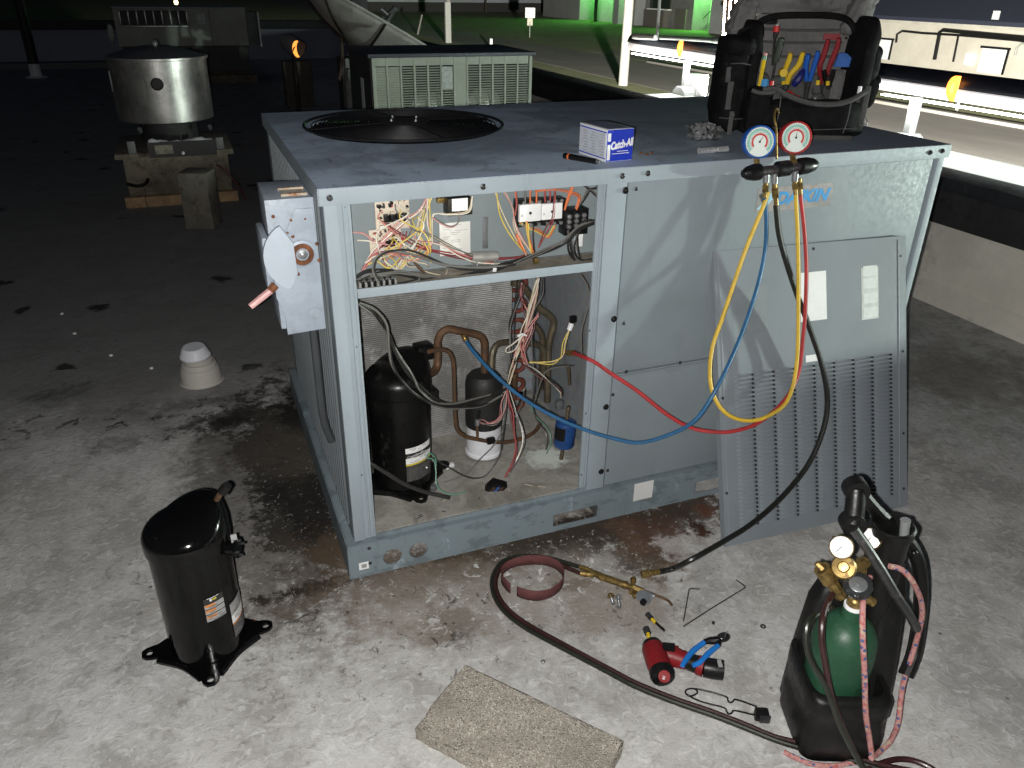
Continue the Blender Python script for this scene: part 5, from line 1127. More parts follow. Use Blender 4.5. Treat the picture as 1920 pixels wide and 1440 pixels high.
t = tool('capped_tube', 'white capped tube clipped at the bag\'s right front corner', 'tube'); P = [(1.6121,0.1606,1.172),(1.6136,0.1654,1.1976),(1.6154,0.1679,1.2168)]; B().cyl(P[0], P[1], .006, .006, 10).obj('tube', TRIM, t); B().cyl(P[1], P[2], .0062, .0058, 10).obj('cap', WHITEP, t)
t = tool('cable', 'thin red cable loop lying in the tool bag\'s front pocket', 'cable'); B().tube([(1.4185,0.2604,1.1924),(1.4303,0.2556,1.1991),(1.4471,0.2488,1.1885),(1.4607,0.2433,1.1843),(1.4686,0.2401,1.1757)], .0022, 6, 5).obj('cord', TRB, t)
t = tool('pocket_tool', 'round grey pocket tool hanging inside the front pocket', 'tool'); P = [(1.5054,0.2253,1.2113),(1.505,0.2201,1.1945),(1.5066,0.214,1.1776)]; B().cyl(P[0], P[1], .012, .014, 8).obj('tab', TRIM, t); B().sph(P[2], .022, (1, .6, 1)).obj('disc', mat('grey plastic', (.06, .06, .06), .3), t)
for lb, P in (('driver bit with yellow collar beside the navy knife', [(1.5417,0.2645,1.2127),(1.5415,0.2646,1.2259)]), ('driver bit with yellow collar below the dark red grips', [(1.5702,0.253,1.2119),(1.5688,0.2536,1.2242)])):
    t = tool('driver_bit', lb, 'bit'); B().cyl(P[0], P[1], .006, .006, 8).obj('collar', TY, t); B().cyl(P[1], lerp(P[0], P[1], 1.8), .0035, .0035, 6).obj('shank', STEELD, t)
t = tool('pliers', 'black handled pliers standing in the bag beside the blue cloth', 'pliers'); P = [(1.594,0.265,1.2533),(1.5952,0.2699,1.2308),(1.5958,0.275,1.2102)]; handle(P, [.007, .008, .007], PLASTIC, t); handle([(1.5662,0.2762,1.2507),(1.5777,0.277,1.2305),(1.5892,0.2777,1.2101)], [.007, .008, .007], PLASTIC, t); B().tube([P[2], P[2] and lerp(P[1], P[2], 1.6)], [.01, .006], 8, 1).obj('jaws', STEELD, t)

# ================================================================ oxygen and acetylene caddy
cad = thing('torch_caddy', 'black moulded plastic torch caddy with carrying handle on the roof', 'caddy', (.87, -.88, 0))
CF = frame((.87, -.88, 0), (.927, -.375, 0), z=(0, 0, 1))     # x to the right, y away
CPL = mat('black moulded plastic', (.0065, .0065, .0064), .40, 0, .35, 12, .2, 160, (.016, .0155, .015), amt=.25, spec=.28)
def loft(secs, name, m, parent, M=CF, p=.35, n=32, cap=True, ang=50):
    b = B(M); rings = []; sg = lambda x, e: math.copysign(abs(x) ** e, x)
    for (cx, cy, z, rx, ry) in secs:
        rings.append([b._v((cx + rx * sg(math.cos(2 * math.pi * i / n), p), cy + ry * sg(math.sin(2 * math.pi * i / n), p), z)) for i in range(n)])
    for a, c in zip(rings, rings[1:]):
        for i in range(n): b._f([a[i], a[(i + 1) % n], c[(i + 1) % n], c[i]])
    if cap: b._f(rings[0][::-1])
    return b.obj(name, m, parent, ang)
# tub round the oxygen cylinder, stepped with moulded ribs, open at the top
loft([(.002, .0, .0, .080, .085), (.002, .0, .006, .088, .092), (.0, .0, .075, .088, .094), (.0, .0, .085, .084, .090), (-.001, .0, .125, .084, .090), (-.002, .0, .135, .088, .094), (-.003, .0, .168, .088, .094), (-.004, .005, .178, .085, .090), (-.005, .005, .180, .074, .078), (-.006, .005, .10, .072, .076)], 'tub', CPL, cad)
# back plate that rises behind both cylinders
loft([(.018, .075, .01, .095, .045), (.020, .08, .18, .092, .040), (.022, .085, .30, .084, .034), (.022, .09, .35, .066, .026), (.022, .09, .362, .05, .016)], 'back_shell', CPL, cad, p=.5)
loft([(.072, .03, .01, .045, .085), (.082, .05, .20, .038, .06), (.092, .075, .34, .030, .040), (.094, .085, .40, .022, .028), (.094, .085, .405, .012, .015)], 'side_shell', CPL, cad, p=.55)
tubc = (.058, .062)
b = B(CF); b.lathe([(.038, .12), (.038, .492), (.043, .495), (.044, .512), (.040, .515), (.035, .512), (.034, .40), (0, .39)], 30, (tubc[0], tubc[1], 0), cap=False); b.obj('cylinder_sleeve', CPL, cad)
# handle: fat grip across the top, arms to the shell
P = [(0.8431,-0.8368,0.5398),(0.8514,-0.824,0.5726),(0.8593,-0.811,0.5978)]
B().tube([P[0], P[1], P[2]], [.020, .0185, .019], 16, 4).obj('grip', CPL, cad)
B().cyl(Vector(P[0]) + Vector((-.006, -.012, .0)), Vector(P[0]) + Vector((.006, .014, .0)), .024, .024, 20).cyl(Vector(P[2]) + Vector((-.006, -.012, .0)), Vector(P[2]) + Vector((.006, .014, 0)), .024, .024, 20).obj('grip_end', CPL, cad)
B().tube([(0.8219,-0.8606,0.5468),(0.841,-0.8899,0.5117),(0.8659,-0.9161,0.4672),(0.8957,-0.9335,0.4186),(0.9399,-0.9406,0.3605),(0.9899,-0.9284,0.2981)], .0095, 10, 5, flat=(.375, .927, 0)).obj('handle_arm', mat('scuffed black plastic', (.022, .022, .022), .45, 0, .4, 20, .2, 120, (.07, .068, .065), amt=.35), cad)
B().tube([(0.8773,-0.8075,0.5835),(0.9268,-0.8113,0.532),(0.9821,-0.8174,0.4787),(1.0292,-0.8257,0.4329),(1.0585,-0.8375,0.3876),(1.077,-0.8504,0.3215),(1.0801,-0.8678,0.2436),(1.0618,-0.8928,0.1718),(1.0298,-0.9122,0.1317)], [.014, .014, .016, .016, .015, .015, .015, .016, .016], 10, 5).obj('handle_arm', CPL, cad)
B().cyl([(0.9723,-0.8566,0.4796)][0], [(0.9648,-0.8536,0.5276)][0], .0095, .010, 12).obj('clear_tube', mat('clear plastic', (.22, .23, .23), .2, 0, .1), cad)
B().sph([(1.0239,-0.8505,0.4247)][0], .008).obj('clip', PLASTIC, cad)
# oxygen cylinder
ox = thing('oxygen_cylinder', 'small green oxygen cylinder with brass valve standing in the black caddy', 'gas cylinder', tuple(CF @ Vector((-.012, .004, .02))))
GRN = mat('green cylinder paint', (.017, .062, .032), .42, 0, .2, 12, .03, 90, (.03, .075, .045), amt=.4, spec=.3)
oc = (-.010, .003, 0)
B(CF).lathe([(0, .012), (.062, .012), (.0655, .02), (.0655, .255), (.062, .280), (.052, .302), (.036, .318), (.022, .325), (.0205, .338), (.0205, .350)], 40, oc).obj('cylinder', GRN, ox)
B(CF).lathe([(.0195, .350), (.0195, .357), (.016, .358)], 24, oc, cap=False).obj('neck_ring', WHITEP, ox)
B(CF).lathe([(.016, .355), (.016, .372), (.0125, .376), (.0125, .412), (.015, .414), (.015, .424), (0, .425)], 10, oc).obj('valve', BRASS, ox)
vx = CF @ Vector((-.010, .003, .39)); rgt = Vector((.927, -.375, 0)); fwd = Vector((.375, .927, 0))
B().cyl(vx, vx + rgt * .032 - fwd * .012 - Vector((0, 0, .018)), .0105, .009, 10).obj('valve_outlet', BRASS, ox)
wc = Vector([(0.8157,-0.9066,0.4471)][0])
n = (Vector((-0.2532,-1.7548,1.4739)) - wc).normalized() * .6 + Vector((0, 0, .8)); n.normalize()
B().cyl(CF @ Vector((-.006, -.004, .41)), wc - n * .004, .008, .007, 10).obj('valve_stem', BRASS, ox)
b = B(); wm = frame(wc, n.orthogonal(), z=n); b.M = wm
star = [((.026 + .0022 * math.cos(8 * a)) * math.cos(a), (.026 + .0022 * math.cos(8 * a)) * math.sin(a)) for a in [2 * math.pi * i / 64 for i in range(64)]]
b.ext(star, -.007, .006, None, .003); b.obj('valve_wheel', mat('dark wheel', (.02, .021, .022), .35), ox)
B(wm).lathe([(0, .009), (.004, .0085), (.005, .0068), (.016, .0068), (.017, .0062), (.017, .0055)], 22, cap=False).obj('wheel_plate', ZINC, ox)
# regulator with its two gauges
reg = thing('gas_regulator', 'brass oxygen regulator with two white gauges above the green cylinder', 'regulator', tuple(CF @ Vector((-.03, .0, .40))))
Pb = [(0.7694,-0.8393,0.4645),(0.7773,-0.848,0.4555),(0.7995,-0.8623,0.4223),(0.8215,-0.8712,0.3896)]
B().cyl(Pb[0], Pb[1], .006, .010, 8).cyl(Pb[1], lerp(Pb[1], Pb[2], .8), .0165, .0175, 14).cyl(lerp(Pb[1], Pb[2], .75), Pb[3], .013, .012, 8).obj('body', BRASS, reg)
bc = Vector([(0.8036,-0.8747,0.4715)][0]); n1 = (Vector((-0.2532,-1.7548,1.4739)) - bc).normalized()
B().lathe([(0, -.03), (.020, -.03), (.024, -.014), (.024, -.002), (.021, .004), (.011, .006), (.009, .010), (0, .011)], 26, bc, n1 + Vector((-.1, 0, .1))).obj('bonnet', BRASS, reg)
B().cyl(bc + Vector((0, 0, -.01)), CF @ Vector((-.010, .003, .395)), .011, .010, 10).cyl([(0.8786,-0.8511,0.4501)][0], [(0.8755,-0.8607,0.4088)][0], .012, .010, 10).cyl([(0.8483,-0.8604,0.4389)][0], [(0.8857,-0.854,0.4448)][0], .012, .012, 10).obj('gauge_manifold', BRASS, reg)
for c, rr in ((Vector([(0.8078,-0.8549,0.5041)][0]), .0225), (Vector([(0.8998,-0.8381,0.4875)][0]), .0215)):
    n1 = (Vector((-0.2532,-1.7548,1.4739)) - c).normalized() + Vector((-.05, .0, -.1)); n1.normalize(); fx = n1.orthogonal().normalized()
    gm = frame(c, Vector((0, 0, 1)).cross(n1), z=n1)
    g = B(gm).lathe([(0, -.02), (rr * .8, -.02), (rr, -.014), (rr * 1.04, .002), (rr * .95, .004), (rr * .93, .001)], 28, cap=False).obj('gauge', BRASS, reg)
    B(gm).lathe([(0, .0005), (rr * .95, .0005)], 28, cap=False).obj('gauge_face', WHITE, g)
    for k in range(26):
        a = math.radians(-45 + k * 10.8); x, y = math.cos(a) * rr, math.sin(a) * rr
        B(gm).cbox((x * .80, y * .80, .0008), (.0032, .0006, .0002), 0, Matrix.Rotation(a, 3, 'Z')).obj('scale_tick', INKDK, g)
    B(gm).cbox((-.003, -.005, .0014), (.0014, .016, .0004), 0, Matrix.Rotation(-.5, 3, 'Z')).obj('needle', INKDK, g)
# striped rope
rope_t = NT('pink and blue rope'); t = rope_t
wv = t.noise(95, 3, .6); wv2 = t.voro(70, 'F1')
c_ = t.mix(t.mapr(wv, .40, .5), (.36, .10, .095), (.40, .20, .185)); c_ = t.mix(t.mapr(wv2, .24, .32, 1, 0), c_, (.06, .085, .20)); c_ = t.mix(t.mapr(t.noise(60, 2), .60, .66), c_, (.42, .32, .24))
t.set('Base Color', c_); t.set('Roughness', .9); t.bump(t.noise(260, 3), .8, .003)
rope = thing('rope', 'pink rope with blue flecks hanging from the torch caddy to the roof', 'rope', (.87, -.88, 0))
B().tube([(0.9243,-0.848,0.398),(0.89,-0.8665,0.4008),(0.827,-0.9166,0.4261),(0.8012,-0.9439,0.4148),(0.7929,-0.9675,0.3684),(0.8034,-0.9825,0.2951),(0.8218,-0.9953,0.1953),(0.8435,-1.0041,0.1217),(0.8523,-1.0131,0.0804)], .0056, 8, 6).obj('strand', rope_t.m, rope)
B().tube([(0.9226,-0.8797,0.4431),(0.9462,-0.8892,0.4354),(0.9697,-0.8987,0.411),(1.0021,-0.901,0.3662),(1.021,-0.9032,0.3302),(1.0349,-0.9035,0.2873),(1.0488,-0.8983,0.2134),(1.04,-0.9055,0.16),(1.0205,-0.9192,0.1229)] + [(1.0056,-0.9348,0.0926),(0.9852,-0.9589,0.0543),(0.9415,-0.9844,0.049),(0.8968,-0.9987,0.0494),(0.8592,-1.0104,0.0611)], .0058, 8, 6).obj('strand', rope_t.m, rope)
B().tube([(0.9011,-0.9839,0.006),(0.859,-0.9762,0.006),(0.8108,-0.966,0.006),(0.7719,-0.9456,0.006),(0.7503,-0.9208,0.006),(0.7375,-0.9018,0.006)], .0055, 8, 6).obj('strand', rope_t.m, rope)

# ================================================================ brazing torch with twin hose
tor = thing('brazing_torch', 'brass brazing torch with long dark twin hose lying on the roof', 'torch', (0.6681,-0.2877,0))
HM = mat('maroon hose rubber', (.035, .012, .011), .36, 0, .3, 30); HG = mat('dark green hose rubber', (.014, .016, .011), .36, 0, .3, 30)
outer = [(0.5899,-0.2052,0.009),(0.565,-0.181,0.009),(0.5354,-0.1503,0.009),(0.4872,-0.1162,0.009),(0.436,-0.1,0.009),(0.3867,-0.1106,0.009),(0.3443,-0.1578,0.009),(0.3234,-0.2167,0.009),(0.3241,-0.2865,0.009),(0.3522,-0.3631,0.009),(0.4071,-0.453,0.009),(0.4791,-0.5643,0.009),(0.5244,-0.6342,0.009),(0.5857,-0.7055,0.009),(0.6477,-0.7692,0.009),(0.6936,-0.8214,0.009),(0.7375,-0.8727,0.009)]
tail = [(0.7831,-0.9147,0.009),(0.8269,-0.9469,0.009),(0.8674,-0.9818,0.009),(0.8974,-1.011,0.009),(0.9385,-1.0428,0.009),(0.9863,-1.0809,0.009)]
B().tube(outer + tail, .0062, 10, 6).obj('hose', HG, tor)
inner = [(0.5783,-0.229,0.009),(0.5577,-0.2017,0.009),(0.5328,-0.1667,0.009),(0.487,-0.1279,0.009),(0.4361,-0.1118,0.009),(0.3901,-0.1226,0.009),(0.352,-0.1642,0.009),(0.3339,-0.2174,0.009),(0.3361,-0.2837,0.009),(0.3634,-0.3567,0.009),(0.418,-0.4477,0.009),(0.4873,-0.5582,0.009),(0.5322,-0.6278,0.009),(0.5929,-0.6993,0.009),(0.6546,-0.7627,0.009),(0.7006,-0.8153,0.009),(0.7441,-0.8675,0.009)]
B().tube(inner + [(0.7971,-0.908,0.01),(0.8401,-0.9415,0.01),(0.8799,-0.9805,0.01),(0.914,-1.0087,0.01),(0.9592,-1.0395,0.01),(1.0101,-1.0723,0.01)], .0062, 10, 6).obj('hose', HM, tor)
B().tube([(0.796,-0.8717,0.4036),(0.7636,-0.8909,0.3974),(0.7385,-0.9132,0.3868),(0.7293,-0.931,0.3568),(0.7363,-0.9446,0.3112),(0.7551,-0.9576,0.2419),(0.7807,-0.9734,0.17),(0.809,-0.9902,0.1081),(0.8371,-1.0069,0.0506),(0.8615,-1.0168,0.0115)], .0062, 10, 6).obj('hose', HM, tor)
B().tube([(0.8021,-0.8741,0.3703),(0.7557,-0.8877,0.3806),(0.7242,-0.8966,0.3823),(0.7098,-0.907,0.369),(0.7062,-0.9217,0.3395),(0.7133,-0.9353,0.3106),(0.7392,-0.9512,0.265),(0.7557,-0.9632,0.2239),(0.7787,-0.9812,0.1611),(0.8058,-0.9975,0.1054),(0.8358,-1.015,0.0481)], .006, 10, 6).obj('hose', HG, tor)
B().tube([(0.8759,-1.0007,0.008),(0.9089,-0.9996,0.008),(0.9489,-1.0038,0.008),(0.9812,-1.0189,0.008),(1.002,-1.0461,0.008),(1.0078,-1.0752,0.008)], .0062, 10, 5).obj('hose', HM, tor)
q = [(0.5852,-0.2093,0.013),(0.6013,-0.2259,0.013),(0.6129,-0.2463,0.013),(0.5755,-0.2343,0.013),(0.5955,-0.2474,0.013),(0.6149,-0.2519,0.013),(0.6212,-0.2632,0.013),(0.6655,-0.3157,0.013),(0.6731,-0.3239,0.013),(0.6841,-0.3386,0.013),(0.7028,-0.3607,0.013),(0.7241,-0.3818,0.013),(0.744,-0.4085,0.013),(0.7482,-0.4227,0.013),(0.7472,-0.4337,0.013),(0.7018,-0.3071,0.013),(0.6722,-0.3512,0.013)]
b = B(); b.tube([q[0], q[1], q[2]], [.0075, .0075, .006], 10, 3).tube([q[3], q[4], q[5]], [.0075, .0075, .006], 10, 3); b.obj('inlet_fork', BRASS, tor)
b = B(); b.cyl(q[2], q[6], .009, .0095, 12).cyl(q[6], q[7], .0105, .010, 8).cyl(q[7], q[8], .011, .011, 16); b.obj('handle', BRASS, tor)
b = B(); b.cyl(q[8], q[9], .009, .009, 12).cyl(q[9], q[10], .0105, .009, 6); b.obj('mixer', BRASS, tor)
b = B(); b.cyl(q[9], q[15], .004, .004, 8).cyl(lerp(q[9], q[15], .7), lerp(q[9], q[15], 1.05), .0085, .0085, 12); b.obj('valve_knob', BRASS, tor)
b = B(); b.cyl(q[9], q[16], .004, .004, 8).cyl(lerp(q[9], q[16], .7), lerp(q[9], q[16], 1.15), .0082, .0082, 12); b.obj('valve_knob', BRASS, tor)
B().tube([q[10], q[11], q[12], q[13], q[14]], [.006, .0042, .0035, .0034, .003], 10, 5).obj('tip', COPPER, tor)

# ================================================================ abrasive strip curled on edge
b = B(); sc_ = Vector((0.4305,-0.2352,0)); random.seed(2)
cS = Vector((0.4438,-0.2067,0.012)); cS.z = 0

rx_, ry_ = .084, .073
def strip(u, v):
    a = math.radians(-122 + 346 * u); r = 1 + .03 * math.sin(3 * a) + .05 * u
    x = rx_ * r * math.cos(a); y = ry_ * r * math.sin(a); 
    return cS + Vector((.927, -.375, 0)) * x + Vector((.375, .927, 0)) * y + Vector((0, 0, .001 + .034 * v + .003 * math.sin(2 * a)))
b.grid(strip, 60, 2)
SAND = mat('maroon abrasive cloth', (.105, .032, .032), .85, 0, .25, 30, .4, 400)
so_ = b.obj('abrasive_strip', SAND, ang=60, label='curled maroon strip of abrasive cloth standing on the roof inside the hose bend', cat='abrasive cloth')
md = so_.modifiers.new('thickness', 'SOLIDIFY'); md.thickness = .0012

# ================================================================ loose parts and hand tools on the roof
def P5(z, *a): return a
q = [(0.6167,-0.335,0.006),(0.6084,-0.3683,0.006),(0.6335,-0.3478,0.006),(0.6168,-0.3871,0.006)]
for h, e, mh, lb in ((q[0], q[1], BRASS, 'hex bolt with brassy head beside the torch handle'), (q[2], q[3], ZINC, 'grey hex bolt lying against the brassy one')):
    h, e = Vector(h), Vector(e); t = thing('bolt', lb, 'bolt', h); d = (e - h).normalized()
    B().cyl(h - d * .002, h + d * .004, .0078, .0078, 6).cyl(h + d * .004, h + d * .0055, .010, .010, 16).obj('head', mh, t)
    bb = B(); bb.cyl(h + d * .005, e, .0042, .0038, 10)
    for k in range(7): bb.lathe([(.0042, 0), (.0049, .0008), (.0042, .0016)], 10, lerp(h, e, .4 + .08 * k), d, False)
    bb.obj('shank', ZINC, t)
t = thing('tube_cutter', 'small grey tube cutter with black knob on the roof', 'tube cutter', [(0.6913,-0.3829,0)][0])
ALU = mat('cast grey metal', (.27, .29, .32), .4, .5, .15, 40)
q = [(0.6813,-0.3653,0.01),(0.7043,-0.3996,0.01),(0.6561,-0.389,0.01),(0.6736,-0.4118,0.01),(0.7053,-0.3776,0.01)]
o_ = Vector([(0.6963,-0.3784,0)][0]); fr = frame(o_, (Vector(q[1]) - Vector(q[0])), z=(0, 0, 1))
bb = B(fr); bb.plate([(-.020, -.013), (.016, -.015), (.019, -.004), (.006, .000), (.006, .006), (.019, .010), (.014, .016), (-.018, .014)], [], .018, Matrix.Translation((0, 0, .020))); bb.obj('frame', ALU, t)
B(fr).cyl((.006, -.010, .011), (.006, -.024, .011), .0085, .0085, 16).obj('knob', PLASTIC, t)
B(fr).cyl((-.022, -.006, .010), (-.028, -.012, .010), .0085, .0080, 14).obj('wheel', BRASS, t)
B(fr).cyl((.008, .012, .012), (.020, .018, .012), .006, .006, 12).obj('roller', ALU, t)
t = thing('nut_setter', 'loose nut setter bit with yellow collar on the roof', 'nut setter', [(0.6836,-0.4603,0)][0])
q = [Vector(p) for p in [(0.6733,-0.4329,0.007),(0.6749,-0.4541,0.007),(0.6777,-0.4689,0.007),(0.684,-0.5012,0.007)]]
B().cyl(q[0], q[1], .0068, .0068, 14).obj('socket', STEELD, t); B().cyl(q[1], q[2], .0046, .0046, 10).obj('collar', TY, t); B().cyl(q[2], q[3], .0036, .0034, 6).obj('shank', PLASTIC, t)
# impact driver lying on its side
DRV = mat('red tool housing', (.19, .010, .013), .45, 0, .2, 20, spec=.3); 
im = thing('impact_driver', 'red and black cordless impact driver lying on the roof', 'impact driver', [(0.6196,-0.5824,0)][0])
q = [Vector(p) for p in [(0.6287,-0.4975,0.03),(0.6253,-0.515,0.03),(0.6168,-0.537,0.03),(0.6121,-0.5598,0.03),(0.5967,-0.6146,0.03),(0.5872,-0.6514,0.03)]]
B().cyl(q[0], q[1], .0085, .0085, 16).obj('socket', STEELD, im); B().cyl(q[1], q[2], .005, .0045, 10).obj('bit_shank', TY, im)
B().lathe([(0, 0), (.008, .0), (.010, .006), (.022, .012), (.026, .024), (.027, .034)], 22, q[2] - (q[3] - q[2]) * .1, q[3] - q[2]).obj('nose', PLASTIC, im)
ax = (q[5] - q[3]).normalized()
B().lathe([(.0255, 0), (.028, .006), (.029, .05), (.028, .072)], 24, q[3] - ax * .002, ax).obj('housing', DRV, im)
ec = q[5]
ne = (ax + Vector((0, 0, .9))).normalized()
B().lathe([(.029, -.022), (.030, -.008), (.027, .0), (.024, .001)], 22, ec, ax).obj('rear_ring', PLASTIC, im)
cp = Vector([(0.5821,-0.6603,0.046)][0]); nn = (Vector((-0.2532,-1.7548,1.4739)) - cp).normalized()
B().lathe([(0, .004), (.0135, .004), (.0145, .002), (.0145, -.010)], 24, cp, nn, cap=False).obj('badge', mat('badge red', (.20, .012, .014), .6, spec=.2), im)
text('FUEL', .009, frame(cp + nn * .0045, Vector([(0.5886,-0.6529,0.046)][0]) - Vector([(0.5731,-0.6716,0.046)][0]), z=nn), WHITE, 'badge_text', im, .0001, 0, .0004)
hq = [Vector(p) for p in [(0.6267,-0.58,0.026),(0.6485,-0.6015,0.026),(0.6694,-0.6236,0.026),(0.6877,-0.6425,0.026),(0.6976,-0.6539,0.026),(0.7152,-0.6667,0.026),(0.7338,-0.6779,0.026)]]
B().tube(hq[:3], [.026, .024, .021], 14, 3).obj('handle_root', DRV, im)
b = B(); b.cbox(lerp(hq[0], hq[1], .45) + Vector((0, 0, .024)), (.030, .022, .012), .003, Matrix.Rotation(-.5, 3, 'Z')); b.obj('side_cover', PLASTIC, im)
B().tube([lerp(hq[1], hq[2], .6), hq[2], hq[3]], [.020, .0195, .022], 14, 3).obj('grip', PLASTIC, im)
B().tube([hq[3], hq[4]], [.0235, .0240], 16, 1).obj('red_band', DRV, im)
B().tube([hq[4], hq[5], hq[6]], [.0235, .0240, .0235], 16, 3).obj('battery', PLASTIC, im)
B().cbox(lerp(hq[5], hq[6], .45) + Vector((0, -.004, .0235)), (.010, .022, .0012), 0, Matrix.Rotation(-.4, 3, 'Z')).obj('battery_label', INKGREY, im)
B().cbox(lerp(hq[0], hq[1], .9) + Vector((.004, -.022, .006)), (.022, .010, .012), .003, Matrix.Rotation(-.4, 3, 'Z')).obj('trigger', STEELD, im)
B().cbox(lerp(hq[1], hq[2], .2) + Vector((.0, .022, .008)), (.03, .014, .014), .004, Matrix.Rotation(-.4, 3, 'Z')).obj('belt_hook', DRV, im)
# pliers across the driver
pq = thing('cutting_pliers', 'black cutting pliers with blue grips laid across the impact driver', 'pliers', [(0.7468,-0.5929,0)][0])
BG_ = mat('bright blue grip', (.012, .16, .52), .4, 0, .1, 30)
B().tube([(0.6384,-0.6476,0.046),(0.6558,-0.6353,0.046),(0.6889,-0.6164,0.046),(0.7288,-0.6029,0.046)], [.0055, .0068, .0072, .0062], 10, 4).obj('handle', BG_, pq)
B().tube([(0.663,-0.6559,0.046),(0.6871,-0.6523,0.046),(0.7198,-0.636,0.046),(0.7549,-0.6237,0.046)], [.0055, .0068, .0072, .0062], 10, 4).obj('handle', BG_, pq)
hd = [Vector(p) for p in [(0.7341,-0.5963,0.04),(0.7508,-0.5983,0.04),(0.7688,-0.6051,0.04),(0.7906,-0.5967,0.04),(0.8017,-0.6037,0.04),(0.7598,-0.6181,0.04)]]
b = B(); b.tube([hd[0], hd[1], hd[2]], [.006, .009, .011], 10, 3).tube([hd[5], hd[2]], [.007, .010], 10, 1); b.obj('pivot_arm', PLASTIC, pq)
b = B(); jc = Vector([(0.7895,-0.5986,0.038)][0]); b.sph(jc, .0165, (1.1, .8, .62), 18); b.obj('jaw', mat('polished dark jaw', (.04, .04, .042), .2, .6, .2, 30), pq)
B().cbox(jc + Vector((.004, -.002, .010)), (.022, .0016, .004), 0, Matrix.Rotation(.7, 3, 'Z')).obj('jaw_edge', STEEL, pq)
# spark lighter
sl = thing('spark_lighter', 'black wire torch spark lighter with cup lying on the roof', 'lighter', [(0.6764,-0.7292,0)][0])
WB = mat('blackened wire', (.012, .012, .012), .4, .5, .2, 40)
B().tube([(0.7573,-0.7819,0.006),(0.7386,-0.7608,0.006),(0.723,-0.7468,0.006),(0.7142,-0.7501,0.006),(0.7059,-0.7497,0.006),(0.7063,-0.7414,0.006),(0.7087,-0.7337,0.006),(0.6924,-0.717,0.006),(0.6704,-0.6989,0.006),(0.6495,-0.6852,0.006),(0.6366,-0.6822,0.006),(0.6269,-0.6873,0.006),(0.6275,-0.6995,0.006),(0.6406,-0.7021,0.006),(0.6535,-0.6974,0.006),(0.653,-0.6865,0.006)], .0021, 7, 5).tube([(0.6266,-0.6944,0.006),(0.636,-0.7123,0.006),(0.6533,-0.7307,0.006),(0.6779,-0.7503,0.006),(0.6862,-0.7596,0.006),(0.6844,-0.7681,0.006),(0.6856,-0.7754,0.006),(0.6928,-0.7759,0.006),(0.7013,-0.7722,0.006),(0.7208,-0.7851,0.006),(0.7392,-0.8003,0.006)], .0021, 7, 5).obj('wire_spring', WB, sl)
cu = Vector([(0.7476,-0.8085,0.014)][0]); B().cbox(cu, (.030, .020, .026), .004, Matrix.Rotation(-.45, 3, 'Z')).obj('cup', PLASTIC, sl)
B().cbox(cu + Vector((.001, -.012, -.002)), (.024, .008, .020), .003, Matrix.Rotation(-.45, 3, 'Z')).obj('flint_holder', STEELD, sl)
# bent rods
B().tube([(0.7503,-0.4864,0.0035),(0.7986,-0.4274,0.0035),(0.8304,-0.3887,0.0035),(0.8346,-0.387,0.0035),(0.8393,-0.3874,0.0035),(0.859,-0.3968,0.0035)], .0017, 6, 1).obj('bent_rod', STEELD, label='short bent wire rod with a hook end on the roof', cat='rod')
B().tube([(0.7413,-0.502,0.0035),(0.8532,-0.47,0.0035),(0.9768,-0.437,0.0035),(0.9823,-0.4344,0.0035),(0.9838,-0.4303,0.0035),(0.9754,-0.4,0.0035)], .0017, 6, 1).obj('bent_rod', STEELD, label='long bent wire rod lying beside the shorter one', cat='rod')
B().lathe([(0, 0), (.0045, 0), (.0045, .005), (0, .0055)], 6, [(0.8206,-0.5185,0.0005)][0]).obj('hex_nut', STEELD, label='small dark hex nut on the roof above the pliers', cat='nut')
B().lathe([(.0035, 0), (.0075, 0), (.0075, .002), (.0035, .002), (.0035, 0)], 16, [(0.9351,-0.5735,0.0005)][0], cap=False).obj('washer', STEELD, label='small dark washer on the roof below the louvered panel', cat='washer')
B().lathe([(0, 0), (.0055, 0), (.0055, .003), (.003, .005), (0, .005)], 10, [(0.3551,-0.4812,0.0005)][0]).obj('screw', ZINC, label='small grey screw on the roof near the concrete paver', cat='screw')


# ================================================================ kitchen exhaust fan on its curb
ALB = NT('brushed aluminium'); t = ALB
st = t.noise(6, 5, .7, t.scale((26, 26, .8))); sm = t.noise(4, 6, .7)
cA = t.mix(t.mapr(sm, .4, .65), (.55, .54, .52), (.34, .33, .32)); cA = t.mix(t.mapr(t.noise(11, 7, .75, t.scale((1, 1, 2))), .56, .7, 0, .7), cA, (.15, .145, .14))
t.set('Base Color', cA); t.set('Metallic', .9); t.set('Roughness', t.mapr(st, .3, .7, .30, .46)); t.bump(st, .15, .002)
WOOD = mat('weathered curb board', (.16, .135, .10), .85, 0, .35, 9, .4, 60, (.07, .06, .045), amt=.5)
WOODB = mat('raw sleeper wood', (.36, .24, .13), .85, 0, .3, 9, .4, 60, (.20, .12, .06), amt=.4)
ef = thing('exhaust_fan', 'aluminium drum exhaust fan on a wooden curb on the dark roof', 'exhaust fan', (-.34, 4.85, 0))
o = (-.372, 4.89, .035)
drum = B().lathe([(.315, .505), (.330, .512), (.332, .60), (.334, .92)], 56, o, cap=False).obj('drum', ALB.m, ef)
B().lathe([(.334, .918), (.350, .922), (.350, .936), (.330, .938)], 56, o, cap=False).obj('rim', ALB.m, drum)
B().lathe([(.332, .934), (.24, .965), (.12, .992), (0, 1.002)], 48, o, cap=False).obj('lid', mat('dull lid', (.10, .105, .115), .5, .4), ef)
B().lathe([(0, .998), (.02, .999), (.024, 1.02), (.015, 1.035), (0, 1.037)], 14, o).obj('lid_knob', ZINC, ef)
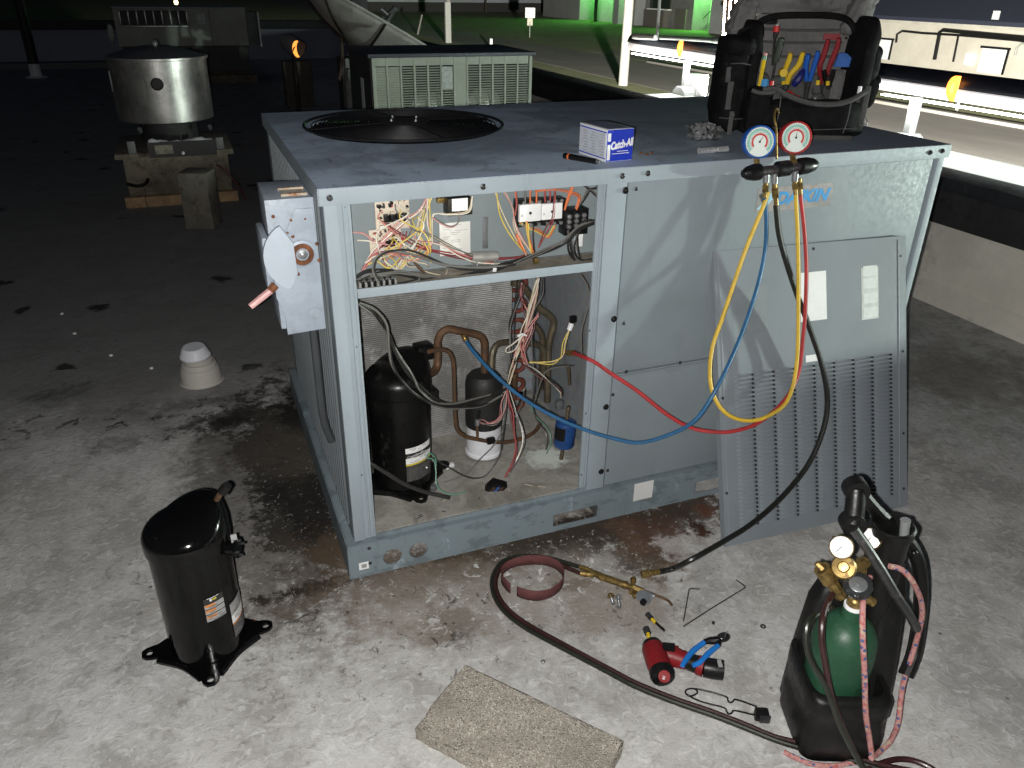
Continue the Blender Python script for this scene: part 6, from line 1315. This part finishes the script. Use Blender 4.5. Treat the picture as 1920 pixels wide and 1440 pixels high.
pc = Vector(o) + Vector((-.02, -.333, .775)); B().lathe([(.042, -.01), (.042, .008), (.034, .010), (.034, .0), (0, .0)], 26, pc, (-.06, -1, 0), cap=False).obj('wiring_port', PLASTIC, ef)
B().box((-.702, 4.80, .74), (-.668, 4.92, .88), .006).obj('junction_box', ZINC, ef)
B().lathe([(.20, .36), (.20, .51)], 30, o, cap=False).obj('throat', mat('throat', (.02, .02, .02), .7), ef)
curb = B().box((-.700, 4.47, .075), (.0, 5.20, .335), .003).obj('curb', WOOD, ef)
B().box((-.745, 4.435, .336), (.040, 5.24, .372), .004).obj('curb_cap', WOOD, ef)
for x0, x1, m_ in ((-.735, -.60, WOODB), (-.598, -.30, WOODB), (-.298, .030, WOODB)): B().box((x0, 4.42, .0), (x1, 4.50, .074), .004).obj('sleeper', m_, ef)
B().box((-.735, 5.16, .0), (.030, 5.24, .074), .004).obj('sleeper', WOODB, ef)
tray = B().box((-.52, 4.36, .352), (-.075, 4.433, .356)).box((-.52, 4.36, .356), (-.075, 4.364, .455)).box((-.52, 4.3645, .356), (-.516, 4.433, .455)).box((-.079, 4.3645, .356), (-.075, 4.433, .455)).obj('grease_tray', mat('grease black', (.006, .006, .006), .45), ef)
b = B(); random.seed(4); b.grid(lambda u, v: (-.51 + .43 * u, 4.37 + .06 * v, .445 + .020 * math.sin(u * 9 + 1) * math.sin(v * 3) + .014 * random.random()), 16, 4); b.obj('tray_liner', WHITEP, tray)
B().box((-.475, 4.3575, .375), (-.36, 4.3598, .435)).obj('tray_label', mat('tan label', (.20, .18, .14), .7, 0, .4, 30), tray)
B().sph((-.30, 4.356, .375), .012).obj('tray_knob', WHITEP, tray)
for x in (-.62, -.04): B().box((x - .03, 4.44, .373), (x + .02, 4.47, .455), .003).obj('bracket', mat('bracket grey', (.14, .14, .14), .6, .2), ef)
for x in (-.56, -.09): B().cyl((x, 4.62, .49), (x, 4.60, .51), .016, .016, 10).obj('stud', ZINC, ef)
B().tube([(-.09, 4.43, .27), (-.03, 4.40, .22), (.03, 4.40, .13), (.08, 4.42, .01)], .008, 8, 5).obj('drain_tube', mat('red hose', (.08, .02, .02), .5), ef)
B().tube([(-.70, 4.44, .17), (-.64, 4.42, .155), (-.58, 4.43, .165), (-.56, 4.46, .19)], .012, 8, 4).obj('drain_tube', PLASTIC, ef)
bk = frame((-.262, 3.735, 0), (.93, -.36, 0), z=(0, 0, 1))
b = B(bk); b.box((-.092, -.02, .0), (.092, .16, .362), .008); b.obj('concrete_block', mat('dark block', (.16, .145, .12), .9, 0, .25, 12, .4, 80, (.08, .07, .055), amt=.4), label='dark concrete block standing in front of the exhaust fan curb', cat='block')

# ================================================================ second packaged unit, far left
BEI = mat('beige cabinet', (.36, .38, .33), .55, 0, .15, 3)
r2 = thing('packaged_unit', 'beige packaged rooftop unit with slotted hood in the dark background', 'air conditioner', (-.07, 12.6, 0))
B().box((-.99, 12.2, .54), (.86, 13.4, 1.055), .01).obj('cabinet', BEI, r2)
B().box((-1.0, 12.17, 1.056), (.87, 13.42, 1.075), .004).obj('lid', BEI, r2)
B().box((-.95, 12.26, .18), (.84, 13.36, .539)).obj('base', mat('dark base', (.06, .065, .06), .7), r2)
B().box((-.93, 12.10, .0), (.92, 12.22, .12), .004).obj('sleeper', WOOD, r2); B().box((-.93, 13.2, .0), (.9, 13.32, .12), .004).obj('sleeper', WOOD, r2)
B().box((-.92, 12.185, .83), (.02, 12.198, 1.03)).obj('slot_panel', mat('slot dark', (.03, .034, .032), .6), r2)
for i in range(9): B().box((-.915 + i * .115, 12.165, .835), (-.895 + i * .115, 12.184, 1.025), .003).obj('slot_bar', mat('slot bar', (.30, .31, .30), .35, .6), r2)
B().box((-.95, 12.150, .800), (.03, 12.198, .828), .006).obj('drip_lip', mat('slot bar', (.3, .31, .3)), r2)
B().box((.15, 12.19, .84), (.27, 12.198, .99)).obj('notice', mat('pale notice', (.5, .55, .52), .6, 0, .25, 30), r2)
B().box((.33, 12.18, .55), (.335, 12.199, 1.05)).obj('seam', mat('dark base', (.06, .065, .06)), r2)
B().box((.88, 12.5, .50), (1.08, 13.0, 1.0), .006).obj('side_hood', mat('side hood', (.09, .10, .10), .5, .2), r2)
B().box((1.06, 12.46, .5), (1.085, 12.499, 1.0)).obj('hood_edge', mat('slot bar', (.3, .31, .3)), r2)
b = B(); b.sph((-1.07, 12.3, .72), .07, (.7, .6, 1.9), 10); b.obj('insulation', mat('pale insulation', (.5, .52, .5), .9, 0, .3, 20, .6, 40), r2)
vp = thing('vent_pipe', 'dark upright vent pipe with pale flashing at its foot', 'pipe', (-2.35, 13.67, 0))
B().cyl((-2.36, 13.67, .0), (-2.36, 13.67, 2.4), .075, .075, 16).obj('pipe', mat('pipe black', (.008, .008, .009), .6), vp)
B().lathe([(.17, 0), (.15, .01), (.088, .03), (.082, .20), (.0765, .205)], 20, (-2.36, 13.67, 0), cap=False).obj('flashing', WHITEP, vp)
B().box((-4.5, 15.0, .0), (-.9, 15.4, .10)).obj('duct_run', mat('duct dull', (.12, .125, .13), .6, .2), label='low dark duct run across the far end of the roof', cat='duct')

# ================================================================ condenser behind the unit
ACM = mat('pale green beige louver paint', (.34, .38, .31), .5, 0, .1, 6)
ac2 = thing('condensing_unit', 'pale louvered condensing unit standing behind the grey rooftop unit', 'condenser', (1.72, 4.8, 0))
X0, X1, YF, ZB, ZT = 1.075, 2.365, 4.40, .10, .985
B().box((X0 + .01, YF + .095, ZB), (X1 - .01, YF + .80, ZT - .02)).obj('inner_coil', mat('inner dark', (.05, .05, .048), .7, .1), ac2)
B().box((X0 - .02, YF - .012, ZT - .018), (X1 + .02, YF + .84, ZT + .01), .004).obj('lid', mat('navy dark lid', (.04, .045, .06), .5), ac2)
B().box((X0 - .003, YF + .02, ZB), (X0 + .008, YF + .80, ZT - .02)).obj('side_panel', mat('dark side', (.05, .055, .05), .6), ac2)
B().box((X0 - .006, YF + .28, .55), (X0 - .0035, YF + .38, .80)).obj('label', WHITE, ac2)
cw = (X1 - X0 - .04) / 12
for i in range(13):
    x = X0 + .008 + i * cw
    B().box((x, YF, ZB), (x + (.026 if i in (0, 12) else .016), YF + .012, ZT - .0185), .002).obj('mullion', ACM, ac2)
B().box((X0 + .035, YF + .002, ZT - .075), (X1 - .04, YF + .010, ZT - .0185)).obj('top_band', ACM, ac2)
B().box((X0 + .01 + 6 * cw, YF + .004, ZB), (X0 + .012 + 7 * cw, YF + .009, ZT - .076)).obj('blank_panel', ACM, ac2)
for i in range(12):
    if i == 6: continue
    x = X0 + .026 + i * cw; b = B()
    for k in range(34):
        z = ZT - .090 - k * .018
        if z < .38: break
        if i in (0, 1): b.cbox((x + cw / 2 - .008, YF + .008, z), (cw - .017, .003, .0165), 0, Matrix.Rotation(.15, 3, 'X'))
        else: b.cbox((x + cw / 2 - .008, YF + .008, z), (cw - .017, .003, .0105), 0, Matrix.Rotation(.5, 3, 'X'))
    b.obj('slat_column', ACM, ac2, kind='stuff')
for x, r in ((1.52, .14), (1.98, .15)): B().lathe([(r * 1.06, 0), (r, .03), (r * .5, .06), (0, .065)], 26, (x, YF + .09, .58), (0, -1, 0), cap=False).obj('fan_orifice', mat('fan dome', (.34, .35, .31), .4, .3), ac2)
B().box((X0 + .02, YF + .03, .0), (X1 - .02, YF + .13, ZB - .001)).box((X0 + .02, YF + .65, .0), (X1 - .02, YF + .75, ZB - .001)).obj('sleeper', WOOD, ac2)
B().box((1.615, YF - .004, .74), (1.70, YF - .001, .90)).obj('sticker', mat('pale notice', (.5, .55, .52)), ac2)

# ================================================================ satellite dish
DISH = mat('weathered dish', (.78, .77, .71), .65, 0, .2, 5, .1, 60, (.55, .54, .49), amt=.35)
ds = thing('satellite_dish', 'large weathered satellite dish tilted on its mount behind the condenser', 'satellite dish', (1.45, 8.1, 0))
rgt = Vector((.927, -.375, 0)); fwd = Vector((.375, .927, 0)); upv = Vector((0, 0, 1))
dc = Vector((1.8816,7.7246,1.0705)) 
ax = (rgt * .44 + upv * .86 + fwd * .16).normalized()
DX = (rgt * .88 - upv * .46); DX = (DX - ax * DX.dot(ax)).normalized(); DM = frame(dc, DX, z=ax)
Rr = .95
b = B(DM); b.grid(lambda u, v: (Rr * v * math.cos(2 * math.pi * u), .80 * Rr * v * math.sin(2 * math.pi * u), .34 * v * v - .34), 48, 10); bmesh.ops.remove_doubles(b.bm, verts=b.bm.verts, dist=1e-4)
do = b.obj('reflector', DISH, ds, 60); md = do.modifiers.new('thickness', 'SOLIDIFY'); md.thickness = .012
B(DM).tube([(Rr * math.cos(a), .80 * Rr * math.sin(a), .0) for a in [2 * math.pi * i / 40 for i in range(40)]], .016, 6, 1, True).obj('rim', DISH, do)
for k in range(8):
    a = 2 * math.pi * k / 8 + .2
    B(DM).tube([(Rr * v * math.cos(a), .80 * Rr * v * math.sin(a), .34 * v * v - .362) for v in (.1, .35, .6, .8, 1)], .014, 6, 3).obj('rib', mat('dark rib', (.03, .028, .025), .7), do)
MT = mat('dish mount steel', (.24, .25, .23), .6, .1, .2, 10)
base = Vector((1.5675,7.8731,0.4543)); 
B().cyl((base.x, base.y, 0), (base.x, base.y, base.z + .12), .055, .055, 14).obj('mount_post', MT, ds)
B().tube([Vector((1.6261,7.7739,0.6875)), Vector((1.5585,7.7905,0.5476)), base + Vector((0, -.06, 0))], .03, 8, 2).obj('mount_arm', MT, ds)
B().tube([Vector((1.4949,7.773,0.908)), Vector((1.4891,7.7754,0.6895)), Vector((1.4385,7.7958,0.4652))], .018, 8, 2).obj('strut', mat('rusty strut', (.10, .07, .05), .8), ds)
B().tube([Vector((1.5729,7.7415,0.8552)), Vector((1.6162,7.724,0.6917)), Vector((1.5827,7.7376,0.6079))], .016, 8, 2).obj('strut', MT, ds)
B().cbox(Vector((1.565,7.7231,0.6483)), (.13, .08, .10), .01).obj('mount_plate', MT, ds)
B().box((1.55, 8.2, .0), (1.85, 8.5, .66), .01).obj('mount_cabinet', mat('dark side', (.05, .055, .05)), ds)
f0 = Vector((2.0627,7.6515,1.0842)); f1 = Vector((1.9712,7.6885,1.0074)); f2 = Vector((1.9432,7.6998,1.194)); f3 = Vector((2.0962,7.638,1.2124))
B().tube([f1, Vector((2.0198,7.6688,1.0995)), f3], .022, 8, 2).obj('feed_arm', ZINC, ds); B().tube([Vector((1.9175,7.7102,1.0281)), Vector((1.9666,7.6903,1.1254))], .012, 8, 1).obj('feed_arm', ZINC, ds)
B().cyl(f2, Vector((2.0108,7.6725,1.1367)), .036, .028, 12).cyl(Vector((2.0337,7.6632,1.1584)), f3, .03, .034, 12).obj('feed_horn', ZINC, ds)
B().box((1.0, 9.2, .0), (1.35, 9.4, .55), .02).obj('roof_curb', mat('curb brown', (.07, .06, .045), .8, 0, .2), label='dark brown curb box on the roof beyond the dish', cat='curb')

# hooded amber lamp left of the dish
AMB = emit('amber glow', (1, .32, .05), 3.5); AMBY = emit('amber core', (1, .85, .12), 3)
hl = thing('hooded_lamp', 'hooded grey lamp with amber crescent glow beside the satellite dish', 'lamp', tuple((0.9764,7.848,0.8107)))
hc = Vector((0.9672,7.8517,0.8267)); hd_ = (rgt * .80 - upv * .45 - fwd * .35).normalized()
b = B(); b.lathe([(.02, -.13), (.06, -.125), (.085, -.08), (.095, .0), (.098, .10)], 22, hc, hd_, False); b.obj('hood', mat('lamp hood grey', (.16, .16, .165), .6), hl)
lc = hc + hd_ * .075
n1 = (Vector((-0.2532,-1.7548,1.4739)) - lc).normalized(); lf = frame(lc + n1 * .09, rgt, y=upv)
cres = [(.055 * math.cos(math.radians(a)), .085 * math.sin(math.radians(a))) for a in range(80, 290, 14)] + [(.02 + .03 * math.cos(math.radians(a)) * -1, .075 * math.sin(math.radians(a))) for a in range(-80, 90, 16)]
b = B(); b.ext(cres, 0, .006, lf); b.obj('lens', emit('dim amber glow', (1, .36, .06), 1.6), hl)
B().cyl((hc.x, hc.y, 0), hc - Vector((0, 0, .07)), .025, .025, 10).obj('stand', mat('pipe black', (.008, .008, .009)), hl)

# ================================================================ lit roof edge beyond the parapet
WPT = mat('white gloss paint', (.78, .78, .78), .4, 0, .05, 4)
led = thing('light_rail', 'white tubular light rail on posts along the neighbouring canopy edge', 'light rail', (5.0, 2, .38))
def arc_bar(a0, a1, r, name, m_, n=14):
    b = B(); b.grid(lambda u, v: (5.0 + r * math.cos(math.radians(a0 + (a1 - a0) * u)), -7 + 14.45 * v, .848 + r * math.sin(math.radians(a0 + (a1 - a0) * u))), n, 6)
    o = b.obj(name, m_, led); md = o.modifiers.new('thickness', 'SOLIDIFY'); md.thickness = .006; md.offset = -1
arc_bar(-20, 178, .100, 'shaded_top', mat('navy tube shade', (.035, .037, .055), .35, 0, .1, 3), 20)  # navy colour put in for the shaded upper half of the white tube
arc_bar(182, 340, .098, 'glow_underside', emit('painted underside glow', (1, .95, .97), .5), 18)  # soft glow put in for bounce light on the tube's lower half
B().box((4.896, -7, .845), (4.899, 7.4, .850)).obj('seam', mat('dark base', (.06, .065, .06)), led)
LEDM = emit('white light strip', (.95, 1, .96), 32)
for i in range(7):
    y0 = -6.6 + i * 2.0
    B().box((4.885, y0, .728), (4.935, y0 + 1.9, .738), .003).obj('light_strip', LEDM, led)
for y, w_ in ((6.25, .055), (5.62, .06), (3.05, .065), (1.85, .07), (-.4, .07), (-2.6, .07)):
    pst = B().box((5.0 - w_ / 2, y - w_ / 2, .45), (5.0 + w_ / 2, y + w_ / 2, .738), .004).obj('post', WPT, led)
    b = B(); b.ext([(-.12, .382), (.12, .382), (.12, .42), (.05, .47), (-.05, .47), (-.12, .42)], -.075, .075, frame((5.0, y, 0), (0, 1, 0), y=(0, 0, 1)), .006); b.obj('post_base', WPT, pst)
B().box((5.06, 6.10, .384), (5.20, 6.32, .60), .01).obj('driver_box', WPT, led)
B().tube([(4.86,7.2199,0.9291), (4.86,6.9594,0.9383), (4.86,6.7223,0.9464)], .032, 12, 2).obj('conduit', WPT, led)
B().tube([(4.86,6.6909,0.9648), (4.86,6.7073,1.112), (4.86,6.7218,1.4858)], .017, 10, 2).obj('conduit', WPT, led)
B().tube([(4.86,6.6308,0.9517), (4.86,5.9688,0.9747), (4.86,5.5372,0.9857)], .022, 10, 2).tube([(4.86,5.584,0.9878), (4.86,5.1011,1.0031)], .032, 10, 1).obj('conduit', mat('pale green conduit', (.55, .62, .56), .5), led)
for a, c in (((5.6,6.4817,0.9776), (5.6,6.5415,1.4971)), ((5.6,6.3909,0.9827), (5.6,6.4423,1.4978)), ((5.6,6.2919,0.9883), (5.6,6.3352,1.4985))): B().cyl(a, c, .022, .022, 10).obj('riser_pipe', mat('brown riser', (.28, .20, .15), .5, .2), led)
for q in ((4.888,6.2262,0.8579), (4.888,2.6397,0.8487)):
    q = Vector(q); half = [(.062 * math.cos(math.radians(a)), .085 * math.sin(math.radians(a))) for a in range(90, 275, 12)]
    b = B(); F_ = frame(q, (0, -1, 0), y=(0, 0, 1)); b.ext(half + [(.03, -.085), (.03, .085)], 0, .012, F_); b.obj('marker_lamp', AMB, led)
    b = B(); b.ext([(x * .45 + .002, y * .45) for x, y in half], .0125, .015, F_); b.obj('marker_core', AMBY, led)
ld = bpy.data.lights.new('rail_lamp_light', 'POINT'); ld.energy = 620; ld.color = (.86, 1, .89); ld.shadow_soft_size = .05
lo_ = bpy.data.objects.new('rail_lamp_light', ld); C.objects.link(lo_); lo_.location = (4.80, -1.30, .752)
can = thing('canopy_roof', 'flat white canopy roof beyond the parapet under the light rail', 'canopy', (4.4, 1, .3))
B().box((3.52, -8, .20), (5.16, 6.42, .38), .004).obj('deck', mat('white canopy membrane', (.72, .74, .70), .7, 0, .08, 3), can)
B().tube([(4.93, 1.62, .381), (4.9, 1.58, .50), (4.86, 1.50, .56)], .012, 8, 3).obj('bracket', MT, can)
B().cbox((4.80, 1.45, .42), (.12, .06, .06), .01).obj('bracket_box', MT, can)

# floodlight on the roof corner that lights the street
fl = thing('floodlight', 'wide floodlight hung from the canopy edge above the verge', 'floodlight', (5.22, 4.0, .0))
B().cyl((5.12, 4.0, .06), (5.12, 4.0, .199), .02, .02, 10).obj('hanger', MT, fl); B().cbox((5.12, 4.0, .02), (.12, .4, .09), .02).obj('head', MT, fl)
sp_ = bpy.data.lights.new('floodlight_beam', 'SPOT'); sp_.energy = 330000; sp_.spot_size = math.radians(110); sp_.spot_blend = .5; sp_.color = (1, .97, .86); sp_.shadow_soft_size = .2
spo = bpy.data.objects.new('floodlight_beam', sp_); C.objects.link(spo); spo.location = (5.32, 4.0, .0)
spo.rotation_euler = (Vector((26, 28, -2.6)) - spo.location).to_track_quat('-Z', 'Y').to_euler()

# ================================================================ across the street
CREAM = mat('cream block wall', (.32, .30, .26), .8, 0, .1, .7, .1, 8)
cb = thing('warehouse', 'long cream walled warehouse with dark roof across the street', 'building', (46, 20, -3))
B().box((42, -30, -3), (60, 57, -.42)).obj('wall', CREAM, cb)
B().box((41.9, -30, -.418), (60, 57, -.22)).obj('eave_band', mat('eave band', (.30, .285, .25), .8, 0, .15, 1), cb)
b = B(); b.ext([(41.2, -.218), (60, -.218), (60, 9), (56, 9), (41.2, .0)], -30, 57, frame((0, 0, 0), (1, 0, 0), y=(0, 0, 1)) @ Matrix.Scale(-1, 4, (0, 0, 1))); b.obj('roof', mat('navy roof', (.010, .013, .026), .7, 0, .1, 2), cb)
DOORW = mat('white door', (.50, .51, .53), .5, 0, .05, 2)
def wb(p, q, x, name, m_, dpt=.06): return B().box((x, min(p[1], q[1]), min(p[2], q[2])), (x + dpt, max(p[1], q[1]), max(p[2], q[2]))).obj(name, m_, cb)
for p, q in (((41.9,41.2104,-1.404), (41.9,39.7835,-2.5332)), ((41.9,33.1405,-1.388), (41.9,31.5665,-2.6339))):
    d_ = wb(p, q, 41.93, 'door', DOORW); wb((0, p[1] + .15, p[2] + .12), (0, q[1] - .15, p[2] - .0), 41.90, 'door_frame', PLASTIC); 
    wb((0, q[1] - .12, p[2]), (0, q[1], q[2]), 41.90, 'door_frame', PLASTIC)
B().tube([(41.8,39.2934,-1.5028), (41.8,39.3553,-1.0182), (41.8,38.9895,-0.8172), (41.8,37.4089,-0.8525), (41.8,34.7362,-0.8202), (41.8,29.4348,-0.8773)], .07, 8, 1).obj('wall_pipe', PLASTIC, cb)
B().tube([(41.8,36.0984,-2.2346), (41.8,36.1897,-0.7294), (41.8,35.9997,-0.6052), (41.8,33.0184,-0.6698), (41.8,29.4865,-0.7283)], .11, 8, 1).obj('wall_pipe', PLASTIC, cb)
B().tube([(41.8,34.7558,-2.2414), (41.8,34.8441,-0.8262), (41.8,34.6109,-0.7573), (41.8,29.4176,-0.927)], .06, 8, 1).obj('wall_pipe', PLASTIC, cb)
B().tube([(41.8,30.9482,-1.6064), (41.8,30.9773,-1.2381), (41.8,30.7989,-1.0161), (41.8,29.4003,-0.9767)], .06, 8, 1).obj('wall_pipe', MT, cb)
wb((41.85,34.0473,-1.7307), (41.85,33.4989,-2.3073), 41.86, 'lit_window', emit('lit window', (1, .98, .95), 1.5))
wb((41.1,32.3932,0.5239), (41.1,31.9883,0.0974), 41.1, 'roof_vent', mat('vent pale', (.4, .4, .4), .5))
fs = thing('street_post', 'thin pale post standing in the far verge', 'post', (30.0941,23.7963,-3)); B().cyl((29.9323,23.6791,-3), Vector((29.9323,23.6791,-3)) + Vector((0, 0, .9)), .05, .05, 8).obj('post', WPT, fs)

# loading building washed by green lamps
GRY = mat('grey concrete facade', (.22, .225, .23), .8, 0, .12, .5)
gb = thing('loading_building', 'grey loading building with bays lit bright green', 'building', (55, 88, -3))
def bay(y0, y1, x0, x1, z0, z1, name, m_): return B().box((x0, min(y0, y1), z0), (x1, max(y0, y1), z1)).obj(name, m_, gb)
B().box((57, 57.2, -3), (75, 120, 6)).obj('core', GRY, gb)
PALE = mat('pale bay wall', (.55, .58, .52), .8, 0, .08, 1)
for y0, y1 in ((107.2, 103.2), (101.9, 97.8), (96.0, 92.9), (81.3, 76.0)): bay(y0, y1, 56.5, 56.99, -3, 6, 'bay_wall', PALE)
for y0, y1 in ((120, 107.4), (103.0, 102.0), (97.6, 96.2), (92.7, 92.0), (76.0, 57.3)): bay(y0, y1, 53, 57, -3, 6, 'pier', GRY)
bay(92.0, 81.4, 54.4, 57, -3, 6, 'dock_wall', mat('dock wall', (.15, .15, .146), .8, 0, .2, 1))
bay(90.6, 86.2, 54.2, 54.395, -1.0, 3, 'window', mat('dark glass', (.02, .03, .025), .15)); bay(90.8, 86.0, 53.9, 54.395, -1.14, -1.02, 'sill', WPT)
bay(91.2, 86.6, 53.8, 54.39, -3, -1.16, 'dock_door', mat('dock door', (.10, .09, .08), .7)); bay(84.6, 82.4, 54.1, 54.39, -3, -.9, 'dock_door', mat('dock door', (.10, .09, .08), .7))
stair = bay(78.6, 76.2, 55.2, 56.4, -1.75, -1.62, 'stair_landing', STEELD)
for k in range(6): B().box((55.2, 78.65 + k * .33, -1.9 - k * .19), (56.2, 78.95 + k * .33, -1.84 - k * .19)).obj('stair_tread', STEELD, gb)
for y in (76.4, 78.5): B().cyl((55.2, y, -3), (55.2, y, -.6), .05, .05, 6).obj('rail_post', STEELD, gb)
B().tube([(55.2, 76.3, -.6), (55.2, 78.6, -.6), (55.2, 80.6, -1.8)], .045, 6, 1).obj('handrail', STEELD, gb)
B().lathe([(0, 0), (.35, 0), (.35, .05), (0, .05)], 14, (56.48, 79.4, -.6), (-1, 0, 0)).obj('round_sign', TY, gb)
for i, (y, e) in enumerate(((105.2, 1700), (99.8, 1700), (94.4, 900), (79.2, 3200))):
    B().cbox((55.2, y, 2.9), (.5, .3, .2), .03).obj('bay_lamp', emit('green lamp', (.15, 1, .2), 6), gb)
    gl = bpy.data.lights.new('bay_lamp_light', 'POINT'); gl.energy = e; gl.color = (.22, 1, .20); gl.shadow_soft_size = .2
    go = bpy.data.objects.new('bay_lamp_light', gl); C.objects.link(go); go.location = (54.9, y, 2.2)
fw = thing('long_shed', 'long low grey shed wall far beyond the lawn', 'building', (50, 140, -3))
B().box((30, 138, -3), (95, 150, 5)).obj('wall', mat('far grey wall', (.30, .33, .36), .8, 0, .15, .3), fw)
B().box((30, 137.6, -3), (95, 137.99, -1.6)).obj('plinth', mat('plinth dark', (.03, .03, .03), .8), fw)

# poles and signs
def pole(name, label, p, r, h, m_, lean=0):
    t = thing(name, label, 'pole', p); p = Vector(p); B().cyl(p, p + Vector((lean, 0, h)), r, r * .85, 16).obj('pole', m_, t); return t
PW = mat('pale wooden pole', (.24, .235, .215), .8, 0, .15, 2, .2, 20)
pole('utility_pole', 'pale thick utility pole on the lit verge beside the road', (20.3126,35.0768,-3), .235, 9, PW)
t = pole('utility_pole', 'slim dark utility pole beyond the condensing unit', (20.9427,65.7976,-3), .20, 9, mat('grey pole', (.16, .15, .14), .8))
p = Vector((20.9427,65.7976,-3)); B().box((p.x - .35, p.y - .3, -3), (p.x + .1, p.y, 0)).obj('pole_sleeve', MT, t)
pole('marker_post', 'short thin marker post beyond the dish', (21.2712,76.6178,-3), .09, 1.7, mat('grey pole', (.16, .15, .14)), .5)
pole('bollard', 'short pale bollard post beside the dark road', (21.8265,58.1739,-3), .12, .75, WPT)
t = thing('street_sign', 'small white sign on a thin post on the far lawn', 'sign', (30.5478,71.5992,-3)); p = Vector((30.5478,71.5992,-3))
B().cyl(p, p + Vector((0, 0, 1.3)), .05, .05, 8).obj('post', MT, t); B().cbox(p + Vector((0, 0, 2.05)), (.9, .06, .85), .02, Matrix.Rotation(-.4, 3, 'Z')).obj('plate', WPT, t); B().cbox(p + Vector((0, 0, 1.3)), (.5, .06, .62), .02, Matrix.Rotation(-.4, 3, 'Z')).obj('plate', mat('cream plate2', (.6, .57, .45), .6), t)
# tree against the far shed
tr = thing('tree', 'small dark tree in front of the far grey shed', 'tree', (48.5, 133, -3))
B().tube([(48.5, 133, -3), (48.4, 133, -1.5), (48.6, 133, .5), (48.4, 133, 3)], [.2, .16, .10, .04], 8, 3).obj('trunk', mat('bark', (.05, .04, .03), .9), tr)
random.seed(21); b = B()
for i in range(900):
    a = random.uniform(0, 6.28); rr = random.random() ** .5 * 2.6; z = -.9 + random.random() * 5
    rr *= math.sin(min(1, max(.1, (z + 1.4) / 5)) * math.pi) * .9 + .2
    c = Vector((48.5 + rr * math.cos(a), 133 + rr * math.sin(a), z)); d = Vector((random.uniform(-1, 1), random.uniform(-1, 1), random.uniform(-1, 1))).normalized(); e = d.orthogonal().normalized()
    b.face([c + d * .22, c + e * .10, c - d * .22, c - e * .10])
b.obj('crown', mat('dark leaves', (.03, .045, .018), .8), tr)
# a far lamp above the packaged unit
dl = thing('distant_lamp', 'tiny warm lamp far behind the beige packaged unit', 'lamp', (0.1947,39.7194,0.5062)); B().sph((0.1912,39.7208,0.4849), .09, (1, 1, 1.4), 8).obj('bulb', emit('warm bulb', (1, .72, .35), 6), dl)
B().cyl(Vector((0.1912,39.7208,0.4849)) - Vector((0, 0, 4.2)), Vector((0.1912,39.7208,0.4849)) - Vector((0, 0, .1)), .05, .05, 8).obj('post', mat('pipe black', (.008, .008, .009)), dl)
